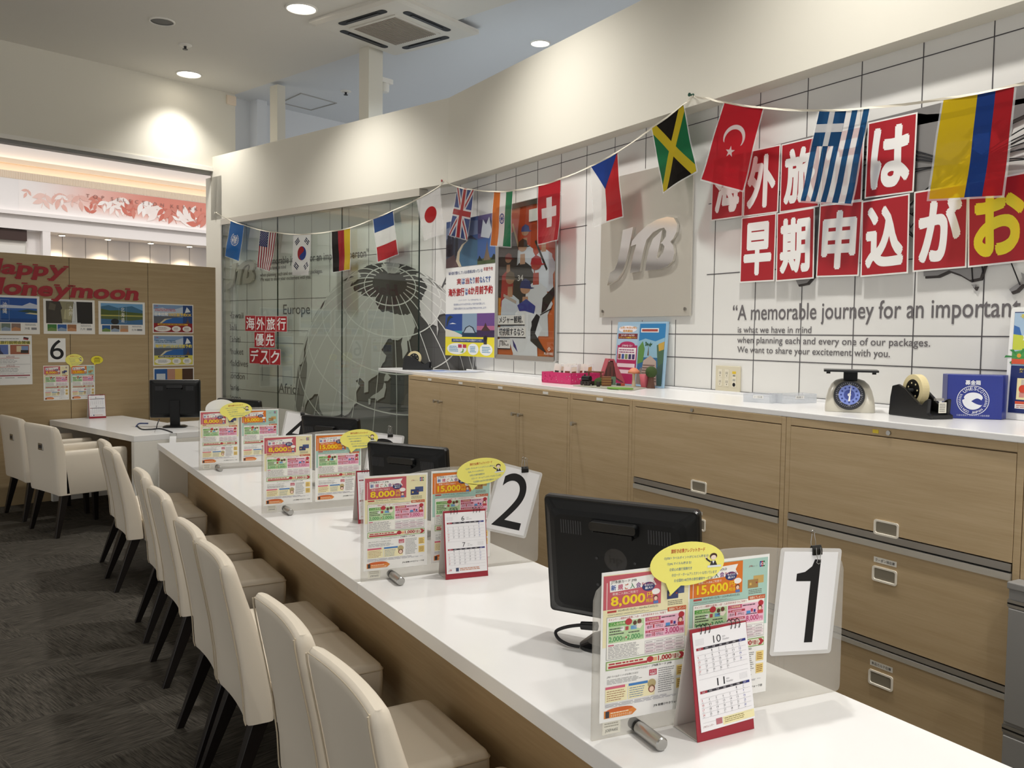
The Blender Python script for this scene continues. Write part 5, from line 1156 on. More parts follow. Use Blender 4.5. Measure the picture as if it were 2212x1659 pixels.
# ------------------------------------------------------------------ acrylic stands
def stand_outline(w_, hs, hm):
    pts = [(0, 0), (w_-.012, 0), (w_-.003, .003), (w_, .012), (w_, hs-.03), (w_-.006, hs-.012), (w_-.02, hs)]
    for i in range(1, 16):
        f = i/16; pts.append((w_-.02-(w_-.04)*f, hs+(hm-hs)*math.sin(PI*f)))
    pts += [(.02, hs), (.006, hs-.012), (0, hs-.03)]
    return pts
def stand(y, rot, label, cyl=.10):
    M = Matrix.Translation((X0+.012, y, ZT+.0005)) @ Matrix.Rotation(rot, 4, 'Z')          # local x across the counter, -y towards the camera
    t = thing('acrylic_stand', label, 'display stand', M, 'acrylic stands on the counter')
    g = G(); UP = Matrix(((1, 0, 0, 0), (0, 0, -1, 0), (0, 1, 0, 0), (0, 0, 0, 1)))
    g.prism(stand_outline(.622, .300, .342), -.003, .003, M_FROST, UP); g.build('board', t, None)
    g = G(); Rm = Matrix.Translation((cyl, 0, .0133)); g.cyl((0, .012, 0), (0, -.012, 0), .0118, .0118, M_BLACKM, 20, Rm)
    g.cyl((0, -.012, 0), (0, -.088, 0), .0128, .0128, M_ALU, 28, Rm); g.cyl((0, -.088, 0), (0, -.0905, 0), .0128, .0108, M_ALU, 28, Rm); g.build('foot_cylinder', t)
    s = Sheet(1, .0003); s.card(.040, .034, .0005, '#dfdccf'); s.rect(0, .025, .040, .034, '#2a2a32', 1); s.text('JOEFA602', .006, .003, .034, .010, '#4a4a46', 1); s.lines(.004, .013, .036, .023, 2, '#a5a294', 1, .4)
    s.build('price_sticker', t, UPM(.022, -.0037, .008))
    return t, M
def UPM(x, y, z, rot=0.0, tilt=0.0):
    """upright sheet facing -y"""
    return Matrix.Translation((x, y, z)) @ Matrix(((1, 0, 0, 0), (0, 0, -1, 0), (0, 1, 0, 0), (0, 0, 0, 1))) @ Matrix.Rotation(tilt, 4, 'X') @ Matrix.Rotation(rot, 4, 'Z')
def number_card(num, M, label):
    t = thing('number_card', label, 'number card', M, 'number cards clipped to the stands')
    w_, h_ = .150, .213
    g = G(); g.loft([[(x+w_/2, y+h_/2, z) for x, y in rrect(w_+.02, h_+.016, .008)] for z in (-.0011, -.0003)], M_LAMI, True, None, False); g.build('laminate', t)
    s = Sheet(1, .0002); s.card(w_, h_, .0003, '#efeff1')
    box = {'1': (.040, .022, .103, .196), '2': (.020, .014, .128, .197), '3': (.020, .014, .128, .197), '4': (.016, .014, .134, .197)}[num]
    if num == '1': s.poly([(.040, .150), (.040, .166), (.062, .170), (.080, .182), (.086, .197), (.103, .197), (.103, .018), (.080, .018), (.080, .150)], '#131316', 1)
    else: s.text(num, *box, '#131316', 1, 0.0, res=9)
    s.build('paper', t)
    return t
def binder_clip(M, label, flip=False):
    t = thing('binder_clip', label, 'clip', M, 'binder clips holding the number cards')
    g = G(); g.loft([[(x, -.008, -.016), (x, .005, -.016), (x, .0045, -.004), (x, .0, .0035), (x, -.003, .0035), (x, -.0075, -.004)] for x in (-.0125, .0125)], M_BLACK, True, None, False); g.build('clip_body', t)
    for sy in (-1, 1):
        zz = -1 if (flip and sy < 0) else 1; y0 = -.009 if sy < 0 else .006
        pts = [(-.006, y0, 0), (-.0065, y0+.001*sy, zz*.010), (-.003, y0+.002*sy, zz*.026), (-.006, y0+.002*sy, zz*.031), (0, y0+.002*sy, zz*.035), (.006, y0+.002*sy, zz*.031), (.003, y0+.002*sy, zz*.026), (.0065, y0+.001*sy, zz*.010), (.006, y0, 0)]
        g = G(); g.tube(pts, .0008, M_ALU, 6); g.build('wire_handle', t)
    return t
def cal_sheet(m1, m2, d1, n1, d2, n2, warm):
    W_, H_ = 143, 200
    s = Sheet(.001, .00018); s.card(W_, H_, .0012, '#f0eff2')
    import calendar
    for k, (m, st, n) in enumerate(((m1, d1, n1), (m2, d2, n2))):
        top = H_-12-k*87
        s.text(str(m), 52 if m > 9 else 58, top-16, 72 if m > 9 else 68, top-1, '#333338', 2)
        s.text('2024', 76, top-8, 84, top-5, '#9a9a9f', 2); s.text(['', 'January', 'February', 'March', 'April', 'May', 'June', 'July', 'August', 'September', 'October', 'November', 'December'][m], 76, top-14, 94, top-10, '#9a9a9f', 2)
        bx = 12 if k == 0 else 118
        for r in range(5):
            for c in range(7): s.rect(bx-6+c*3.2, top-14+r*2.6, bx-4.6+c*3.2, top-13+r*2.6, '#b9b9be', 2)
        s.rect(6, top-25, W_-6, top-20, '#2c2833', 2); s.rect(6, top-25, 24, top-20, '#a12a3a', 3); s.rect(W_-24, top-25, W_-6, top-20, '#2c3480', 3)
        for c, d in enumerate(('SUN', 'MON', 'TUE', 'WED', 'THU', 'FRI', 'SAT')): s.text(d, 11+c*18.3, top-24, 18+c*18.3, top-21, '#d9d6dc', 4)
        for d in range(n):
            r, c = divmod(st+d, 7); x = 8+c*18.3; y = top-31-r*9.8
            s.text(str(d+1), x, y, x+(2.2 if d < 9 else 5), y+4.4, '#c0404a' if c == 0 else '#4a56a8' if c == 6 else '#6a6a72', 2); s.rect(x, y-2.6, x+4, y-1.8, '#b9b9bf', 2)
        for r in range(6): s.rect(6, top-35-r*9.8, W_-6, top-34.5-r*9.8, '#c3c3c8', 2)
    if warm: s.rect(58, 4, W_-1, 20, '#efe6b4', 2); s.rect(40, 8, 56, 20, '#b8707a', 2); s.text('JTBカレンダー', 6, 7, 34, 12, '#a06a6a', 2); s.lines(62, 7, 116, 18, 3, '#9a8a58', 3, .4)
    else: s.text('JTB', 6, 7, 16, 14, '#b5303a', 2, .02, shear=.3); s.rect(32, 6, 42, 18, '#3b4a6a', 2); s.lines(46, 7, 118, 17, 2, '#c47a4a', 2, .45)
    return s
RED_B = mat('dark_red_board', '#9c2433', .5)
def desk_calendar(M, sheet, label, k=1.0, skew=0.0):
    """stands on a triangular board: local x along the front edge, -y to the viewer"""
    t = thing('desk_calendar', label, 'calendar', M, 'desk calendars'); w_, h_, d_ = .150, .222, .079
    tl = math.atan2(d_*.5, h_)
    def P(y0, y1, z1): return [(0, y0, 0), (w_, y0, 0), (w_, y1, z1), (0, y1, z1)]
    g = G(); a = P(0, d_*.42, h_); b = P(d_, d_*.50, h_)
    def slab(q, off, m): n = [(x, y+off, z) for x, y, z in q]; g.add(q+n, [(0, 1, 2, 3), (7, 6, 5, 4), (0, 4, 5, 1), (1, 5, 6, 2), (2, 6, 7, 3), (3, 7, 4, 0)], m)
    slab(a, .0022, RED_B); g.build('front_board', t)
    g = G(); slab(b, .0022, mat('grey_card', '#d9d6cf', .6)); g.box(.001, w_-.001, .004, d_-.002, .0004, .0022, mat('grey_card', '#d9d6cf', .6)); g.build('rear_board', t)
    tilt = -math.atan2(d_*.42, h_)
    if sheet: sheet.build('month_sheet', t, UPM(.004+(.006 if skew else 0), -.0018+.018*d_*.42/h_*1.0, .018, skew, tilt))
    for x0 in (.026, .106):
        for i in range(3):
            x = x0+i*.011; pts = [(x+.001*math.cos(2*PI*j/12), d_*.46+.0085*math.sin(2*PI*j/12), h_-.004+.0105*math.cos(2*PI*j/12)) for j in range(12)]
            g = G(); g.tube(pts, .0009, M_BLACK, 6, None, True); g.build('binding_ring', t)
    return t

# ------------------------------------------------------------------ monitors (seen from behind)
def vent(g, x0, x1, z0, z1, y, n):
    for i in range(n): x = x0+(x1-x0)*i/n; g.box(x, x+(x1-x0)/n*.5, y, y+.0008, z0, z1, M_DARKG)
def monitor(M, label, w_=.405, h_=.325, lift=.085, tilt=.08, group='staff monitors on the counter', lod=False):
    t = thing('monitor', label, 'monitor', M, group)
    TL = Matrix.Translation((0, 0, lift)) @ Matrix.Rotation(tilt, 4, 'X')     # screen faces +y, back faces -y
    g = G(); hw = w_/2
    def rr(w1, h1, y, r=.012, cz=h_/2, cx=0): return [(x+cx, y, z+cz) for x, z in rrect(w1, h1, r, 4)]
    g.loft([rr(w_, h_, .022), rr(w_, h_, .008), rr(w_-.006, h_-.006, .002, .01)], M_BLACK, True, TL, False); g.build('bezel', t, None)
    g = G(); g.box(-hw+.016, hw-.016, .0222, .0232, .02, h_-.016, mat('dark_screen', '#08090b', .08), TL); g.build('screen', t)
    g = G(); g.loft([rr(w_-.012, h_-.012, .002, .012), rr(w_-.05, h_-.05, -.016, .02), rr(w_-.08, h_-.075, -.022, .02)], M_BLACKM, True, TL, False); o = g.build('back_shell', t)
    def slots(fill):
        g = G(); fill(g); g.v = [tuple(TL @ Vector(p)) for p in g.v]; g.build('vent_slots', o)
    for x0 in (-.145, .085): slots(lambda g: vent(g, x0, x0+.06, h_-.085, h_-.050, -.0228, 9))
    for sx in (-1, 1): slots(lambda g: [g.box(sx*(hw-.032)-.006, sx*(hw-.032)+.006, -.0125, -.0118, .06+k*.0085, .064+k*.0085, M_DARKG) for k in range(16)])
    g = G()
    g.loft([[(x, -.022, z+h_-.058) for x, z in rrect(.125, .036, .010)], [(x, -.040, z+h_-.052) for x, z in rrect(.120, .022, .008)]], M_BLACK, False, TL, False)
    g.add([(x, -.040, z+h_-.052) for x, z in rrect(.120, .022, .008)], [tuple(range(24))], M_BLACK, TL)
    g.box(-.05, .05, -.0385, -.0225, h_-.078, h_-.066, M_BLACKM, TL); g.build('carry_handle', t)
    if not lod:
        g = G(); m_ = mat('embossed_black', '#222326', .25); n = 28
        g.add([(.03*math.cos(2*PI*i/n), -.0226, h_*.56+.03*math.sin(2*PI*i/n)) for i in range(n)], [tuple(range(n))], m_, TL)
        vs, fs = glyphs('hp', .01, 4); x0 = min(v[0] for v in vs); x1 = max(v[0] for v in vs)
        g.add([(-((v[0]-x0)/(x1-x0)*.034-.017)*-1, -.0230, h_*.56-.008+v[1]*.026) for v in vs], fs, M_BLACK, TL)
        g.build('embossed_emblem', o)
        for sx, sz in ((-1, .62), (1, .62), (-1, .4), (1, .4)):
            g = G(); g.cyl((sx*.05, -.0222, h_*sz-.02), (sx*.05, -.0236, h_*sz-.02), .004, .0035, M_DARKG, 12, TL); g.build('screw', o)
    g = G(); g.loft([[(x, y-.01, z) for x, y in rrect(.075, .028, .006)] for z in (.010,)]+[[(x, y-.022, lift+.05) for x, y in rrect(.075, .022, .006)], [(x, y-.026, lift+.14) for x, y in rrect(.075, .012, .005)]], M_BLACKM, True, None, False); g.build('stand_neck', t)
    g = G(); g.loft([[(x, y-.01, z) for x, y in rrect(a_, b_, .04)] for a_, b_, z in ((.18, .15, .0005), (.18, .15, .008), (.15, .12, .014))], M_BLACK, True, None, False); g.build('stand_foot', t)
    return t
def cable(pts, label, r=.0035, m=None, smooth=6):
    P = [Vector(p) for p in pts]; out = []
    for i in range(len(P)-1):
        a, b, c, d = P[max(i-1, 0)], P[i], P[i+1], P[min(i+2, len(P)-1)]
        for k in range(smooth):
            u = k/smooth; out.append(.5*((2*b)+(c-a)*u+(2*a-5*b+4*c-d)*u*u+(3*b-a-3*c+d)*u**3))
    out.append(P[-1]); g = G(); g.tube(out, r, m or M_CORD, 8); return tag(g.build('cable'), label, 'cable')

# ------------------------------------------------------------------ the four stations
SY = [1.318, 2.535, 3.70, 5.02]; SR = [-.11, -.07, -.02, -.02]
ORD = ['front', 'second', 'third', 'fourth, farthest']
STN = ['front stand', 'second stand', 'third stand', 'farthest stand']
for i in range(4):
    y, r = SY[i], SR[i]
    t, M = stand(y, r, 'frosted acrylic counter stand with number %d, %s along the counter' % (i+1, ORD[i]))
    KL = Matrix.Diagonal((.965, .98, 1, 1)) if i == 0 else Matrix.Identity(4)
    put_leaflet(False, M @ UPM(.014 if i == 0 else .007, -.0045, .0325) @ KL, 'red and cream 8,000 yen leaflet on the %s' % STN[i], 'leaflets on the counter stands')
    put_leaflet(True, M @ UPM(.212 if i == 0 else .230, -.0045, .0325+.003*(i == 1)) @ KL, 'orange and teal 15,000 yen leaflet on the %s' % STN[i], 'leaflets on the counter stands')
    nrot = [-.10, -.28, -.16, -.2][i]; npos = [(.432, .113), (.420, .135), (.455, .11), (.45, .10)][i]
    Mn = M @ UPM(npos[0], -.0055, npos[1], nrot); number_card(str(i+1), Mn, 'laminated white card with a large black %d hanging on the %s' % (i+1, STN[i]))
    ctop = Mn @ Vector((.088, .222, .0)); lc = M.inverted() @ ctop
    binder_clip(M @ Matrix.Translation((lc.x, -.001, lc.z+.001)), 'black binder clip on top of the number %d card' % (i+1), flip=(i == 0))
    bpos = [(.205, .325, -.03), (.403, .324, .06), (.428, .30, .0), (.20, .33, .05)][i]
    put_bubble(M @ UPM(bpos[0], -.0115, bpos[1], bpos[2]) @ Matrix.Diagonal((.98, .70, 1, 1)), 'yellow speech bubble card taped to the %s' % STN[i], 'bubble cards on the counter stands')
# white back of another bubble behind the farthest stand
g = G(); g.prism([(.085*math.cos(2*PI*k/32), .055*math.sin(2*PI*k/32)) for k in range(32)], -.0006, .0, M_PAPER)
Mb = Matrix.Translation((X0+.14, SY[3]+.03, ZT+.335)) @ UPM(0, 0, 0, 0, -.1); tag(g.build('speech_bubble_card', None, Mb), 'plain white oval card behind the farthest stand', 'speech bubble card')
g = G(); g.box(-.0, .21, -.0004, .0004, 0, .297, M_PAPER); tag(g.build('paper_sheet', None, Matrix.Translation((X0+.06, SY[3]+.012, ZT+.04))), 'loose white sheet behind the leaflets of the farthest stand', 'paper')
# calendars
def cal_at(fl, fr, k, sheet, label, skew=0.0):
    a = az(*fl, ZT); b = az(*fr, ZT); r = math.atan2(b.y-a.y, b.x-a.x)
    return desk_calendar(Matrix.Translation((a.x, a.y, ZT+.0006)) @ Matrix.Rotation(r, 4, 'Z') @ Matrix.Diagonal((k, k, k, 1)), sheet, label, 1, skew)
cal_at((1507, 1605), (1627, 1575), .935, cal_sheet(10, 11, 2, 31, 5, 30, True), 'desk calendar showing months 10 and 11 in front of the front stand', .03)
cal_at((963, 1253), (1053, 1244), .95, cal_sheet(6, 7, 6, 30, 1, 31, False), 'desk calendar showing months 6 and 7 in front of the second stand')
p = az(774, 1132, ZT)
desk_calendar(T(p.x-.0, p.y, ZT+.0006, -.06) @ Matrix.Diagonal((.95, .95, .95, 1)), cal_sheet(6, 7, 6, 30, 1, 31, False), 'desk calendar half hidden behind the second stand')
desk_calendar(T(1.20, 4.32, ZT+.0006, -.06) @ Matrix.Diagonal((.95, .95, .95, 1)), cal_sheet(4, 5, 1, 30, 3, 31, False), 'desk calendar mostly hidden behind the third stand')
# monitors
MON = [((1.335, 1.70), 'black monitor seen from behind, nearest on the counter'), ((1.365, 3.06), 'black monitor seen from behind, between the second and third stands'), ((1.47, 4.25), 'black monitor seen from behind, between the third and farthest stands'), ((1.33, 5.56), 'black monitor seen from behind, at the far end of the counter')]
yawm = math.atan2(-.345, .20)
for i, ((x, y), lab) in enumerate(MON):
    monitor(T(x, y, ZT+.0005, yawm), lab, .405 if i == 0 else .37, .315 if i == 0 else .29, (.055 if i == 0 else .06), (.15 if i == 0 else .12), lod=i > 1)
cable([az(1292, 1353, .77), az(1262, 1350, .765), az(1225, 1354, .745), az(1201, 1364, .725), az(1207, 1380, .712), az(1228, 1392, .708), az(1252, 1397, .7055)], 'black cable looping beside the nearest monitor foot', .0042)
pa, pb = az(1256, 1351, .766), az(1290, 1353, .77); g = G(); g.cyl(pa, pb, .010, .011, M_BLACK, 12); tag(g.build('cable_plug'), 'black cable plug behind the front stand', 'plug')

# ================================================================== things on the worktop
def on_top(px, py): return az(px, py, ZW)
# kitchen scale
mid = on_top(1836, 891); wsc = .172; ang = math.radians(-50)
t = thing('kitchen_scale', 'cream kitchen scale with blue dial and black platform', 'scale', T(mid.x, mid.y, ZW+.0005, ang))
M_SCALE = mat('pearl_scale_body', '#cfcabb', .3)
g = G(); W = wsc
rows = [(W, .155, 0, .0), (W*1.0, .155, .012, .0), (W*.99, .152, .03, .002), (W*.955, .142, .06, .006), (W*.875, .122, .095, .012), (W*.76, .10, .122, .020), (W*.58, .076, .140, .030), (W*.36, .05, .147, .040)]
g.loft([[(x, y+.0775+o, z) for x, y in rrect(w_, d_, min(.028, d_*.4), 5)] for w_, d_, z, o in [(a_, b_, c_*.80, e_) for a_, b_, c_, e_ in rows]], M_SCALE); g.build('body', t)
g = G(); g.loft([[(x, y+.0775, z) for x, y in rrect(W*.96, .148, .02)] for z in (-.0, .004)], M_BLACKM, True, None, False); g.build('base_ring', t)
tl = math.atan2(.022, .10)
DM = Matrix.Translation((-.004, .0105, .062)) @ Matrix.Rotation(PI/2-tl-.10, 4, 'X')
g = G(); g.lathe([(.054, -.02), (.054, .001), (.051, .004), (.049, .001)], M_DARKG, 40, DM); o = g.build('dial_rim', t)
s = Sheet(1, .0004); s.disc(0, 0, .0485, '#20222a', 0, n=40); s.ring(0, 0, .036, .0475, '#2b2e38', 1); s.ring(0, 0, .018, .037, '#7d8fd6', 2); s.disc(0, 0, .019, '#3e4c96', 3)
for i in range(40): a = 2*PI*i/40; s.line([(.042*math.cos(a), .042*math.sin(a)), (.0465*math.cos(a), .0465*math.sin(a))], .0007, '#d9d9e2', 4)
for i in range(12): a = 2*PI*i/12; s.disc(.028*math.cos(a), .028*math.sin(a), .0035, '#2f3f86', 4, n=8)
for i in range(8): a = PI/2-2*PI*i/8; s.text(str(i*250), .039*math.cos(a)-.004, .039*math.sin(a)-.002, .039*math.cos(a)+.004, .039*math.sin(a)+.002, '#d9d9e2', 4)
s.build('dial_face', t, DM @ Matrix.Translation((0, 0, .0018)))
s = Sheet(1, .0004); s.poly([(-.004, -.024), (.003, -.024), (.0045, .0), (.0065, .042), (.0, .0)], '#f2f2f2', 6); s.disc(0, 0, .006, '#d9d9dc', 7); s.build('needle', t, DM @ Matrix.Translation((0, 0, .0018)))
g = G(); g.box(-.024, .024, .055, .095, .112, .146, M_BLACKM); g.build('post', t, None, bevel=.002)
g = G(); g.loft([[(x, y+.075, z) for x, y in rrect(.188, .15, .012)] for z in (.146, .153)], M_BLACK, True, None, False)
for sx in (-1, 1): g.cyl((sx*.078, .015, .139), (sx*.078, .015, .146), .007, .007, M_BLACKM, 12)
g.build('platform', t, None, bevel=.001)
# tape dispensers
M_ROLL = mat('cream_tape', '#e8d9a8', .45)
def tape_dispenser(M, label, back=False):
    t = thing('tape_dispenser', label, 'tape dispenser', M)            # runs along x, cutter at +x end
    prof = [(-.10, 0), (.115, 0), (.115, .012), (.100, .018), (.104, .062), (.098, .064), (.086, .058), (.070, .044), (.052, .046), (.022, .066), (-.02, .092), (-.055, .104), (-.085, .098), (-.094, .06)]
    g = G(); UP = Matrix(((1, 0, 0, 0), (0, 0, -1, 0), (0, 1, 0, 0), (0, 0, 0, 1)))
    for y in (-.042, .030): g.prism(prof, y-.0, y+.012, M_BLACK, Matrix.Translation((0, 0, 0)) @ UP)
    g.prism([(-.10, 0), (.115, 0), (.115, .014), (.05, .018), (-.06, .03), (-.092, .06)], -.032, .032, M_BLACK, UP); g.build('body', t, None, bevel=.003)
    cz_ = .086; cx_ = -.018
    R_ = Matrix.Translation((cx_, 0, cz_)) @ Matrix.Rotation(PI/2, 4, 'X')
    g = G(); n = 36
    prof_ = [(.036, -.013), (.052, -.013), (.052, .013), (.036, .013)]
    g.loft([[(r*math.cos(2*PI*i/n), r*math.sin(2*PI*i/n), z) for i in range(n)] for r, z in prof_+[prof_[0]]], M_ROLL, False, R_, False); g.build('tape_roll', t)
    g = G(); g.lathe([(.0355, -.0125), (.0355, .0125)], M_BLACK, 32, R_); g.lathe([(.006, -.030), (.006, .030)], M_DARKG, 12, R_)
    for i in range(7): a = 2*PI*i/7; g.cyl((.024*math.cos(a), .024*math.sin(a), .0126), (.024*math.cos(a), .024*math.sin(a), .0134), .003, .003, M_ROLL, 8, R_)
    g.build('hub', t)
    g = G(); g.box(.092, .104, -.014, .014, .058, .066, M_ALU); g.build('cutter', t)
    return t
a = on_top(1932, 897); b = on_top(2035, 909)
dirv = (b-a); tp_ = on_top(1984, 900)
t = tape_dispenser(T(tp_.x, tp_.y, ZW+.0005, math.radians(-102)) @ Matrix.Diagonal((.90, 1.18, 1.06, 1)), 'glossy black tape dispenser with a cream roll, left of the blue box')
s = Sheet(1, .0003); s.card(.028, .034, .0004, '#e6e3d6'); s.lines(.003, .003, .025, .031, 5, '#6a6a66', 1, .4); 
s.build('paper_label', t, Matrix.Translation((.1165, -.014, .020)) @ Matrix(((0, 0, 1, 0), (1, 0, 0, 0), (0, 1, 0, 0), (0, 0, 0, 1))))
a = on_top(862, 799); b = on_top(924, 800); tape_dispenser(T((a.x+b.x)/2+.05, (a.y+b.y)/2+.05, ZW+.0005, math.atan2(b.y-a.y, b.x-a.x)), 'black tape dispenser at the far end of the worktop by the glass')
# blue donation box
a = on_top(2031, 903); b = on_top(2150, 907); r = math.atan2(b.y-a.y, b.x-a.x); wb = (b-a).length; a = a+Vector((.016, -.012, 0))
t = thing('donation_box', 'blue cardboard donation box with white round emblem', 'box', T(a.x, a.y, ZW+.0005, r))
M_BLUE = mat('blue_card_box', '#1d2f8c', .3)
hb = .150
g = G(); g.prism([(0, 0), (wb, 0), (wb+.03, .055), (wb+.012, .075), (.012, .085), (-.004, .06)], 0, hb, M_BLUE); g.build('carton', t, None, bevel=.002)
s = Sheet(1, .0003); cx_, cy_ = wb*.47, hb*.42
s.text('募金箱', wb*.32, hb*.77, wb*.60, hb*.88, '#eceef4', 1, .03)
k = .052
s.ring(cx_, cy_, k*.93, k*.97, '#eceef4', 1)
for i, ch in enumerate('UNESCO'):
    a_ = PI/2+.72-i*.288; s.text(ch, cx_+k*.78*math.cos(a_)-.0045, cy_+k*.78*math.sin(a_)-.0055, cx_+k*.78*math.cos(a_)+.0045, cy_+k*.78*math.sin(a_)+.0055, '#eceef4', 1, .01, rot=a_-PI/2)
for i, ch in enumerate('NGO JAPAN'):
    a_ = -PI/2-.72+i*.18
    if ch != ' ': s.text(ch, cx_+k*.79*math.cos(a_)-.0034, cy_+k*.79*math.sin(a_)-.0042, cx_+k*.79*math.cos(a_)+.0034, cy_+k*.79*math.sin(a_)+.0042, '#eceef4', 1, .01, rot=a_+PI/2)
for sg in (0, 1):
    for i in range(9):
        a_ = (-.55+i*.137) if sg == 0 else PI+.55-i*.137
        s.poly([(cx_+k*rr_*math.cos(a_+da), cy_+k*rr_*math.sin(a_+da)) for rr_, da in ((.70, 0), (.86, .07), (.88, .12), (.74, .08))], '#eceef4', 1)
up_, lo_ = [], []
for i in range(17): a_ = PI*(1-i/16); up_.append((cx_+k*.56*math.cos(a_)+k*.02, cy_+k*.16+k*.36*math.sin(a_)))
s.poly(up_+[(cx_+k*(.5-.1*i), cy_+k*(.02+.12*math.sin(i*.63))) for i in range(10)], '#eceef4', 1)
bl_ = [(cx_+k*.64*math.cos(PI+.05+(PI-.35)*i/16), cy_+k*.05+k*.66*math.sin(PI+.05+(PI-.35)*i/16)) for i in range(17)]
s.poly(bl_+[(cx_+k*(.55-.11*i), cy_-k*(.30-.012*i*i*.6)) for i in range(9)], '#eceef4', 1.5)
s.text('公益社団法人 日本ユネスコ協会連盟', wb*.18, hb*.06, wb*.78, hb*.10, '#c9d0e6', 1)
s.build('printed_emblem', t, UPM(0, -.0006, 0))
# two clear trays
a = on_top(1605, 868); b = on_top(1668, 872); c_ = on_top(1740, 870)
def tray(M, w_, d_, h_, label, txt):
    t = thing('clear_tray', label, 'tray', M, 'clear plastic trays on the worktop')
    g = G()
    for bx_ in ((0, w_, 0, .003), (0, w_, d_-.003, d_), (0, .003, .003, d_-.003), (w_-.003, w_, .003, d_-.003)): g.box(*bx_, 0, h_, M_CLEAR)
    g.box(.003, w_-.003, .003, d_-.003, 0, .003, M_CLEAR)
    n = int(w_/.006)
    for i in range(n): g.box(.004+i*.006, .0055+i*.006, -.0008, 0, .004, h_-.004, M_CLEAR)
    g.build('tray_body', t)
    s = Sheet(1, .0003); s.card(.045, .012, .0003, '#f2f2ef'); s.text(txt, .005, .0025, .040, .0095, '#55555a', 1); s.build('name_strip', t, UPM(w_*.35, -.0016, h_*.5))
r1 = math.atan2(b.y-a.y, b.x-a.x); r2 = math.atan2(c_.y-b.y, c_.x-b.x)
tray(T(a.x, a.y, ZW+.0005, r1), (b-a).length, .10, .036, 'shorter clear ribbed tray with a white name strip, left one', 'カード払込機')
b2 = b+Vector((math.cos(r2), math.sin(r2), 0))*.03+Vector((.004, -.026, 0))
tray(T(b2.x, b2.y, ZW+.0005, r2), (c_-b).length, .085, .038, 'longer clear ribbed tray with a white name strip, right one', '両替え')
# socket plate on the tiles
u0, v0 = A.uv(1548, 846); u1, v1 = A.uv(1602, 790); v0 = A.uv(1548, 843)[1]
t = thing('socket_plate', 'beige wall plate with four sockets and data ports above the worktop', 'socket plate', A.at(u0, v0, .0))
pw, ph_ = u1-u0, v1-v0-.004
g = G(); g.box(0, pw, 0, ph_, .001, .010, mat('beige_plate', '#d3cbb2', .5)); g.build('plate', t, None, bevel=.002)
BEI = mat('socket_ivory', '#ddd6c2', .5)
for i in range(2):
    for j in range(2):
        cx_, cy_ = pw*(.20+.28*i), ph_*(.36+.34*j); g = G(); g.box(cx_-.013, cx_+.013, cy_-.020, cy_+.020, .0102, .0115, BEI)
        for sx in (-.004, .004): g.box(cx_+sx-.001, cx_+sx+.001, cy_-.004, cy_+.008, .0116, .0119, M_BLACKM)
        g.box(cx_-.002, cx_+.002, cy_-.013, cy_-.009, .0116, .0119, M_BLACKM); g.build('socket', t)
g = G(); cx_ = pw*.78; g.box(cx_-.013, cx_+.013, ph_*.18, ph_*.82, .0102, .0115, BEI); g.cyl((cx_, ph_*.28, .0112), (cx_, ph_*.28, .0122), .009, .009, M_BLACKM, 16); g.box(cx_-.012, cx_+.012, ph_*.70, ph_*.80, .0117, .0122, ink('#d9b92f')); g.box(cx_-.008, cx_+.008, ph_*.60, ph_*.66, .0117, .0121, ink('#8a8778')); g.box(cx_-.008, cx_+.008, ph_*.42, ph_*.50, .0117, .0121, ink('#a5a296')); g.build('data_ports', t)
# pink basket with packets
a = on_top(1170, 826); b = on_top(1233.5, 831); ln = (b-a).length; r = math.atan2(b.y-a.y, b.x-a.x)
bw = .25
t = thing('pink_basket', 'pink lace patterned plastic basket on the worktop', 'basket', T(a.x, a.y, ZW+.0005, r))
def lace():
    m = mat('pink_lace_plastic', '#cf2f6c', .4); N, L, bs = nodes(m)
    tc = N.new('ShaderNodeTexCoord'); v = N.new('ShaderNodeTexVoronoi'); v.inputs['Scale'].default_value = 75; L.new(tc.outputs['Object'], v.inputs['Vector'])
    c = N.new('ShaderNodeMath'); c.operation = 'GREATER_THAN'; c.inputs[1].default_value = .27; L.new(v.outputs['Distance'], c.inputs[0]); L.new(c.outputs[0], bs.inputs['Alpha']); return m
M_LACE = lace(); M_PINK = mat('pink_plastic', '#d0336e', .4); hB = .062
g = G(); e = .012
def wallq(p, q, z0, z1, m, th=.002):
    d = Vector((q[0]-p[0], q[1]-p[1])).normalized(); n = Vector((-d.y, d.x))*th
    g.add([(p[0], p[1], z0), (q[0], q[1], z0), (q[0], q[1], z1), (p[0], p[1], z1), (p[0]+n.x, p[1]+n.y, z0), (q[0]+n.x, q[1]+n.y, z0), (q[0]+n.x, q[1]+n.y, z1), (p[0]+n.x, p[1]+n.y, z1)], [(0, 1, 2, 3), (7, 6, 5, 4), (0, 4, 5, 1), (3, 2, 6, 7), (0, 3, 7, 4), (1, 5, 6, 2)], m)
cn = [(0, 0), (ln, 0), (ln, bw), (0, bw)]
for i in range(4): wallq(cn[i], cn[(i+1) % 4], .006, hB-.01, M_LACE)
g.build('lace_side', t)
g = G(); g.box(.001, ln-.001, .001, bw-.001, 0, .006, M_PINK); g.build('base', t)
g = G()
for i in range(4): wallq(cn[i], cn[(i+1) % 4], hB-.01, hB, M_PINK, .005)
g.build('rim', t)
MB_ = T(a.x, a.y, ZW, r); rr = random.Random(3)
PK = ['#e9e4da', '#e6c93a', '#c9b8a4', '#efece6', '#b0553a', '#dcd2c0', '#e0c24a', '#d9d5cd', '#caa98a', '#e8e2d6', '#e3e0da', '#b98a5a']
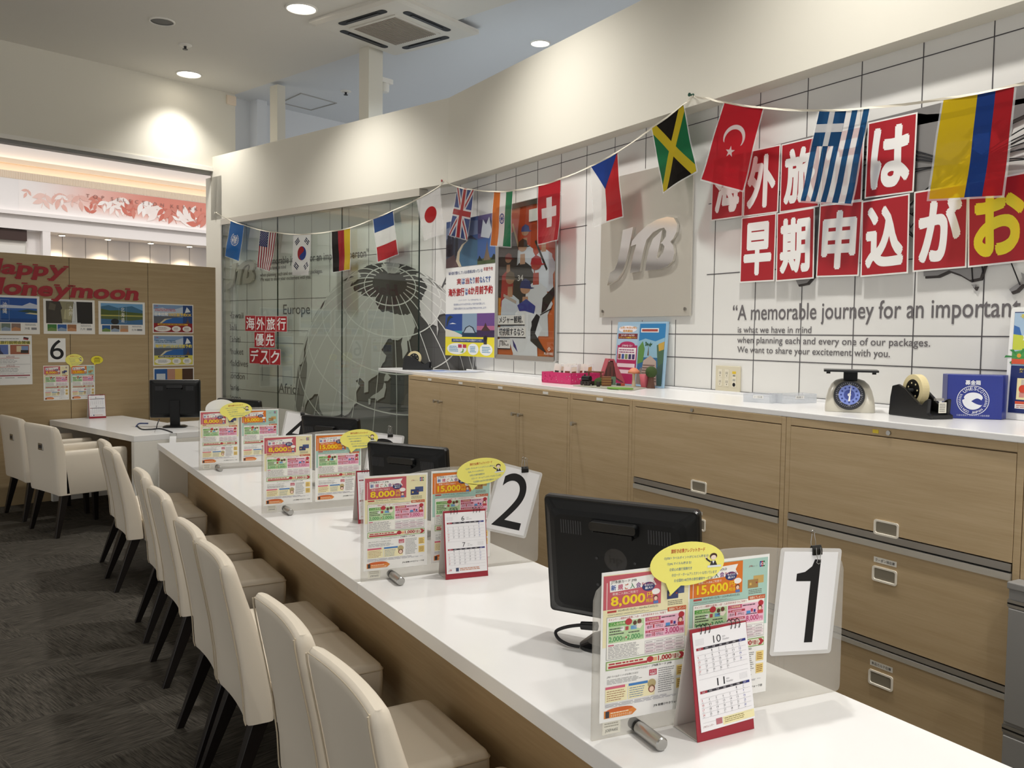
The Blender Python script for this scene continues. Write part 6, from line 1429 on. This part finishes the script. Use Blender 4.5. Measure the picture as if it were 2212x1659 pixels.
for i in range(12):
    x = .03+(ln-.06)*((i % 6)+.5)/6; y = bw*(.28 if i < 6 else .66)+rr.uniform(-.015, .015); w_ = .055; h_ = .10
    s = Sheet(1, .0003); s.box(-w_/2, w_/2, 0, h_, -.008, 0, M_LAMI if i % 3 == 2 else ink('#efece4', .25)); s.rect(-w_*.36, h_*.12, w_*.36, h_*.86, PK[i], 1); s.rect(-w_*.30, h_*.5, w_*.30, h_*.62, '#7a3a2c' if i % 2 else '#3f3b36', 2); s.rect(-w_*.3, h_*.2, w_*.1, h_*.32, '#d7d0c2', 2)
    tag(s.build('snack_packet', None, MB_ @ Matrix.Translation((x, y, .0075)) @ Matrix.Rotation(rr.uniform(-.3, .3), 4, 'Z') @ UPM(0, 0, 0, rr.uniform(-.16, .16), -.16)), 'small wrapped packet in the pink basket, %s of the %s row' % (['first', 'second', 'third', 'fourth', 'fifth', 'sixth'][i % 6], 'front' if i < 6 else 'back'), 'packet', 'packets in the pink basket')
# leaflets lying at the far end
for i, (px, py, rz, h) in enumerate(((905, 801.5, .1, '#6f86bb'), (950, 804, -.05, '#8ea3cf'), (985, 803, .2, '#d8dce6'))):
    p = on_top(px, py); s = Sheet(1, .0003); s.box(-.105, .105, -.148, .148, 0, .001, ink('#e9ebf0', .2)); s.rect(-.095, -.14, .095, .02, h, 4); s.rect(-.09, .03, .09, .13, '#b9c4dc', 4)
    tag(s.build('flat_leaflet', None, Matrix.Translation((p.x+.10, p.y-.02, ZW+.0006+.0012*i)) @ Matrix.Rotation(PI/2+rz, 4, 'Z')), 'bluish leaflet lying flat near the far tape dispenser, %s' % ['leftmost', 'middle', 'rightmost'][i], 'leaflet', 'leaflets lying on the worktop')
# little scenery models in front of the picture board
t = None
def model(name, px, py, label, cat, rz=0.0): p = on_top(px, py); return thing(name, label, cat, T(p.x, p.y, ZW+.0035, rz))
a, b, c_, d_ = [on_top(*q) for q in ((1238, 834), (1362, 845), (1400, 838), (1312, 829))]
g = G(); g.prism([fl(a), fl(b), fl(c_), fl(d_)], ZW+.0004, ZW+.0032, mat('grey_felt', '#9a988a', .9)); tag(g.build('felt_mat'), 'thin grey felt mat under the little models', 'mat')
hp_ = on_top(1333, 832)
t = thing('model_house', 'small model house with steep dark pink roof and green walls', 'model house', T(hp_.x-.05, hp_.y-.015, ZW+.0035, -.35))
UPX = Matrix(((1, 0, 0, 0), (0, 0, -1, 0), (0, 1, 0, 0), (0, 0, 0, 1)))
g = G(); g.prism([(-.045, 0), (.025, 0), (.025, .045), (-.045, .045)], -.06, 0, mat('model_green_wall', '#6f8f74', .6), UPX); g.build('lower_wall', t, None, bevel=.002)
g = G(); g.prism([(-.043, .045), (.023, .045), (.006, .125), (-.022, .125)], -.058, -.001, mat('model_timber_wall', '#6a3a34', .6), UPX)
for x in (-.03, -.008, .012): g.box(x-.001, x+.001, -.0025, 0, .045, .10, M_CHARC)
g.build('timber_wall', t)
g = G(); mr = mat('model_pink_roof', '#b85560', .6)
g.prism([(.025, .040), (.070, .010), (.074, .018), (.012, .140), (-.020, .142), (-.050, .046), (-.046, .044), (-.018, .130), (.006, .130)], -.066, -.0, mr, Matrix.Translation((0, -.004, 0)) @ UPX); g.build('roof', t, None, bevel=.0015)
for x in (-.028, .0):
    g = G(); g.loft([[(x+a_, y_, .018+b_) for a_, b_ in rrect(.014, .026, .006)] for y_ in (-.0025, .0)], mat('model_window', '#3f3430', .4), True, None, False); g.build('window', t)
def mush(px, py, rz, k, lab):
    p = on_top(px, py); t = thing('model_mushroom', lab, 'model mushroom', T(p.x-.01, p.y+.0, ZW+.0035))
    g = G(); g.lathe([(.010*k, 0), (.007*k, .03*k), (.008*k, .062*k)], mat('model_cream', '#d9cba8', .6), 14); g.build('stem', t)
    g = G(); g.lathe([(.006*k, .058*k), (.028*k, .060*k), (.026*k, .070*k), (.014*k, .082*k), (.003*k, .086*k)], mat('model_orange_cap', '#d98a66', .6), 18); g.build('cap', t)
mush(1372, 836, 0, 1.15, 'little model mushroom with orange cap right of the house')
p = on_top(1406, 839); t = thing('model_moss_tree', 'round dark green moss ball on a brown model stump', 'model tree', T(p.x, p.y, ZW+.0005))
g = G(); g.lathe([(.022, 0), (.016, .03), (.014, .062)], mat('model_brown', '#5a3a2c', .7), 14); g.build('stump', t)
g = G(); rr = random.Random(2); g.ball((0, 0, .084), .030, bumpy(mat('moss_green', '#3c4f26', .95), 220, .9, .004), n=24, k=14); g.build('moss_ball', t)
p = on_top(1385, 838); t = thing('model_planter', 'dark pink model planter tub behind the models', 'model planter', T(p.x+.03, p.y+.0, ZW+.0005)); g = G(); g.lathe([(.024, 0), (.034, .07), (.032, .07)], mr, 20); g.build('tub', t); g = G(); g.lathe([(.030, .066), (.002, .068)], M_CHARC, 16); g.build('soil', t)
p = on_top(1262, 834)
t = thing('model_wagon', 'dark brown toy engine on the felt mat', 'toy', T(p.x+.02, p.y+.0, ZW+.0035, -1.3))
mbk = mat('toy_dark_brown', '#2a1c18', .4)
g = G(); g.box(-.035, .035, -.016, .016, .010, .024, mbk); g.cyl((-.030, 0, .036), (.020, 0, .036), .015, .015, M_BLACK, 16); g.lathe([(.005, .048), (.004, .060)], mbk, 10, Matrix.Translation((-.018, 0, 0))); g.build('body', t, None, bevel=.001)
for x in (-.022, 0, .022):
    for sy in (-1, 1): g = G(); g.cyl((x, sy*.017, .010), (x, sy*.021, .010), .010, .010, mbk, 14); g.build('wheel', t)
p = on_top(1262, 831); t = thing('model_shelter', 'small brown wooden model frame behind the toy engine', 'toy', T(p.x+.03, p.y-.055, ZW+.0035, -1.3)); wd = mat('model_wood', '#6e4a30', .6)
g = G(); g.box(-.045, .045, -.02, .02, .066, .072, wd); g.build('roof_board', t)
for x in (-.042, .042):
    g = G(); g.box(x-.003, x+.003, -.003, .003, 0, .066, wd); g.build('post', t)
p = on_top(1293, 834); t = thing('moss_mound', 'low green moss mound on the felt mat', 'moss mound', T(p.x+.02, p.y+.02, ZW+.0033)); g = G(); g.lathe([(.034, 0), (.032, .016), (.022, .034), (.004, .042)], _mats['moss_green'] if 'moss_green' in _mats else M_CHARC, 20); g.build('mound', t)
p = on_top(1310, 835.5); t = thing('model_chest', 'brown striped model chest on the felt mat', 'toy', T(p.x+.01, p.y+.015, ZW+.0035, -.5)); g = G(); g.box(-.024, .024, -.018, .018, 0, .05, mat('chest_brown', '#7a4c2c', .5)); g.build('chest_body', t, None, bevel=.002)
for z in (.012, .025, .038): g = G(); g.box(-.0245, .0245, -.0186, .0186, z-.0015, z+.0015, mat('chest_band', '#b08a4a', .5)); g.build('band', t)
p = on_top(1294, 836.5); t = thing('toy_barrel', 'tiny dark brown barrel in front of the chest', 'toy', T(p.x-.005, p.y, ZW+.0035)); g = G(); g.lathe([(.009, 0), (.012, .012), (.009, .026)], mbk, 14); g.build('barrel_body', t)
p = on_top(1337, 842); t = thing('model_lawn', 'flat bright green model lawn patch on the mat edge', 'model lawn', T(p.x+.015, p.y+.01, ZW+.0034)); g = G(); g.prism([(.075*math.cos(2*PI*i/24), .045*math.sin(2*PI*i/24)) for i in range(24)], 0, .006, mat('lawn_green', '#6f9a3f', .8), Matrix.Rotation(-1.3, 4, 'Z')); g.build('lawn', t)
p = on_top(1333, 839); t = thing('toy_truck', 'tiny dark toy truck with red load on the model lawn', 'toy', T(p.x+.02, p.y, ZW+.0098, -1.3)); g = G(); g.box(-.02, .008, -.008, .008, .003, .016, mbk); g.build('truck_body', t, None, bevel=.001); g = G(); g.box(.009, .024, -.008, .008, .003, .018, mat('toy_red', '#b04a34', .5)); g.build('load', t, None, bevel=.001)
p = on_top(1306, 828); t = thing('blossom_tree', 'thin white blossoming model tree behind the basket edge', 'model tree', T(p.x+.09, p.y-.03, ZW+.0005))
mw = mat('white_blossom', '#efede8', .7); g = G(); g.tube([(0, 0, 0), (.003, 0, .05), (-.002, 0, .09)], .0016, mw, 6)
for i in range(5): a_ = -1+i*.55; g.tube([(0, 0, .07), (.03*math.sin(a_), .01*math.cos(i), .10+.01*math.cos(a_))], .001, mw, 5)
g.lathe([(.012, 0), (.012, .004)], mw, 14); g.build('stem', t)
rr = random.Random(8)
for i in range(9): g = G(); g.ball((rr.uniform(-.034, .034), rr.uniform(-.02, .02), .095+rr.uniform(-.016, .028)), rr.uniform(.007, .012), mw, n=8, k=6, sc3=(1.2, 1, .7)); g.build('blossom', t)
# picture board behind the models: generic holiday picture
u0, v0 = A.uv(1338, 843); u1, v1 = A.uv(1448, 696); vb = ZW+.001
t = thing('picture_board', 'light blue double advert board leaning on the tiles behind the models', 'advert board', A.at(u0, vb, .042) @ Matrix.Rotation(-.07, 4, 'X'))
pw, ph_ = u1-u0, v1-vb+.004
g = G(); g.box(0, pw, 0, ph_, -.012, 0, mat('pale_blue_board', '#9fc0d8', .5)); g.build('board', t)
s = Sheet(1, .0003); s.box(.01, pw*.445, .03, ph_-.02, .0002, .0008, ink('#a9c6dc'))
def QR(x0, y0, x1, y1, c, L=3): s.rect(x0*pw, (1-y1)*ph_, x1*pw, (1-y0)*ph_, c, L)
s.disc(.22*pw, .885*ph_, .19*pw, '#efeaf0', 3, .055*ph_); s.text('2月19日(月)', .06*pw, .885*ph_, .41*pw, .925*ph_, '#d99a2f', 4, .03); s.text('発売開始!', .12*pw, .835*ph_, .33*pw, .875*ph_, '#d99a2f', 4, .03)
QR(.03, .185, .435, .27, '#7c3238'); s.text('3/10〜6/30', .09*pw, .775*ph_, .37*pw, .80*ph_, '#f0e6e0', 4, .02); s.text('チケット付宿泊プラン', .05*pw, .738*ph_, .42*pw, .765*ph_, '#f0d24a', 4, .02)
s.disc(.235*pw, .63*ph_, .16*pw, '#b52d62', 3, .06*ph_); QR(.03, .37, .445, .98, '#b52d62'); s.text('JTBなら!', .12*pw, .60*ph_, .34*pw, .64*ph_, '#f6e6ee', 4, .02)
QR(.05, .41, .425, .60, '#f4eff0', 4); s.lines(.07*pw, .50*ph_, .40*pw, .575*ph_, 2, '#9a5a7a', 5, .5)
for i, c in enumerate(('#8a4f44', '#3f5c9c', '#7f9460', '#3a3466', '#4a3a6e')): QR(.06+i*.073, .51, .115+i*.073, .59, c, 5)
QR(.05, .66, .42, .72, '#f0dfe6', 4); QR(.05, .76, .42, .82, '#f0dfe6', 4)
s.build('left_advert', t)
s = Sheet(1, .0003); s.box(pw*.47, pw*.975, .02, ph_-.018, .0002, .0008, ink('#2f6c9a'))
def QP(pts, c, L=3): s.poly([(x*pw, (1-y)*ph_) for x, y in pts], c, L)
QR(.47, .03, .975, .30, '#2f7fb8'); QP([(.47, .30), (.60, .26), (.80, .30), (.975, .24), (.975, .55), (.47, .55)], '#8fb9cf', 3.5)
s.text('パークで', .50*pw, .77*ph_, .83*pw, .83*ph_, '#a03a34', 6, .02) if False else None
QR(.50, .10, .85, .165, '#e9e6e4', 4); QR(.52, .115, .83, .15, '#a5493f', 5)
QP([(.47, .40), (.55, .30), (.60, .42), (.58, .62), (.47, .66)], '#5f8f4a', 4); QP([(.83, .36), (.975, .30), (.975, .80), (.88, .72)], '#4a6a52', 4); QP([(.86, .34), (.975, .30), (.975, .42), (.88, .45)], '#c7a24a', 5)
QP([(.59, .60), (.72, .52), (.84, .60), (.88, .97), (.54, .97)], '#b9a79c', 5)
for i in range(7): QR(.585-.005*i, .66+i*.04, .82+.008*i, .68+i*.04, '#7a6660', 6)
QP([(.66, .52), (.675, .36), (.69, .52)], '#6b5a3c', 6)
for a_ in range(7): x = .675+.07*math.cos(a_*.9); QP([(.675, .355), (x, .33+.03*math.sin(a_*1.7)), (x-.01, .36+.03*math.sin(a_*1.7))], '#2f5a34', 7)
QP([(.47, .80), (.56, .70), (.58, .97), (.47, .97)], '#8a7f78', 5); QP([(.86, .70), (.975, .62), (.975, .97), (.88, .97)], '#3f5c58', 5)
s.build('right_advert', t)
# framed advert at the right picture edge
u0, v0 = A.uv(2184, 893); u1 = u0+.24; v1 = A.uv(2187, 665)[1]
t = thing('advert_stand', 'clear framed blue and yellow advert at the right picture edge', 'advert stand', A.at(u0, ZW+.001, .045) @ Matrix.Rotation(-.05, 4, 'X'))
ph_ = v1-ZW; pw = .24
g = G(); g.loft([[(x+pw/2, y+ph_/2, z) for x, y in rrect(pw, ph_, .012)] for z in (-.004, .0)], M_PAPER, True, None, False); g.build('white_frame', t)
s = Sheet(1, .0003); s.box(.014, pw-.014, .030, ph_-.016, 0, .001, ink('#21306a'))
def QT(b_, x0, y0, x1, y1, c, L=6, bold=.03): s.text(b_, x0*pw, (1-y1)*ph_, x1*pw, (1-y0)*ph_, c, L, bold)
QR(.06, .05, .94, .52, '#a9c4dc', 4); QP([(.06, .16), (.14, .18), (.2, .3), (.06, .4)], '#3f6fb0', 4.3); QP([(.06, .24), (.3, .26), (.3, .38), (.06, .38)], '#c9d24a', 4.4); QP([(.06, .40), (.34, .36), (.28, .46), (.06, .46)], '#4f9a4f', 4.5); s.disc(.16*pw, .57*ph_, .03*pw, '#e0a03a', 5)
for a_ in range(6): QP([(.15, .44), (.15+.2*math.cos(a_), .44+.08*math.sin(a_)), (.15+.18*math.cos(a_+.3), .44+.07*math.sin(a_+.3))], '#3c8a4a', 4.8)
QT('その場で', .14, .06, .5, .10, '#ead84a'); QT('最大', .20, .22, .34, .30, '#f2f2f2'); QT('が', .30, .345, .40, .385, '#f2f2f2'); QT('専', .34, .14, .5, .20, '#f2f2f2')
QR(.06, .46, .94, .505, '#d8583a', 5); QT('7/', .26, .47, .34, .495, '#f6e6da')
QR(.06, .505, .94, .94, '#1d2c66', 4); QT('お買上げ5', .18, .54, .5, .56, '#ead84a', 6, .01); QT('スタンプ', .18, .565, .42, .58, '#ead84a', 6, .01)
QR(.16, .63, .90, .82, '#f0e6b0', 5); QR(.22, .64, .30, .69, '#c9c0b0', 6); s.disc(.25*pw, (1-.725)*ph_, .06*pw, '#d8482f', 6); QR(.20, .755, .27, .80, '#d9958a', 6); QT('5', .40, .66, .46, .69, '#b03a2a', 6, 0); QT('1,00', .34, .78, .5, .805, '#3a3436', 6, .01)
QR(.15, .835, .90, .86, '#d8583a', 5); QR(.15, .86, .90, .90, '#f2eee8', 5); s.lines(.17*pw, (1-.895)*ph_, .8*pw, (1-.865)*ph_, 2, '#b05a4a', 6, .4)
s.build('advert_print', t)

# ================================================================== chairs
def ring_back(z, xr, th, w_, bow):
    """one level of the backrest: rear face at xr, thickness th, slightly hollow towards the sitter"""
    pts = []; n = 8; r = min(.018, th*.45)
    def off(y): return bow*(y/(w_/2))**2
    for i in range(n+1): y = -w_/2+r+(w_-2*r)*i/n; pts.append((xr+off(y), y, z))
    pts.append((xr+off(w_/2)+r*.35, w_/2-r*.2, z)); pts.append((xr+off(w_/2)+r, w_/2, z)); pts.append((xr+off(w_/2)+th-r, w_/2, z)); pts.append((xr+off(w_/2)+th-r*.35, w_/2-r*.2, z))
    for i in range(n+1): y = w_/2-r-(w_-2*r)*i/n; pts.append((xr+th+off(y), y, z))
    pts.append((xr+off(w_/2)+th-r*.35, -w_/2+r*.2, z)); pts.append((xr+off(w_/2)+th-r, -w_/2, z)); pts.append((xr+off(w_/2)+r, -w_/2, z)); pts.append((xr+off(w_/2)+r*.35, -w_/2+r*.2, z))
    return pts
def leg(p0, p1, a0, a1, parent):
    g = G(); g.loft([[(p0[0]+sx*a0/2, p0[1]+sy*a0/2, p0[2]) for sx, sy in ((-1, -1), (1, -1), (1, 1), (-1, 1))], [(p1[0]+sx*a1/2, p1[1]+sy*a1/2, p1[2]) for sx, sy in ((-1, -1), (1, -1), (1, 1), (-1, 1))]], M_LEG, True, None, False); return g.build('leg', parent, None, bevel=.002)
HS, HB, CW = .405, .785, .385
def side_chair(M, label):
    t = thing('side_chair', label, 'chair', M, 'cream leather chairs along the counter')
    g = G(); lv = [(.292, -.195, .085), (.31, -.20, .09), (.40, -.205, .085), (.50, -.218, .078), (.60, -.236, .068), (.70, -.256, .055), (.755, -.266, .047), (.775, -.268, .042), (HB-.003, -.262, .028), (HB, -.256, .014)]
    g.loft([ring_back(z, x, th, CW-(.012 if z > .78 else .004 if z > .77 else 0), -.014) for z, x, th in lv], M_LEATHER); o = g.build('backrest', t)
    g = G()
    for sy in (-1, 1): g.tube([(x-.0005+(-.014), sy*(CW/2-.010), z) for z, x, th in lv[:-2]], .0022, M_PIPING, 6)
    g.tube([(-.268+(-.014)*(y/(CW/2))**2+.002, y, HB-.010) for y in [(-CW/2+.012)+(CW-.024)*i/10 for i in range(11)]], .0022, M_PIPING, 6)
    g.tube([(-.245+(-.014)*(y/(CW/2))**2+.006, y, HB-.004) for y in [(-CW/2+.012)+(CW-.024)*i/10 for i in range(11)]], .0015, M_PIPING, 6); g.build('seam', o)
    g = G(); x0, x1 = -.118, .232
    g.loft([[(x+(x0+x1)/2, y, z) for x, y in rrect(x1-x0-dd, CW-dd, .02, 4)] for z, dd in ((HS-.130, .02), (HS-.126, .004), (HS-.05, 0), (HS-.022, .002), (HS-.008, .012), (HS-.001, .03), (HS, .06))], M_LEATHER); o = g.build('seat', t)
    g = G(); g.tube([(x+(x0+x1)/2, y, HS-.021) for x, y in rrect(x1-x0-.001, CW-.001, .02, 4)], .0022, M_PIPING, 6, None, True); g.build('seam', o)
    for sy in (-1, 1):
        leg((-.158, sy*.150, .296), (-.268, sy*.168, 0), .050, .026, t); leg((.195, sy*.155, HS-.129), (.205, sy*.162, 0), .044, .028, t)
    return t
CH = [(5.87, .835, 'farthest cream chair, its top just showing behind the next one'), (5.47, .83, 'cream chair second from the far end of the counter'), (4.52, .865, 'far cream chair of the second pair from the far end'), (3.93, .855, 'near cream chair of the second pair from the far end'), (3.185, .84, 'far cream chair of the pair in the middle foreground'), (2.785, .84, 'near cream chair of the pair in the middle foreground, back seam in view'), (2.10, .855, 'cream chair second from the near end of the counter'), (1.645, .855, 'nearest cream chair at the bottom centre of the picture')]
proto = None
for y, x, lab in CH:
    M = T(x, y, 0.0005, {5.47: .04, 4.52: -.03}.get(y, 0))
    if proto is None: proto = side_chair(M, lab)
    else: dup(proto, M, lab)
def arm_chair(M, label):
    t = thing('arm_chair', label, 'armchair', M, 'cream armchairs at the desk'); W_ = .50
    g = G(); lv = [(.30, -.235, .09), (.315, -.24, .095), (.45, -.25, .09), (.60, -.262, .08), (.72, -.275, .066), (.765, -.28, .056), (.785, -.276, .035), (.788, -.268, .015)]
    g.loft([ring_back(z, x, th, W_-(.01 if z > .78 else 0), -.010) for z, x, th in lv], M_LEATHER); o = g.build('backrest', t)
    g = G(); g.box(-.2705, -.262, -.042, .042, .605, .655, M_ALU); g.build('handle_plate', o, None, bevel=.004)
    g = G(); g.box(-.2712, -.270, -.026, .026, .618, .642, M_DARKG); g.build('handle_slot', o)
    g = G(); g.loft([[(x+.05, y, z) for x, y in rrect(.40-dd, W_-.15-dd, .02)] for z, dd in ((.30, .01), (.40, 0), (.435, .02), (.44, .06))], M_LEATHER); g.build('seat', t)
    for sy in (-1, 1):
        g = G(); y0 = sy*(W_/2-.035); g.loft([[(x+.02, y+y0, z) for x, y in rrect(.46-dd, .07-dd, .018)] for z, dd in ((.30, .01), (.31, 0), (.575, 0), (.60, .006), (.608, .02))], M_LEATHER); g.build('armrest', t)
        leg((-.19, sy*.20, .305), (-.255, sy*.225, 0), .05, .028, t); leg((.20, sy*.20, .305), (.21, sy*.21, 0), .045, .03, t)
    return t
f1 = az(127, 1162, 0); f2 = az(62, 1142, 0); mid = (f1+f2)/2
o_ = mid+PV*.255
arm_chair(T(o_.x, o_.y, .0005, ALPHA+.03), 'nearer cream armchair with a small metal handle plate on its back')
f3 = az(10, 1108, 0); o_ = f3-BV*.24+PV*.255
dup([o for o in C.objects if o.name == 'arm_chair'][0], T(o_.x, o_.y, .0005, ALPHA-.04), 'farther cream armchair at the far left, beside the wooden partition')

# ================================================================== desk by the partition
cfl = az(103, 906, ZT); cnr = az(264, 944, ZT); bkr = az(261, 897, ZT)
a0 = cfl.dot(PV); a1 = bkr.dot(PV); b0 = cnr.dot(BV); b1 = DP-.012
MD = Matrix.Rotation(ALPHA, 4, 'Z')
t = thing('consultation_desk', 'white desk with slab ends standing against the wooden partition', 'desk', MD)
g = G(); g.box(a0, a1, b0, b1, ZT-.045, ZT, M_WHITE); g.build('desk_top', t, None, bevel=.002)
g = G(); g.box(a0, a1, b0, b0+.045, .0005, ZT-.0455, M_WHITE2); g.build('end_panel', t, None, bevel=.002)
g = G(); g.box(a1-.14, a1-.12, b0+.046, b1-.045, .0005, ZT-.046, M_WOODD); g.build('modesty_panel', t)
g = G(); g.box(a0, a1, b1-.044, b1, .0005, ZT-.0455, M_WHITE2); g.build('end_panel', t, None, bevel=.002)
# lower return unit and swing gate that close the gap to the counter
q0 = az(352, 937, ZT-.004); a2 = q0.dot(PV); 
r0_ = az(368, 931, ZT-.004); r1_ = az(440, 928, ZT-.004)
t = thing('return_unit', 'white cupboard joining the consultation desk, carrying the far monitor', 'cupboard', MD)
ra, rb = a1+.012, az(372, 938, ZT).dot(BV)
g = G(); g.box(ra, ra+.62, b0+.10, b0+.75, .0005, ZT-.025, M_WHITE2); g.build('body', t, None, bevel=.0015)
g = G(); g.box(ra, ra+.63, b0+.09, b0+.76, ZT-.0245, ZT-.0005, M_WHITE); g.build('cupboard_top', t, None, bevel=.002)
ga = az(374, 940, ZT-.01); gb = az(399, 952, ZT-.01); gc = Vector((X0+.10, YE+.004, 0))
gd = (gc-ga); gl_ = math.hypot(gd.x, gd.y); gr = math.atan2(gd.y, gd.x)
t = thing('swing_gate', 'low white swing gate between the counter and the desk', 'gate', T(ga.x, ga.y, 0, gr))
g = G(); g.box(.02, gl_-.02, -.02, .02, .12, ZT-.03, M_WHITE2); g.build('gate_panel', t, None, bevel=.002)
g = G(); g.box(.015, gl_-.015, -.022, .022, ZT-.0295, ZT-.012, M_WHITE); g.build('gate_cap', t)
g = G(); g.box(.0, .05, -.026, .026, ZT-.0115, ZT+.004, M_ALU); g.build('latch', t, None, bevel=.002)
# on the desk
pm = az(377, 923, ZT)
a_ = az(323, 823, 1.03); b_ = az(427, 823, 1.03)
monitor(T(pm.x+.01, pm.y+.02, ZT+.0005, math.atan2(-.111, .362)), 'black monitor seen from behind on the consultation desk', .385, .305, .075, .02, group='monitor on the desk', lod=True)
a_ = az(193, 904.5, ZT); b_ = az(224, 903, ZT); r = math.atan2(b_.y-a_.y, b_.x-a_.x)
desk_calendar(Matrix.Translation((a_.x, a_.y, ZT+.0006)) @ Matrix.Rotation(r, 4, 'Z') @ Matrix.Diagonal((.92, .92, .92, 1)), cal_sheet(6, 7, 6, 30, 1, 31, False), 'desk calendar on the white consultation desk')
cb0 = az(300, 918, ZT+.004)
def azl(px, py, z=ZT+.005): return az(px, py, z)
cable([azl(294, 921), azl(300, 915), azl(312, 914.5), azl(320, 914.5)], 'short dark blue cable on the consultation desk', .005, ink('#27386e'))
cable([azl(296, 920), azl(306, 927), azl(325, 927.5), azl(345, 926), azl(362, 930), azl(372, 934)], 'long black cable across the consultation desk', .005)
cable([azl(338, 926), azl(340, 916, ZT+.04), azl(344, 906, ZT+.10)], 'upright black cable end with a white tip below the far monitor', .004)

# lit sign of a shop behind the camera; the glass mirrors it
SGN = ['PARAJOGE']
M_SGN = mat('lit_sign_white', '#dfeaff', .5, emit=4.0)
bpy.data.objects.remove(_to)
